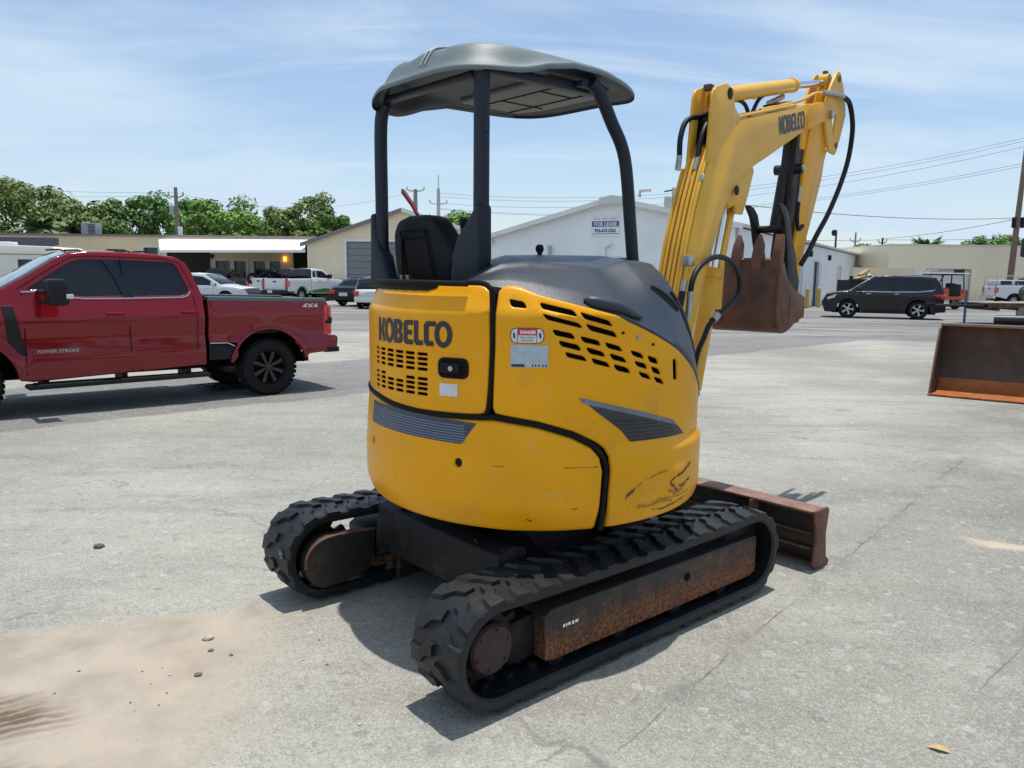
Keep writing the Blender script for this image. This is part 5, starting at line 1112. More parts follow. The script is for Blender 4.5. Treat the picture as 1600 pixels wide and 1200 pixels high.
# right warehouse
rw = thing('warehouse', 'long plain tan warehouse with a flat top and roller door at the right', 'building', (28.4, 62, 0))
rh = [rect(4.0, 7.3, 0, 2.45)]
wallmesh('front_wall', (.9, 0), (50, 0), rect(0, 49, 0, 4.32), [[(a-.9, b) for a, b in rh[0]]], m_stuc2, rw, .25)
wallmesh('end_wall', (.9, 25), (.9, .27), rect(0, 24.73, 0, 4.31), [], m_stuc2, rw, .25)
g = MB(); g.box(.85, 50, -25, .05, 4.32, 4.42, f=F3); g.build('parapet_cap', m_roofw, rw, smooth=0)
g = MB()
for bx in ((3.9, 4.0, 0, 2.55), (7.3, 7.4, 0, 2.55), (4.0, 7.3, 2.45, 2.55)): g.box(bx[0], bx[1], -.03, .04, bx[2], bx[3], f=F3)
fo = g.build('door_frame', m_conc, rw, smooth=0); g = MB()
for k in range(8): g.box(4.0, 7.3, -.20, -.17, k*.305, k*.305+.295, f=F3)
g.build('roller_door', m_roofw, fo, smooth=0)
aw = thing('annex_building', 'lower tan annex between the white building and the warehouse', 'building', (27.2, 68, 0))
wallmesh('front_wall', (0, 0), (6, 0), rect(0, 6, 0, 3.7), [], m_stuc2, aw, .25); g = MB(); g.box(0, 6, -8, 0, 3.7, 3.8, f=F3); g.build('roof', m_roofw, aw, smooth=0)
g = MB(); g.box(.2, 4.0, .02, 1.2, 2.55, 2.75, f=F3); g.build('small_canopy', m_flat, aw, smooth=0)
yw = thing('yard_wall', 'tan yard wall with a white metal gate behind the dark suv', 'wall', (24.4, 57, 0))
g = MB(); g.box(0, 4.5, -.2, 0, 0, 2.5, f=F3); g.build('wall_panel', m_stuc, yw, smooth=0); g = MB(); g.box(4.5, 5.6, -.15, -.05, 0, 2.35, f=F3)
for k in range(4): g.box(4.5+k*.35, 4.55+k*.35, -.05, 0, 0, 2.4, f=F3)
g.build('white_gate', m_trim, yw, smooth=0)
# debris container
dc = thing('debris_container', 'black open container heaped with cardboard and scrap behind the dark suv', 'container', (18.55, 43.5, 0), rz=0)
g = MB(); g.faces([(0, 0, .3), (3.3, 0, .3), (3.3, 1.8, .3), (0, 1.8, .3), (0, 0, 1.62), (3.3, 0, 1.62), (3.3, 1.8, 1.62), (0, 1.8, 1.62)], [(0, 1, 2, 3), (0, 1, 5, 4), (1, 2, 6, 5), (2, 3, 7, 6), (3, 0, 4, 7)])
for k in range(8): g.box(.1+k*.44, .18+k*.44, -.06, 0, .3, 1.62)
g.box(-.05, 3.35, -.07, .02, 1.58, 1.68); g.box(-.05, .1, -.05, .1, 1.6, 1.85)
g.build('body', m_shade, dc, smooth=0)
m_cb = mat('cardboard', (.42, .28, .15), .8, var=.1, vscale=4)
for i, (x, y, z, a, w_, m_) in enumerate(((.9, .8, 1.72, .3, .5, m_cb), (1.5, .7, 1.78, -.4, .6, m_sw), (1.2, 1.1, 2.0, .6, .5, m_cb), (2.1, .7, 1.7, .2, .5, m_sw), (.4, .8, 1.66, -.2, .35, m_sw))):
    g = MB(); c_, s_ = math.cos(a), math.sin(a); g.box(-w_/2, w_/2, -.3, .3, -.02, .10, f=lambda X, Y, Z: (x+X*c_-Z*s_, y+Y, z+X*s_+Z*c_)); g.build('scrap_sheet', m_, dc, smooth=0)
# ================================================================ TREES
m_bark = mat('bark', (.10, .075, .055), .9, var=.2, vscale=6)
def leafmat(name, c1, c2):
    m = mat(name, c1, .6, var=.25, vscale=.8, spots=((c2, .9, .48, .2, .8),), spec=.3); return m
LM = [leafmat('dark_green_leaves', (.085, .175, .035), (.17, .27, .055)), leafmat('bright_green_leaves', (.13, .26, .045), (.23, .36, .07)), leafmat('olive_leaves', (.14, .21, .05), (.26, .235, .09)), leafmat('grey_green_leaves', (.10, .155, .06), (.15, .21, .08))]
from mathutils import noise as MN
def tree(x, y, h, r, lm, label, seed, kind='round', n=2600, ls=.30, base=.35, group='trees behind the buildings'):
    t = thing('palm_tree' if kind == 'palm' else 'broadleaf_tree', label, 'tree', (x, y, 0), group=group); rr = random.Random(seed)
    if kind == 'palm':
        g = MB(); g.tube([(0, 0, 0), (.1, 0, h*.4), (.15, .1, h*.82)], [.22, .17, .13], 8); g.build('trunk', m_bark, t)
        g = MB()
        for k in range(46):
            a = rr.random()*6.28; el = rr.uniform(-.5, 1.2); L_ = r*rr.uniform(.8, 1.1); pv = None
            for q in range(7):
                u = q/6; d = L_*u; z = h*.82+d*math.sin(el)-.35*u*u*L_; p = Vector((.15+d*math.cos(a)*math.cos(el*.7), .1+d*math.sin(a)*math.cos(el*.7), z)); w = .30*math.sin(math.pi*min(1, u*.9+.1))+.03
                sv = Vector((-math.sin(a), math.cos(a), 0))*w; dr = Vector((0, 0, -w*.7))
                if pv: g.faces([pv[0], pv[1]+pv[2], p+sv+dr, p], [(0, 1, 2, 3)]); g.faces([pv[0], pv[1]-pv[2]+Vector((0, 0, 0)), p-sv+dr, p], [(0, 1, 2, 3)])
                pv = (p, p+dr, sv)
        g.build('crown', LM[lm], t, smooth=0); return t
    g = MB(); th = h*base
    g.tube([(0, 0, 0), (.05, .05, th), (.1, 0, h*.6)], [.25, .19, .09], 8)
    for k in range(6):
        a = k*1.05+rr.random(); g.tube([(0.05, .05, th*rr.uniform(.8, 1.1)), (r*.35*math.cos(a), r*.35*math.sin(a), h*.6), (r*.7*math.cos(a), r*.7*math.sin(a), h*.78)], [.1, .07, .03], 6)
    g.build('trunk', m_bark, t)
    # clumps of leaves
    cl = []
    for k in range(34):
        a = rr.random()*6.28; u = rr.random(); zz = base+(1-base)*rr.random()**.85; w = math.sqrt(max(.05, 1-((zz-.62)/.46)**2)) if kind == 'round' else math.sqrt(max(.1, 1-((zz-.55)/.5)**2))
        rad = r*w*math.sqrt(u)*.85; cl.append((Vector((rad*math.cos(a), rad*math.sin(a), h*zz*.93)), r*rr.uniform(.20, .36)))
    vs, fs = [], []
    for i in range(n):
        c, cr_ = cl[rr.randrange(len(cl))]; d = Vector((rr.gauss(0, 1), rr.gauss(0, 1), rr.gauss(0, 1))).normalized()*cr_*(rr.random()**.35); p = c+Vector((d.x, d.y, d.z*.75))
        nr_ = (d.normalized()+Vector((rr.uniform(-.6, .6), rr.uniform(-.6, .6), rr.uniform(0, .9)))).normalized(); t1 = nr_.orthogonal().normalized(); t1.rotate(Matrix.Rotation(rr.random()*6.28, 3, nr_)); t2 = nr_.cross(t1); s_ = ls*rr.uniform(.5, 1.25)
        b = len(vs); vs += [p-t1*s_*.9, p-t2*s_*.42, p+t1*s_*.9, p+t2*s_*.42+nr_*s_*.15]; fs.append((b, b+1, b+2, b+3))
    me = bpy.data.meshes.new('crown'); me.from_pydata([tuple(v) for v in vs], [], fs); me.materials.append(LM[lm]); link('crown', me, None, t); return t
TR = [(-50.5, 72, 9.4, 4.2, 3, 'tall feathery grey green tree at the far left edge', 'round'), (-45.5, 75, 10.0, 4.6, 2, 'tallest olive tree at the left, with rusty tinted top'), (-40.8, 74, 8.4, 4.4, 2, 'spreading olive tree right of the tallest left tree'),
      (-37.2, 77, 9.0, 3.4, 0, 'dark green tree behind the rooftop air unit'), (-33.0, 76, 8.9, 3.6, 0, 'dark ragged tree with open top left of the grey utility pole'), (-29.6, 77.5, 8.6, 3.2, 1, 'mid green tree just left of the grey utility pole'),
      (-26.6, 72, 8.5, 4.3, 1, 'dense bright green tree just right of the grey utility pole'), (-23.2, 80, 8.2, 3.2, 2, 'yellowish tree right of the dense bright green one'), (-21.0, 82, 9.9, 3.3, 2, 'tall brown topped tree above the awning end'),
      (-18.6, 80, 7.9, 3.0, 0, 'dark green tree left of the tan workshop roof'), (-16.2, 84, 7.0, 2.8, 1, 'light green small tree where the row of trees ends'), (-13.0, 86, 6.9, 2.6, 0, 'low green tree behind the tan workshop ridge'),
      (-6.4, 92, 9.0, 3.3, 1, 'green tree seen between seat and canopy post'), (43.6, 98, 5.9, 2.7, 0, 'small dark round tree left of the warehouse'), (46.6, 101, 5.9, 2.0, 0, 'narrow dark tree touching the warehouse corner'),
      (56.8, 96, 7.0, 3.2, 1, 'yellow green tree above the warehouse roof'), (60.3, 97, 7.3, 2.6, 2, 'taller olive tree above the warehouse roof near the frame edge'), (53.6, 97, 5.9, 1.8, 3, 'low grey green tree above the warehouse roof'),
      (-54, 70, 8.2, 4.0, 0, 'dark green tree cut by the left edge of view')]
for i, q in enumerate(TR): tree(q[0], q[1], q[2], q[3], q[4], q[5], 50+i, n=int(3000+q[3]*1100), ls=.27)
for i, (x, y, h, r, lb) in enumerate(((-39.5, 66, 6.3, 2.0, 'pale palm top behind the far left roof, left one'), (-36.6, 66, 5.8, 1.8, 'pale palm top behind the far left roof, right one'), (51.3, 99, 7.0, 2.3, 'palm crown showing above the warehouse roof'), (35.2, 100, 7.0, 2.2, 'dark palm crown behind the white building roof line'), (2.6-5.2, 92, 7.2, 1.2, 'tiny palm crown above the white roof edge right of the seat'))):
    tree(x, y, h, r, 3 if i < 2 else 0, lb, 90+i, kind='palm', group='palm crowns above the roofs')
for i in range(15):  # far backing wood
    pass
g = MB(); rr = random.Random(5); vs = []; fs = []
for i in range(9000):
    u = rr.random(); x = -62+50*u; hh = 5.2+1.2*math.sin(u*23)+.8*math.sin(u*61); p = Vector((x, 88+rr.uniform(-2, 2), rr.uniform(0, hh))); d = Vector((rr.gauss(0, 1), rr.gauss(0, 1), rr.gauss(0, 1))).normalized(); t1 = d.orthogonal().normalized()*.5; t2 = d.cross(t1)*.6; b = len(vs); vs += [p-t1, p-t2, p+t1, p+t2]; fs.append((b, b+1, b+2, b+3))
me = bpy.data.meshes.new('far_wood'); me.from_pydata([tuple(v) for v in vs], [], fs); me.materials.append(LM[0]); g.bm.free(); tag(link('far_wood', me), kind='stuff', label='continuous green wood far behind the tree row', cat='wood')
# ================================================================ POLES AND WIRES
def pole(name, label, x, y, h, r=.14, m=None, arms=(), lean=0, extra=None, grp='utility poles'):
    t = thing(name, label, 'pole', (x, y, 0), group=grp); g = MB(); g.tube([(0, 0, 0), (lean, 0, h)], [r*1.2, r*.75], 10); g.build('shaft', m or m_pole, t)
    for z, w in arms:
        g = MB(); g.tube([(-w+lean*z/h, 0, z+.12), (-w*.5+lean*z/h, 0, z), (w*.5+lean*z/h, 0, z), (w+lean*z/h, 0, z+.12)], .05, 6)
        g.build('crossarm', m or m_pole, t)
        for s_ in (-1, 1):
            g = MB(); g.lathe([(.04, 0), (.07, .06), (.05, .14), (.07, .2), (.03, .28)], 8, axis='z', c=(s_*w+lean*z/h, 0, z+.12)); g.build('insulator', m_conc, t)
    return t
p1_ = pole('utility_pole', 'slim grey utility pole among the trees at the left', -25.3, 60, 7.9, .17, arms=((7.2, .55),), grp=None)
g = MB(); g.lathe([(.14, 0), (.17, .03), (.17, .6), (.14, .64)], 12, axis='z', c=(-.3, -.1, 5.9)); g.build('transformer', m_conc, p1_); g = MB(); g.box(.1, .4, -.2, .0, 4.2, 5.0, bev=.03); g.build('meter_box', m_trim, p1_)
pole('utility_pole', 'short brown wooden pole with crossarm behind the seat', -8.6, 70, 9.0, .22, arms=((8.85, .75),), grp=None)
pole('utility_pole', 'tall concrete pole with two curved arms and top mast behind the seat', -7.07, 75, 9.6, .20, m_conc, arms=((8.2, .8), (6.9, .8)), grp=None)
g = MB(); g.tube([(-7.07, 75, 9.5), (-7.07, 75, 10.85)], .045, 6); mo = g.build('mast', m_conc); mo.parent = bpy.data.objects['utility_pole.002']; mo.matrix_parent_inverse = Matrix.Translation((7.07, -75, 0))
pr = pole('utility_pole', 'tall brown wooden utility pole leaning at the right edge', 37.6, 60, 12.6, .20, mat('brown_wood_pole', (.19, .125, .10), .8, var=.15, vscale=3), lean=.35, grp=None)
for s_ in (-.3, .35):
    g = MB(); g.lathe([(.10, 0), (.14, .04), (.14, .75), (.09, .8)], 12, axis='z', c=(s_+.15, -.1, 5.6)); g.build('transformer', m_under, pr)
pt_ = pole('utility_pole', 'grey pole with transformer mostly hidden behind the boom hoses', 8.35, 42, 6.3, .13, m_conc, grp=None)
g = MB(); g.lathe([(.15, 0), (.19, .04), (.19, .6), (.14, .66)], 12, axis='z', c=(-.32, -.1, 5.2)); g.build('transformer', m_conc, pt_); g = MB(); g.tube([(-.5, 0, 6.1), (.1, 0, 6.2)], .04, 6); g.build('crossarm', m_under, pt_)
pl = pole('street_lamp', 'dark lamp post with a drooping head left of the small poles', 28.3, 70, 5.9, .10, m_under, grp=None); pl['category'] = 'lamp post'
g = MB(); g.lathe([(.10, 0), (.22, .15), (.2, .45), (.08, .55)], 10, axis='z', c=(-.2, 0, 5.4)); g.build('lamp_head', m_under, pl)
pole('utility_pole', 'thin far pole with tangled wires in the middle of the three small ones', 34.3, 80, 6.3, .11, m_pole, arms=((5.4, .5),), grp=None)
pole('utility_pole', 'thin far pole with a loop of cable next to the small round tree', 36.1, 78, 5.7, .11, m_under, arms=((5.2, .4),), grp=None)
m_wire = mat('black_cable', (.06, .06, .07), .6)
def wire(label, a, b, sag, r=.016, n=14, grp='overhead wires'):
    a, b = Vector(a), Vector(b); pts = [a.lerp(b, i/n)-Vector((0, 0, sag*4*(i/n)*(1-i/n))) for i in range(n+1)]; g = MB(); g.tube(pts, r*.7, 5); tag(g.build('overhead_wire', m_wire), label, 'wire', grp)
wire('thin overhead wire on the far left running to the grey pole, upper of two', (-70, 72, 10.9), (-25.3, 60, 7.5), .7, .014); wire('thin overhead wire on the far left running to the grey pole, lower of two', (-70, 70, 9.2), (-25.3, 60, 7.3), .6, .014)
wire('long wire from the grey left pole to the pole behind the seat', (-25.3, 60, 7.5), (-8.6, 70, 8.9), 1.3, .014)
for i, (dz, l_) in enumerate(((0, 'topmost'), (-.22, 'second from top'), (-.62, 'third from top'))): wire('long sagging wire behind canopy and boom to the right pole, %s' % l_, (-7.07, 75, 9.2+dz*1.5), (37.95, 60, 12.2+dz), 1.9, .018)
for i, (dz, l_) in enumerate(((-1.25, 'upper'), (-1.45, 'lower'))): wire('mid height wire pair behind the boom to the right pole, %s one' % l_, (-7.07, 75, 8.3+dz*.4), (37.9, 60, 11.6+dz), 1.8, .017)
wire('straight dark wire right of the bucket arm to the brown pole', (8.35, 42, 5.9), (37.8, 60, 6.35), .5, .028); wire('wire rising steeply from the small far pole to the brown pole', (36.1, 78, 5.6), (37.8, 60, 6.3), .2, .03)
wire('low dark wire from the lamp post past the small poles to the brown pole', (10, 62, 4.9), (36.1, 78, 5.5), .2, .026); wire('dark wire leaving the brown pole foot toward the right edge', (36.1, 78, 5.5), (60, 50, 5.9), .4, .028)
# ================================================================ VEHICLES
def paint(name, col, rough=.3, metal=0, coat=.6, **k): return mat(name, col, rough, metal, coat, **k)
m_tyre = mat('tyre_rubber', (.007, .007, .008), .75, spec=.25, bump=.2, bscale=60, var=.2, vscale=10); m_gl = mat('dark_tinted_glass', (.008, .011, .015), .05, spec=.5); m_glc = mat('clear_car_glass', (.05, .08, .085), .06, spec=.7, coat=.6)
m_tail = mat('red_tail_lens', (.55, .012, .012), .15, coat=.8); m_head = mat('headlight_lens', (.6, .62, .65), .1, coat=.8); m_rimb = mat('gloss_black_rim', (.012, .012, .013), .3, .3, coat=.3); m_rims = mat('silver_alloy', (.5, .5, .52), .3, .85)
m_plas = mat('black_bumper_plastic', (.010, .010, .012), .55, spec=.3); m_chr = mat('bright_trim', (.6, .6, .6), .2, .9); m_plate = mat('number_plate', (.55, .6, .55), .5, var=.2, vscale=30)
def arcpts(cx, cz, r, a0, a1, n=10): return [(cx+r*math.cos(math.radians(a0+(a1-a0)*i/n)), cz+r*math.sin(math.radians(a0+(a1-a0)*i/n))) for i in range(n+1)]
def wheel(par, x, y, r, w, spokes=5, rm=None, rimr=.62, side=1):
    """side=+1: outer face towards +y"""
    g = MB(); R = r*rimr; h = w/2
    g.lathe(cap=False, prof=[(R, -h*.9), (R+.02, -h), (r*.93, -h), (r*.985, -h*.75), (r, -h*.4), (r, h*.4), (r*.985, h*.75), (r*.93, h), (R+.02, h), (R, h*.85)], seg=36, c=(x, y, r)); ty = g.build('tyre', m_tyre, par)
    if r > .37 and w > .25:
        g = MB()
        for k in range(36):
            a = 2*math.pi*k/36
            for s_ in (-1, 1): g.box(-.028, .028, s_*h*.15 if s_ > 0 else -h*.95, h*.95 if s_ > 0 else -h*.15, r-.004, r+.008, f=lambda X, Y, Z, a=a+s_*.04: (x+X*math.cos(a)-Z*math.sin(a), y+Y, r+X*math.sin(a)+Z*math.cos(a)))
        g.build('tread_blocks', m_tyre, ty, smooth=0)
    g = MB(); o = h*.75*side
    g.lathe([(R*.98, -o), (R*1.01, o*.95), (R*.95, o*1.02), (R*.88, o*.72), (R*.88, -o*.9)], 32, c=(x, y, r)); bd_ = MB(); bd_.lathe([(.02, o*.2), (R*.9, o*.2), (R*.9, o*.1), (.02, o*.1)], 24, c=(x, y, r)); bd_.build('rim_backing_dark', m_dark, ty)  # plain black disc paints the dark seen between the spokes
    for k in range(spokes):
        a = 2*math.pi*k/spokes+.35; hw = R*(.16 if spokes < 7 else .11)
        g.faces([(X*math.cos(a)-Z*math.sin(a)+x, y+Y, r+X*math.sin(a)+Z*math.cos(a)) for X, Y, Z in ((-hw*.6, o*.85, R*.15), (hw*.6, o*.85, R*.15), (hw, o*.95, R*.93), (-hw, o*.95, R*.93), (-hw*.9, o*.5, R*.15), (hw*.9, o*.5, R*.15), (hw*1.3, o*.6, R*.93), (-hw*1.3, o*.6, R*.93))], [(0, 1, 2, 3), (4, 7, 6, 5), (0, 3, 7, 4), (1, 5, 6, 2)])
    ri = g.build('rim', rm or m_rims, ty)
    g = MB(); g.lathe([(R*.22, o*.5), (R*.22, o*1.0), (R*.18, o*1.08), (.01, o*1.1)], 18, c=(x, y, r)); g.build('hub_cap', rm or m_rims, ri)
    return ty
def vehicle(root, outline, W2, mp, windows=(), strips=(), belt=1.0, tumble=.30, bulge=.06, step=.12, wheels=(), flare=.0, thick=.03, name='body', glass=None, seams=(), tuck=.12, nose=(None, None), topcrown=.035, panel=False):
    """side shells + lofted top. outline = clockwise from the lower rear going over the top; strips=[(i0,i1,mat,name)] of outline indices"""
    glass = glass or m_gl
    def yy(s, z):
        y = W2
        if z > belt: y -= tumble*(z-belt)
        if z < .75: y -= tuck*(.75-z)**1.5
        y += .022*math.exp(-((z-(belt-.10))/.10)**2)
        if panel: y += -.022*math.exp(-((z-1.06)/.16)**2)+.016*max(0, min(1, (.84-z)/.03))
        for wx, wr in wheels:
            d = math.hypot(s-wx, z-wr); y += flare*math.exp(-((d-wr*1.42)/.10)**2)
        x0, x1 = nose
        if x0 is not None and s < x0: y -= .16*((x0-s)/.5)**2
        if x1 is not None and s > x1: y -= .16*((s-x1)/.5)**2
        return y
    bodies = []
    for sd in (1, -1):
        f = lambda a, b, h, sd=sd: (a, sd*(yy(a, b)+h), b)
        o = shell(name if sd > 0 else name+'_side', outline, [w for w in windows], f, mp, root, step=step, thick=thick, rd=min(.02, step*.3), rdh=.006)
        bodies.append(o)
        for i, w in enumerate(windows):
            P, T_, D = cdt(w, [], .25); g = MB(); g.faces([(p[0], sd*(yy(p[0], p[1])-.018), p[1]) for p in P], [tuple(t) for t in T_]); g.build('side_window', glass, root)
    # top loft
    n = 10
    for (i0, i1, m_, nm) in strips:
        idx = list(range(i0, i1+1)); P = [outline[i] for i in idx]; g = MB(); vs = []
        # normals
        for k, p in enumerate(P):
            i = idx[k]; a = outline[max(0, i-1)]; b = outline[min(len(outline)-1, i+1)]; t = Vector((b[0]-a[0], b[1]-a[1])).normalized(); nn_ = Vector((-t.y, t.x))
            if nn_.y < 0 and abs(nn_.y) > .3: nn_ = -nn_
            cx = (min(q[0] for q in outline)+max(q[0] for q in outline))/2
            if abs(nn_.y) <= .3 and nn_.x*(p[0]-cx) < 0: nn_ = -nn_
            bl_ = topcrown if abs(nn_.y) > .75 else bulge
            Y_ = yy(*p)-.004
            for j in range(n+1):
                v = -1+2*j/n; c_ = (1-v*v)*bl_; vs.append((p[0]+nn_.x*c_, v*Y_, p[1]+nn_.y*c_))
        m1 = n+1; g.faces(vs, [(k*m1+j, k*m1+j+1, (k+1)*m1+j+1, (k+1)*m1+j) for k in range(len(P)-1) for j in range(n)])
        o = g.build(nm, m_, root, smooth=40); md = o.modifiers.new('t', 'SOLIDIFY'); md.thickness = .012; md.offset = -1
    return yy, bodies
def sidestrip(name, pts, w, yy, m, root, off=.004, sd=1):
    g = MB(); n = len(pts); vs = []
    for i, p in enumerate(pts):
        a = pts[max(0, i-1)]; b = pts[min(n-1, i+1)]; t = Vector((b[0]-a[0], b[1]-a[1])).normalized(); q = Vector((-t.y, t.x))*w/2
        for s_ in (-1, 1): vs.append((p[0]+q.x*s_, sd*(yy(p[0]+q.x*s_, p[1]+q.y*s_)+off), p[1]+q.y*s_))
    g.faces(vs, [(2*i, 2*i+1, 2*i+3, 2*i+2) for i in range(n-1)]); return g.build(name, m, root, smooth=0)
def sidepatch(name, poly, yy, m, root, off=.006, sd=1, r=.01, step=.08, thick=.006):
    return shell(name, roundpoly(poly, r, 3), [], lambda a, b, h: (a, sd*(yy(a, b)+off+h), b), m, root, step=step, rd=min(.008, r), thick=thick)
def at(root, s): return root
# ---------------------------------------------------------------- red pickup (hero)
sc_ = .852; fx, fy = -.765, -.644; rp = thing('pickup_truck', 'shiny dark red crew cab pickup with black wheels cut off by the left edge', 'pickup truck', (-3.351-.644*-1*0-.644*.98*sc_, 10.738+.765*.98*sc_, 0), math.atan2(fy, fx), scale=sc_)
m_red = paint('dark_red_metallic_paint', (.20, .0015, .007), .5, .0, .9, spec=.1, var=.04, vscale=2)
dd = dict(step=.06, belt=1.35, bulge=.05, flare=.045, panel=True)
bedo = [(-1.03, .66), (-1.06, 1.0), (-1.07, 1.44), (-1.03, 1.525), (-.9, 1.54), (0, 1.56), (.90, 1.585), (.935, 1.57), (.94, .90), (.88, .885), (.52, .875), (.50, .66), (.585, .56)]+arcpts(0, .45, .62, 10, 170, 16)+[(-.625, .58), (-.70, .64)]
yb_, _ = vehicle(rp, bedo, .985, m_red, (), (), tumble=.10, wheels=((0, .45),), name='bed_side', **dd)
cabo = [(.99, .56), (.985, 1.1), (.99, 1.585), (1.03, 1.72), (1.10, 1.93), (1.18, 2.10), (1.30, 2.175), (1.60, 2.215), (2.0, 2.235), (2.5, 2.235), (2.75, 2.205), (2.93, 2.13), (3.25, 1.92), (3.62, 1.70), (3.85, 1.675), (4.4, 1.63), (4.85, 1.52), (4.98, 1.38), (5.02, 1.0), (5.02, .70), (4.95, .50), (4.74, .50)]+arcpts(4.09, .45, .63, 8, 172, 16)+[(3.45, .50), (3.30, .47), (2.0, .52)]
wF = [(3.30, 1.70), (3.02, 1.90), (2.74, 2.08), (2.62, 2.12), (2.30, 2.125), (2.17, 1.9), (2.06, 1.62), (2.60, 1.61), (2.80, 1.63), (2.98, 1.70), (3.15, 1.71)]
wR = [(2.20, 2.122), (1.42, 2.105), (1.33, 2.07), (1.19, 1.72), (1.20, 1.66), (1.28, 1.62), (1.95, 1.61), (2.03, 1.66), (2.14, 1.95)]
yc_, _ = vehicle(rp, cabo, .985, m_red, (roundpoly(wF, .05), roundpoly(wR, .05)), ((2, 6, m_gl, 'rear_window'), (6, 10, m_red, 'roof'), (10, 13, m_glc, 'windshield'), (13, 17, m_red, 'hood'), (17, 20, m_plas, 'grille')), tumble=.27, wheels=((0, .45), (4.09, .45)), name='cab_side', **dd)
for sd in (1, -1):
    inn = lambda s, z: (yc_(s, z))
    sidestrip('bright_window_trim', [(3.36, 1.68), (3.18, 1.685), (3.0, 1.675), (2.82, 1.605), (2.6, 1.585), (2.05, 1.582), (1.28, 1.592), (1.20, 1.62), (1.165, 1.68)], .018, yc_, m_chr, rp, .006, sd)
    sidestrip('door_seam', [(3.36, 1.66), (3.355, 1.2), (3.37, .56)], .010, yc_, m_dark, rp, .0025, sd); sidestrip('door_seam', [(2.09, 2.16), (2.09, 1.6), (2.055, 1.2), (2.05, .55)], .010, yc_, m_dark, rp, .0025, sd); sidestrip('door_seam', [(1.13, 1.60), (1.10, 1.3), (1.12, .56)], .009, yc_, m_dark, rp, .0025, sd)
    sidestrip('door_seam', [(3.40, 1.72), (2.98, 2.0), (2.72, 2.155), (2.5, 2.175), (1.5, 2.155), (1.28, 2.10), (1.12, 1.72)], .010, yc_, m_dark, rp, .0025, sd)
    sidestrip('body_crease', [(3.2, .80), (1.0, .82)], .012, yc_, mat('shade_red', (.20, .002, .008), .35, 0, .3) if sd > 0 else bpy.data.materials['shade_red'], rp, .002, sd)
    for a in (2.10, 1.08):
        g = MB(); g.tube(catmull([Vector((a+.02, sd*(yc_(a, 1.37)+.006), 1.37)), Vector((a+.06, sd*(yc_(a, 1.37)+.045), 1.372)), Vector((a+.20, sd*(yc_(a, 1.37)+.045), 1.378)), Vector((a+.25, sd*(yc_(a, 1.37)+.006), 1.378))], 4), .017, 8); g.build('door_handle', m_red, rp)
    sidepatch('fender_vent', [(3.60, 1.50), (3.47, 1.50), (3.40, 1.1), (3.34, .82), (3.42, .84), (3.56, 1.02)], yc_, m_plas, rp, .008, sd)
    sidepatch('door_pillar', [(1.96, 1.60), (2.10, 1.60), (2.20, 1.88), (2.33, 2.135), (2.17, 2.135), (2.10, 1.93), (1.99, 1.66)], yc_, m_gl, rp, .005, sd, r=.005, thick=.004)
    # running board
    g = MB(); g.plate([(1.0, .385), (3.36, .37), (3.40, .40), (3.38, .44), (1.0, .45), (.95, .42)], sd*.88, sd*1.08, bev=.012); rbd = g.build('running_board', m_plas, rp)
    g = MB(); g.box(1.05, 3.3, min(sd*.93, sd*1.06), max(sd*.93, sd*1.06), .448, .456); g.build('step_pad', m_dark, rbd)
    for a in (1.2, 2.1, 3.1):
        g = MB(); g.box(a, a+.08, min(sd*.5, sd*.9), max(sd*.5, sd*.9), .40, .52); g.build('step_bracket', m_plas, rbd)
    sidepatch('bed_step', [(.93, .87), (.60, .865), (.53, .80), (.53, .62), (.93, .62)], lambda s, z: yb_(s, z)-.06, m_plas, rp, .0, sd)
    sidestrip('bright_step_trim', [(.93, .885), (.66, .88), (.56, .83)], .012, yb_, m_chr, rp, .006, sd)
    sidestrip('wheel_lip', arcpts(0, .45, .64, 12, 168, 16), .035, yb_, m_red, rp, .012, sd)
    # tail lamp
    tl = sidepatch('tail_lamp', [(-1.03, 1.43), (-.985, 1.43), (-.965, 1.2), (-.985, .95), (-1.05, .95)], yb_, m_tail, rp, .010, sd)
    g = MB(); g.box(-1.115, -1.03, min(sd*.80, sd*.985), max(sd*.80, sd*.985), .95, 1.43, bev=.012); g.build('lamp_back', m_tail, tl); g = MB(); g.box(-1.122, -1.0, min(sd*.82, sd*.998), max(sd*.82, sd*.998), 1.13, 1.24, bev=.005); g.build('lamp_band', m_plas, tl)
    # towing mirror
    mi = thing('m', None, None); bpy.data.objects.remove(mi)
    g = MB(); y0 = sd*(yc_(3.1, 1.6)); g.box(-.07, .07, min(sd*.24, sd*.58), max(sd*.24, sd*.58), -.15, .20, bev=.04, f=lambda X, Y, Z: (3.02+X*1.7+Z*.05, y0+Y, 1.66+Z)); mo_ = g.build('towing_mirror', m_plas, rp)
    g = MB()
    for z in (1.55, 1.68): g.tube([(3.17, y0-sd*.02, z), (3.12, y0+sd*.32, z)], .028, 8)
    g.build('mirror_arm', m_plas, mo_)
    g = MB(); g.box(-.05, .035, min(sd*.53, sd*.595), max(sd*.53, sd*.595), -.06, .0, bev=.008, f=lambda X, Y, Z: (2.90+X, y0+Y, 1.66+Z)); g.build('mirror_lamp', m_head, mo_)
    for x in (0, 4.09): wheel(rp, x, sd*.86, .455, .29, 8, m_rimb, .60, sd)
g = MB(); g.box(-1.07, -1.01, -.80, .80, .95, 1.54, bev=.02); tg = g.build('tailgate', m_red, rp)
g = MB(); g.box(-.98, .90, -.82, .82, 1.0, 1.03); g.box(-.98, .90, .80, .86, 1.0, 1.54); g.box(-.98, .90, -.86, -.80, 1.0, 1.54); g.box(.86, .92, -.86, .86, 1.0, 1.55); g.build('bed_liner', m_plas, rp, smooth=0)
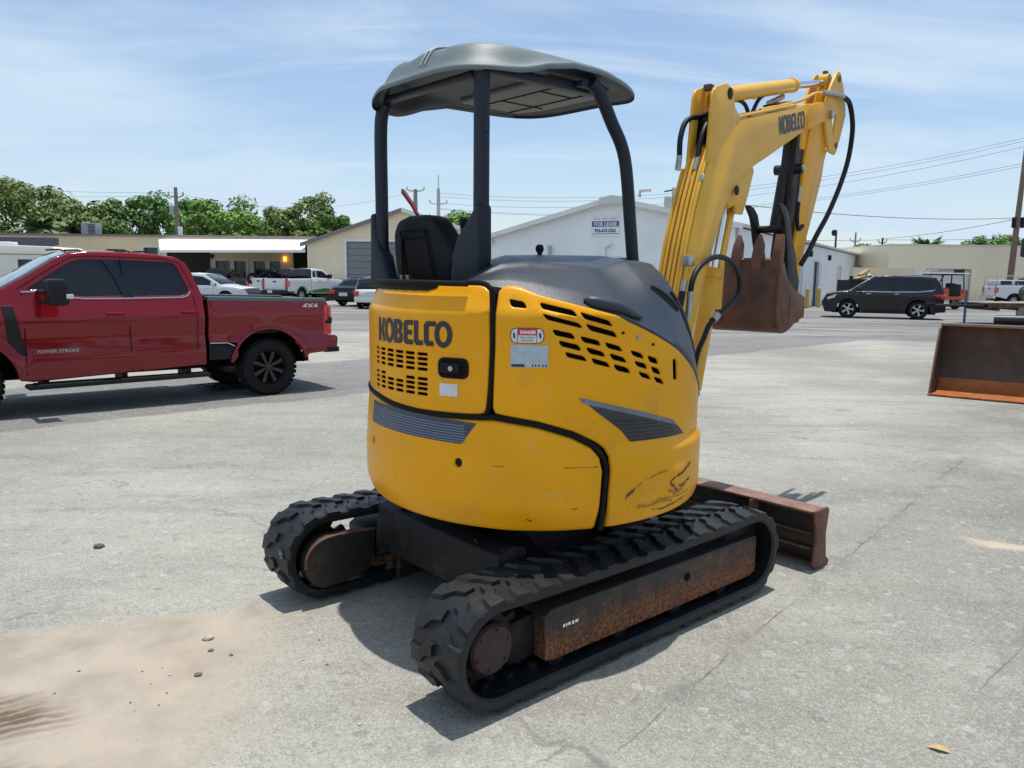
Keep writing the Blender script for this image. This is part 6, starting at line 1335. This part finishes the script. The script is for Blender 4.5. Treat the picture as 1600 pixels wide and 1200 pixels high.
for sd in (1, -1):
    g = MB(); g.box(-1.03, .93, min(sd*.80, sd*.975), max(sd*.80, sd*.975), 1.535, 1.60, bev=.012, f=lambda X, Y, Z: (X, Y, Z-(.93-X)*.022)); g.build('bed_rail_cap', mat('grey_rail_cap', (.10, .13, .14), .5) if sd > 0 else bpy.data.materials['grey_rail_cap'], rp)
g = MB(); g.plate([(-1.24, .74), (-1.25, .90), (-1.20, .93), (-1.05, .93), (-1.0, .88), (-1.0, .66), (-1.05, .64)], -.96, .96, bev=.02); bu = g.build('rear_bumper', m_red, rp); g = MB(); g.box(-1.27, -1.0, -.965, .965, .64, .73, bev=.015); g.build('bumper_step', m_plas, bu); g = MB(); g.box(-1.29, -1.1, -.3, .3, .58, .66, bev=.01); g.build('tow_hitch', m_plas, bu)
g = MB(); g.box(-.95, 4.7, -.42, .42, .45, .60); g.box(-.06, .06, -.8, .8, .36, .52); g.box(4.03, 4.15, -.8, .8, .36, .52); g.box(1.0, 3.3, -.85, .85, .50, .56); g.tube([(-.05, 0, .2), (-.05, 0, .6)], .14, 10); g.build('chassis', m_dark, rp, smooth=0)
for x, w_ in ((0, .62), (4.09, .63)):
    for sd in (1, -1):
        g = MB(); a = arcpts(x, .45, w_, 5, 175, 12); g.faces([(p[0], sd*q, p[1]) for q in (.50, .96) for p in a], [(i, i+1, 13+i+1, 13+i) for i in range(12)]); g.faces([(p[0], sd*.50, p[1]) for p in a], [tuple(range(13))]); g.build('wheel_well', m_dark, rp, smooth=0)
for x in (1.75, 2.0, 2.62, 2.85):
    g = MB(); g.tube([(x-.12, .62 if x < 2.5 else .5, 2.235), (x-.05, .62 if x < 2.5 else .5, 2.26), (x+.12, .62 if x < 2.5 else .5, 2.25)], .012, 6); g.build('roof_clip', m_plas, rp)
g = MB(); g.box(1.8, 2.05, -.2, .0, 2.26, 2.30, bev=.015); g.build('roof_antenna', m_plas, rp)
text('bed_badge', '4X4', .105, lambda x, y, z: (-.74-x, yb_(-.7, 1.45)+.006, 1.395+y), m_chr, rp, bold=.004, sx=1.5)
text('door_badge', 'POWER STROKE', .062, lambda x, y, z: (2.98-x, yc_(2.9, .85)+.006, .855+y), m_chr, rp, bold=.002, sx=1.1)
g = MB(); g.box(1.4, 3.2, -.8, .8, .6, 1.5); g.box(2.2, 2.4, -.7, -.2, 1.4, 1.95, bev=.05); g.box(2.2, 2.4, .2, .7, 1.4, 1.95, bev=.05); g.build('cabin_interior', m_shade, rp, smooth=0)
# ---------------------------------------------------------------- generic builders
def suv(loc, ang, label, m_, L_=4.95, H=1.73, W_=1.93, rim=m_rims, win='suv', scale=1, name='suv', cat='suv', hatch=False, wr=.37, sedan=False, group=None, roofrail=True):
    r = thing(name, label, cat, loc, ang, group, scale); wb_ = 2.85*L_/4.95; ro = 1.02*L_/4.95; fo_ = L_-wb_-ro; h = H; bz = h*.60
    if sedan: top = [(-ro+.02, .80), (-ro+.05, bz+.05), (-ro+.15, bz+.12), (-.35, bz+.16), (.10, h*.93), (.55, h*.995), (1.2, h), (1.75, h*.975), (2.55, bz+.12), (wb_+.2, bz*.97), (wb_+fo_-.12, bz*.80), (wb_+fo_, .62)]
    elif hatch: top = [(-ro+.0, .70), (-ro+.02, bz+.02), (-ro+.22, h*.88), (-ro+.40, h*.985), (.4, h), (1.2, h), (1.7, h*.965), (2.35, bz+.12), (2.8, bz+.03), (wb_+.35, bz*.90), (wb_+fo_-.08, bz*.78), (wb_+fo_, .55)]
    else: top = [(-ro+.02, .72), (-ro+.04, bz+.02), (-ro+.20, h*.82), (-ro+.36, h*.955), (.0, h*.985), (1.1, h), (1.75, h*.975), (2.60, bz+.12), (wb_-.05, bz+.06), (wb_+.45, bz*1.0), (wb_+fo_-.16, bz*.91), (wb_+fo_, .64)]
    out_ = [(-ro+.10, .32)]+top+[(wb_+fo_-.10, .26), (wb_+wr+.10, .24)]+arcpts(wb_, wr, wr+.06, 5, 175, 10)+[(wb_-wr-.10, .24), (wr+.10, .24)]+arcpts(0, wr, wr+.06, 5, 175, 10)+[(-wr-.10, .27)]
    z0 = bz+.06; ztp = h*.925
    if sedan: ws = [[(-.15, z0+.10), (.25, h*.89), (.62, ztp), (1.0, ztp), (1.0, z0+.08)], [(1.07, z0+.08), (1.07, ztp), (1.6, ztp-.03), (2.25, z0+.12), (2.2, z0+.06)]]
    elif hatch: ws = [[(-ro+.35, z0+.02), (-ro+.48, h*.86), (-ro+.9, h*.90), (-ro+.85, z0)], [(-ro+.92, z0), (-ro+.97, h*.91), (.95, ztp), (.95, z0-.02)], [(1.02, z0-.02), (1.02, ztp), (1.55, ztp-.03), (2.15, z0+.06), (2.15, z0-.02)]]
    else: ws = [[(-ro+.42, z0+.08), (-ro+.55, h*.86), (-.0, h*.905), (-.0, z0+.04)], [(.07, z0+.03), (.07, h*.91), (.98, ztp), (.98, z0+.01)], [(1.05, z0+.01), (1.05, ztp), (1.62, ztp-.03), (2.38, z0+.08), (2.38, z0)]]
    nt_ = len(top)
    if sedan: st_ = ((1, 4, m_, 'boot'), (4, 6, m_gl, 'rear_window'), (6, 8, m_, 'roof'), (8, 9, m_gl, 'windshield'), (9, 12, m_, 'hood'), (0, 1, m_plas, 'bumper'))
    else: st_ = ((0, 2, m_, 'tailgate'), (2, 4, m_gl, 'rear_window'), (4, 7, m_, 'roof'), (7, 8, m_gl, 'windshield'), (8, 11, m_, 'hood'))
    st_ += ((len(top)-1, len(top)+1, m_plas if not hatch else m_, 'front_bumper'),)
    yv, _ = vehicle(r, out_, W_/2, m_, [roundpoly(w, .05, 3) for w in ws], st_, belt=bz, tumble=.36, step=.13, wheels=((0, wr), (wb_, wr)), flare=.02, nose=(-ro+.5, wb_+fo_-.55), bulge=.07)
    for sd in (1, -1):
        for x in (0, wb_): wheel(r, x, sd*(W_/2-.13), wr, .23, 5, rim, .66, sd)
        sidestrip('door_seam', [(1.02, ztp), (1.02, z0), (.99, .35)], .012, yv, m_dark, r, .003, sd); sidestrip('door_seam', [(2.28, z0), (2.24, .9), (2.2, .35)], .012, yv, m_dark, r, .003, sd); sidestrip('door_seam', [(.03, z0), (.12, .95), (wr+.12, .7)], .012, yv, m_dark, r, .003, sd)
        if not hatch: sidestrip('window_trim', [(2.42, z0-.02), (1.0, z0-.02), (0.0, z0+.0), (-ro+.5, z0+.05), (-ro+.38, z0+.12)], .022, yv, m_chr, r, .006, sd)
        for a in (.85, 1.95):
            g = MB(); g.box(a-.10, a+.10, min(sd*(yv(a, z0-.1)), sd*(yv(a, z0-.1)+.04)), max(sd*(yv(a, z0-.1)), sd*(yv(a, z0-.1)+.04)), z0-.12, z0-.09, bev=.008); g.build('door_handle', m_chr if not hatch else m_, r)
        g = MB(); y0 = sd*(yv(2.3, z0)); g.box(2.2, 2.34, min(y0, y0+sd*.24), max(y0, y0+sd*.24), z0+.02, z0+.18, bev=.03); g.build('wing_mirror', m_, r)
        sidepatch('tail_lamp', [(-ro+.10, z0-.10), (-ro+.10, z0-.28), (-ro+.34, z0-.22), (-ro+.42, z0-.12)], yv, m_tail, r, .010, sd); sidepatch('headlamp', [(wb_+fo_-.18, bz*.80), (wb_+fo_-.55, bz*.93), (wb_+fo_-.50, bz*.80), (wb_+fo_-.2, bz*.70)], yv, m_head, r, .008, sd)
        g = MB(); g.box(-ro-.03, -ro+.14, min(sd*.55, sd*W_*.47), max(sd*.55, sd*W_*.47), z0-.30 if not hatch else z0-.34, z0-.10, bev=.03); g.build('tail_lamp', m_tail, r)
        sidestrip('sill_trim', [(wb_-wr-.2, .33), (wr+.2, .33)], .14, yv, m_plas, r, .004, sd)
        if roofrail and not sedan:
            g = MB(); g.tube([(-.5, sd*(W_/2-.32), h*.99), (.2, sd*(W_/2-.32), h+.04), (1.4, sd*(W_/2-.32), h+.02), (1.6, sd*(W_/2-.32), h*.985)], .018, 6); g.build('roof_rail', m_chr, r)
    g = MB(); g.box(-ro-.06, -ro+.16, -W_*.46, W_*.46, .32, .60, bev=.05); g.build('rear_bumper', m_ if hatch else m_plas, r); g = MB(); g.box(-ro-.085, -ro-.055, -.26, .26, z0-.40, z0-.23) if not hatch else g.box(-ro-.075, -ro-.03, -.22, .22, z0-.28, z0-.13); g.build('number_plate', m_plate, r, smooth=0)
    g = MB(); g.box(-ro+.3, wb_+fo_-.4, -W_*.40, W_*.40, .22, .42); g.box(-ro+.4, 1.6, -W_*.36, W_*.36, .42, bz*.98); g.build('underbody', m_dark, r, smooth=0)
    return r
m_char = paint('charcoal_car_paint', (.010, .011, .014), .3, .0, .35, spec=.3); m_wh = paint('white_car_paint', (.62, .64, .66), .3, 0, .5); m_nav = paint('blue_black_car_paint', (.008, .010, .024), .3, .0, .35, spec=.3)
suv((17.45, 34.1, 0), math.atan2(.38, -.92), 'dark grey midsize suv parked with its nose toward the white building', m_char, L_=4.75, H=1.84, scale=1.0, wr=.39)
suv((-16.6, 39.3, 0), math.atan2(-.10, 1), 'white suv facing right, seen over the bed of the red pickup', m_wh, L_=4.9, H=1.60, scale=1.0, wr=.37, roofrail=False)
suv((-8.2, 41.0, 0), math.atan2(.95, .42), 'blue black sedan with red tail lamps, seen from behind', m_nav, L_=4.75, H=1.46, W_=1.86, name='sedan', cat='car', sedan=True, wr=.34)
suv((-6.65, 38.2, 0), math.atan2(1, .10), 'small white hatchback partly hidden behind the excavator', m_wh, L_=4.2, H=1.50, W_=1.76, name='hatchback', cat='car', hatch=True, wr=.32, roofrail=False)
def pickup(loc, ang, label, m_, stripe=None, tyres=0, W_=2.0, group=None, rack=False, rim=m_rims):
    r = thing('pickup_truck', label, 'pickup truck', loc, ang, group); wr = .39; wb_ = 3.4
    bo_ = [(-1.12, .62), (-1.15, .9), (-1.15, 1.30), (-1.10, 1.34), (.82, 1.36), (.82, .52), (.60, .50)]+arcpts(0, wr, .47, 10, 170, 10)+[(-.6, .50)]
    co = [(.86, .48), (.86, 1.36), (.93, 1.60), (1.04, 1.82), (1.20, 1.90), (1.6, 1.92), (2.0, 1.90), (2.15, 1.86), (2.72, 1.42), (2.95, 1.34), (3.9, 1.24), (4.18, 1.10), (4.24, .8), (4.2, .45), (3.95, .42)]+arcpts(wb_, wr, .47, 5, 175, 10)+[(2.85, .45)]
    y1, _ = vehicle(r, bo_, W_/2, m_, (), (), belt=1.3, tumble=.05, step=.16, wheels=((0, wr),), flare=.03, name='bed_side')
    y2, _ = vehicle(r, co, W_/2, m_, [roundpoly([(.98, 1.42), (1.06, 1.70), (1.13, 1.80), (1.32, 1.81), (1.32, 1.42)], .04, 3), roundpoly([(1.40, 1.40), (1.40, 1.81), (1.95, 1.79), (2.52, 1.42), (2.5, 1.36)], .04, 3)], ((1, 4, m_gl, 'rear_window'), (4, 7, m_, 'roof'), (7, 8, m_gl, 'windshield'), (8, 11, m_, 'hood'), (11, 13, m_plas, 'grille')), belt=1.25, tumble=.28, step=.16, wheels=((wb_, wr),), flare=.03, name='cab_side')
    for sd in (1, -1):
        for x in (0, wb_): wheel(r, x, sd*(W_/2-.15), wr, .25, 6, rim, .58, sd)
        sidepatch('tail_lamp', [(-1.13, 1.22), (-1.02, 1.22), (-1.02, .88), (-1.13, .88)], y1, m_tail, r, .008, sd)
        g = MB(); g.box(-1.185, -1.10, min(sd*.78, sd*.99), max(sd*.78, sd*.99), .88, 1.22, bev=.01); g.build('tail_lamp', m_tail, r)
        g = MB(); y0 = sd*y2(2.35, 1.4); g.box(2.30, 2.42, min(y0, y0+sd*.28), max(y0, y0+sd*.28), 1.35, 1.60, bev=.03); g.build('wing_mirror', m_plas, r)
        sidestrip('door_seam', [(1.36, 1.82), (1.36, 1.3), (1.36, .5)], .014, y2, m_dark, r, .003, sd); sidestrip('door_seam', [(2.58, 1.38), (2.55, .9), (2.55, .5)], .014, y2, m_dark, r, .003, sd)
        g = MB(); g.box(1.46, 1.62, min(sd*y2(1.5, 1.2), sd*(y2(1.5, 1.2)+.04)), max(sd*y2(1.5, 1.2), sd*(y2(1.5, 1.2)+.04)), 1.16, 1.20, bev=.01); g.build('door_handle', m_plas, r)
        if stripe:
            sidepatch('green_sill_stripe', [(-1.1, .66), (-.58, .63), (-.56, .50), (-1.05, .56)], y1, stripe, r, .003, sd); sidepatch('green_sill_stripe', [(.50, .62), (.80, .66), (.80, .50), (.55, .48)], y1, stripe, r, .003, sd)
            sidepatch('green_sill_stripe', [(.88, .67), (2.0, .78), (2.85, .70), (2.82, .48), (.88, .50)], y2, stripe, r, .003, sd)
            sidestrip('green_arch', arcpts(0, wr, .50, 25, 155, 12), .05, y1, stripe, r, .004, sd)
    g = MB(); g.box(-1.16, -1.10, -.80, .80, .68, 1.34, bev=.02); tg = g.build('tailgate', m_, r); g = MB(); g.box(-1.185, -1.16, -.12, .12, 1.12, 1.20, bev=.01); g.build('tailgate_handle', m_plas, tg)
    g = MB(); g.box(-1.32, -1.12, -.95, .95, .48, .68, bev=.03); bu = g.build('rear_bumper', m_plas if stripe else m_chr, r); g = MB(); g.box(-1.335, -1.315, .05, .40, .52, .67); g.build('number_plate', m_plate, bu, smooth=0)
    g = MB(); g.box(-1.1, .8, -.86, .86, .80, .83); g.box(-1.1, .8, .84, .90, .80, 1.34); g.box(-1.1, .8, -.90, -.84, .80, 1.34); g.build('bed_liner', m_plas, r, smooth=0)
    g = MB(); g.box(-1.0, 3.9, -.7, .7, .36, .55); g.box(1.0, 2.7, -.85, .85, .5, 1.1); g.box(1.45, 1.6, -.7, -.2, 1.1, 1.65, bev=.04); g.box(1.45, 1.6, .2, .7, 1.1, 1.65, bev=.04); g.build('chassis', m_dark, r, smooth=0)
    if rack:
        g = MB()
        for sd in (-.85, .85):
            g.tube([(-1.1, sd, 2.0), (4.0, sd, 2.0)], .025, 6)
            for x in (-1.1, .2, 1.0): g.tube([(x, sd, 1.3), (x, sd, 2.0)], .022, 6)
        for x in (-1.1, 0, 1.0): g.tube([(x, -.85, 2.0), (x, .85, 2.0)], .022, 6)
        g.build('ladder_rack', m_steel, r)
        g = MB(); g.box(-1.0, .78, -.80, .80, 1.34, 1.72, bev=.05); tc_ = g.build('utility_cap', m_, r); 
        for x0 in (-.85, .05):
            for sd in (-1, 1):
                g = MB(); g.box(x0, x0+.7, min(sd*.795, sd*.808), max(sd*.795, sd*.808), 1.42, 1.66); g.build('cap_window', m_gl, tc_, smooth=0)
    return r
m_grn = mat('green_stripe_paint', (.01, .16, .035), .35, coat=.4)
A18 = math.atan2(.89, .45)
pickup((-13.2, 46.5, 0), A18, 'white pickup with a green lower stripe, seen from its rear right corner', m_wh, stripe=m_grn)
pickup((-14.9, 48.9, 0), A18, 'white pickup loaded with loose tyres, just left of the green striped one', m_wh)
pickup((-20.6, 51.3, 0), math.atan2(.06, 1), 'black pickup parked beneath the white awning', paint('black_car_paint', (.008, .008, .01), .3, 0, .5), rim=m_rimb)
pickup((33.4, 53.4, 0), math.atan2(-.12, 1), 'white pickup with a ladder rack and cap at the right edge', m_wh, rack=True)
for i, (x, y, z, rx_, ry_, lb) in enumerate(((-15.9, 48.3, 1.30, 1.3, .3, 'loose black tyre standing at the left in the white truck bed'), (-15.2, 48.3, 1.28, 1.35, -.4, 'loose black tyre standing in the middle of the white truck bed'), (-14.9, 48.6, 1.72, .25, .2, 'loose black tyre lying on top of the others in the bed'), (-14.5, 48.7, 1.30, 1.2, .8, 'loose black tyre leaning against the white truck cab'))):
    g = MB(); g.lathe([(.21, -.10), (.34, -.12), (.37, -.07), (.37, .07), (.34, .12), (.21, .10)], 24, axis='z', cap=False); o = g.build('loose_tyre', m_tyre); o.location = (x, y, z); o.rotation_euler = (rx_, ry_, .5); tag(o, lb, 'tyre', 'loose tyres in the truck bed')
# motorhome at far left
mh = thing('motorhome', 'cream motorhome roof line showing over the red pickup hood', 'motorhome', (-27.2, 34.9, -.22)); m_crm = mat('cream_fibreglass', (.72, .68, .60), .4, coat=.3, var=.04, vscale=2)
g = MB(); g.plate([(0, .5), (0, 2.6), (.15, 2.75), (3.4, 2.85), (3.6, 3.02), (6.9, 2.92), (7.15, 2.80), (7.2, 2.4), (7.15, .5)], 0, 2.4, bev=.05); bd_ = g.build('body', m_crm, mh)
for x0, x1, z0, z1 in ((1.0, 2.6, 1.6, 2.3), (3.2, 4.2, 1.7, 2.3), (5.4, 6.6, 1.75, 2.35)):
    g = MB(); g.box(x0, x1, -.02, -.005, z0, z1); g.build('side_window', m_gl, mh, smooth=0)
g = MB(); g.box(0, 7.15, -.012, -.004, 2.55, 2.60); g.build('brown_stripe', m_cb, mh, smooth=0); g = MB(); g.box(3.9, 4.6, .7, 1.4, 2.98, 3.14, bev=.05); g.build('roof_vent', m_trim, mh)
g = MB(); g.tube([(1.5, .2, 2.78), (2.4, .2, 2.98), (3.1, .2, 2.86)], .03, 6); g.build('roof_rack', m_plas, mh)
for x in (1.2, 5.6):
    for y, sd in ((.12, -1), (2.28, 1)): wheel(mh, x, y, .40, .24, 5, m_rims, .6, sd)
# orange off-road vehicle
oj = thing('offroad_vehicle', 'orange and white open off road vehicle with a roof rack behind the suv', 'off-road vehicle', (25.1, 46.0, 0), math.radians(100)); m_or = paint('orange_paint', (.62, .11, .03), .4, 0, .3)
g = MB(); g.plate([(-.8, .55), (-.85, 1.15), (-.3, 1.25), (.3, 1.2), (.6, .95), (1.2, .95), (1.5, 1.2), (2.6, 1.12), (2.75, .6)], -.78, .78, bev=.06); g.build('body', m_or, oj)
g = MB()
for y in (-.7, .7):
    g.tube([(-.7, y, 1.15), (-.6, y, 1.98), (1.0, y, 1.98), (1.55, y, 1.2)], .035, 8); g.tube([(.35, y, .9), (.35, y, 1.98)], .035, 8)
for x in (-.6, .35, 1.0): g.tube([(x, -.7, 1.98), (x, .7, 1.98)], .035, 8)
g.build('roll_cage', m_plas, oj); g = MB(); g.box(-.9, 1.3, -.85, .85, 2.02, 2.08, bev=.02); g.build('roof_panel', m_trim, oj)
g = MB(); g.box(-.95, -.80, -.35, .35, .75, 1.45, bev=.08); g.build('spare_wheel_cover', m_plas, oj); g = MB(); g.box(-.2, .1, -.6, -.1, .9, 1.5, bev=.06); g.build('driver_seat', m_plas, oj)
g = MB(); g.box(-.6, -.3, -.75, -.25, 1.98, 2.3, bev=.03); g.build('cargo_box', m_plas, oj)
for y in (-.6, .6):
    g = MB(); g.box(-.88, -.84, y-.12, y+.12, .95, 1.15, bev=.01); g.build('tail_lamp', m_tail, oj)
for x in (0, 2.0):
    for sd in (1, -1): wheel(oj, x, sd*.78, .36, .26, 5, m_rims, .55, sd)
# flatbed trailer
ft = thing('flatbed_trailer', 'weathered flatbed trailer with tongue and jack stand at the right edge', 'trailer', (17.9, 29.6, 0)); m_wood = mat('weathered_deck', (.27, .25, .20), .8, var=.2, vscale=3)
g = MB()
for k in range(8): g.box(0, 9, k*.27, k*.27+.25, .80, .85)
g.build('deck', m_wood, ft, smooth=0); g = MB(); g.box(-.05, 9, -.05, .05, .66, .84); g.box(-.05, 9, 2.1, 2.2, .66, .84)
for k in range(7): g.box(.3+k*1.3, .38+k*1.3, -.03, 2.18, .55, .78)
g.build('side_rail', m_frame, ft, smooth=0)
g = MB(); g.tube([(.2, .3, .72), (-1.6, 1.05, .70)], .05, 8); g.tube([(.2, 1.9, .72), (-1.6, 1.05, .70)], .05, 8); g.box(-1.9, -1.5, .98, 1.12, .62, .78, bev=.01); g.build('tongue', m_under, ft)
g = MB(); g.tube([(-.3, 1.05, .04), (-.3, 1.05, 1.3)], .05, 8); g.lathe([(.16, 0), (.16, .03), (.05, .05)], 12, axis='z', c=(-.3, 1.05, 0)); jk = g.build('jack_stand', mat('blue_grey_jack', (.08, .09, .2), .5), ft)
g = MB(); g.box(2.2, 4.8, .3, 1.9, .1, .6, bev=.05); g.build('axle_box', m_conc, ft)
for x in (2.8, 3.9):
    for y, sd in ((-.2, -1), (2.35, 1)): wheel(ft, x+2, y, .36, .22, 5, m_rims, .6, sd)
# loader bucket + carrier at right
ld = thing('wheel_loader', 'compact loader mostly beyond the right edge, showing its rusty bucket and black mirrors', 'loader', (6.13, 11.38, 0), math.atan2(-.62, .785))   # x runs along the cutting edge
m_bin = mat('rust_stained_bucket_inside', (.075, .045, .032), .62, .1, var=.3, vscale=5, spots=(((.035, .03, .028), 2.5, .52, .2, .7), ((.18, .12, .08), 26, .62, .1, .35)), bump=.2, bscale=40)
m_orr = mat('orange_rust', (.36, .105, .022), .6, .1, var=.25, vscale=5, spots=(((.12, .05, .03), 6, .56, .15, .7),), bump=.15, bscale=40)
pr_ = [(0, .03), (.30, .035), (.46, .06), (.60, .16), (.70, .34), (.735, .55), (.72, .75), (.66, .93), (.58, 1.01)]
pr_ = [tuple(p) for p in catmull([Vector(p) for p in pr_], 3)]; WB = 2.1
g = MB(); k = len(pr_); vs = [(x, p[0], p[1]) for x in (0, WB) for p in pr_]+[(x, p[0]+.02, p[1]-.015) for x in (0, WB) for p in pr_]
g.faces(vs, [(i, i+1, k+i+1, k+i) for i in range(k-1)]+[(2*k+i, 3*k+i, 3*k+i+1, 2*k+i+1) for i in range(k-1)]+[(0, k, 3*k, 2*k), (k-1, 3*k-1, 4*k-1, 2*k-1)]); bkt = g.build('bucket', m_bin, ld)
for fz in bkt.data.polygons: pass
bkt.data.materials.append(m_orr)
for fz in bkt.data.polygons:
    if fz.center.z < .22: fz.material_index = 1
sp_ = [(0, .03), (.03, .12), (.17, .45), (.33, .80), (.43, .96), (.60, 1.02)]+[(p[0]+.004, p[1]) for p in pr_[::-1]]
for x in (-.022, WB):
    g = MB(); b = bmesh.new(); A = [b.verts.new((x, p[0], p[1])) for p in sp_]; B_ = [b.verts.new((x+.022, p[0], p[1])) for p in sp_]; b.faces.new(A); b.faces.new(B_[::-1])
    for i in range(len(sp_)): b.faces.new((A[i], B_[i], B_[(i+1) % len(sp_)], A[(i+1) % len(sp_)]))
    bmesh.ops.recalc_face_normals(b, faces=b.faces); g.merge(b); spn = g.build('bucket_side_plate', m_bin, bkt, smooth=0)
    g = MB(); g.tube([(x+.011, p[0]-.006, p[1]) for p in sp_[:5]], .016, 6); g.build('side_edge', m_rustred, spn)
g = MB(); g.box(-.03, WB+.03, -.05, .06, .012, .032, bev=.004); g.build('cutting_edge', m_orr, bkt)
g = MB(); g.box(-.02, WB+.02, .52, .62, 1.0, 1.04, bev=.008); g.build('top_lip', mat('dull_tan_edge', (.22, .15, .10), .6, var=.2, vscale=8), bkt)
m_mir = mat('black_mirror_shell', (.015, .015, .017), .4)
for x in (.75, 1.6):
    g = MB(); g.plate([(.76, .30), (.80, .62), (1.5, .95), (2.6, 1.25), (2.7, 1.10), (1.6, .75), (.92, .30)], x, x+.10, f=lambda X, Y, Z: (Y, X, Z), bev=.01); g.build('lift_arm', m_plas, ld)
g = MB(); g.tube([(.62, .85, 1.10), (1.9, .85, 1.12)], .075, 12); g.build('cross_tube', m_mir, ld)
g = MB(); g.box(.55, 2.1, 1.9, 3.6, .55, 1.35, bev=.08, f=lambda X, Y, Z: (X+1.1, Y, Z)); g.build('engine_housing', mat('off_white_machine_paint', (.6, .6, .57), .4), ld)
g = MB()
for (x, y) in ((1.75, 1.9), (3.1, 1.9), (1.75, 3.4), (3.1, 3.4)): g.tube([(x, y, 1.3), (x, y, 2.4)], .04, 8)
g.box(1.7, 3.15, 1.85, 3.45, 2.4, 2.48, bev=.03); g.build('cab_frame', m_plas, ld)
for x in (1.75, 3.1):
    for y in (2.1, 3.5): wheel(ld, x+(-.05 if x < 2 else .1), y, .0+.42, .3, 5, m_rims, .55, 1) if False else None
g = MB(); g.box(.80, 1.10, 1.42, 1.50, 2.03, 2.32, bev=.035); g.tube([(1.05, 1.48, 2.18), (1.75, 1.9, 2.2)], .018, 8); g.build('wing_mirror', m_mir, ld)
g = MB(); g.lathe([(.02, 0), (.115, .005), (.12, .04), (.05, .06)], 24, axis='y', c=(.95, 1.40, 1.50)); g.tube([(1.0, 1.45, 1.50), (1.75, 1.9, 1.6)], .016, 8); rm_ = g.build('round_mirror', m_mir, ld)
g = MB(); g.lathe([(.02, -.004), (.102, -.003), (.102, .002), (.02, .002)], 24, axis='y', c=(.95, 1.40, 1.50)); g.build('mirror_glass', mat('mirror_glass', (.6, .62, .65), .08, .9), rm_)
for xx, yyw in ((1.6, 2.1), (3.3, 2.1), (1.6, 3.5), (3.3, 3.5)):
    g = MB(); g.lathe([(.05, -.10), (.2, -.14), (.40, -.14), (.42, -.08), (.42, .08), (.40, .14), (.2, .14), (.05, .1)], 24, axis='x', c=(xx, yyw, .42)); g.build('wheel', m_tyre, ld)
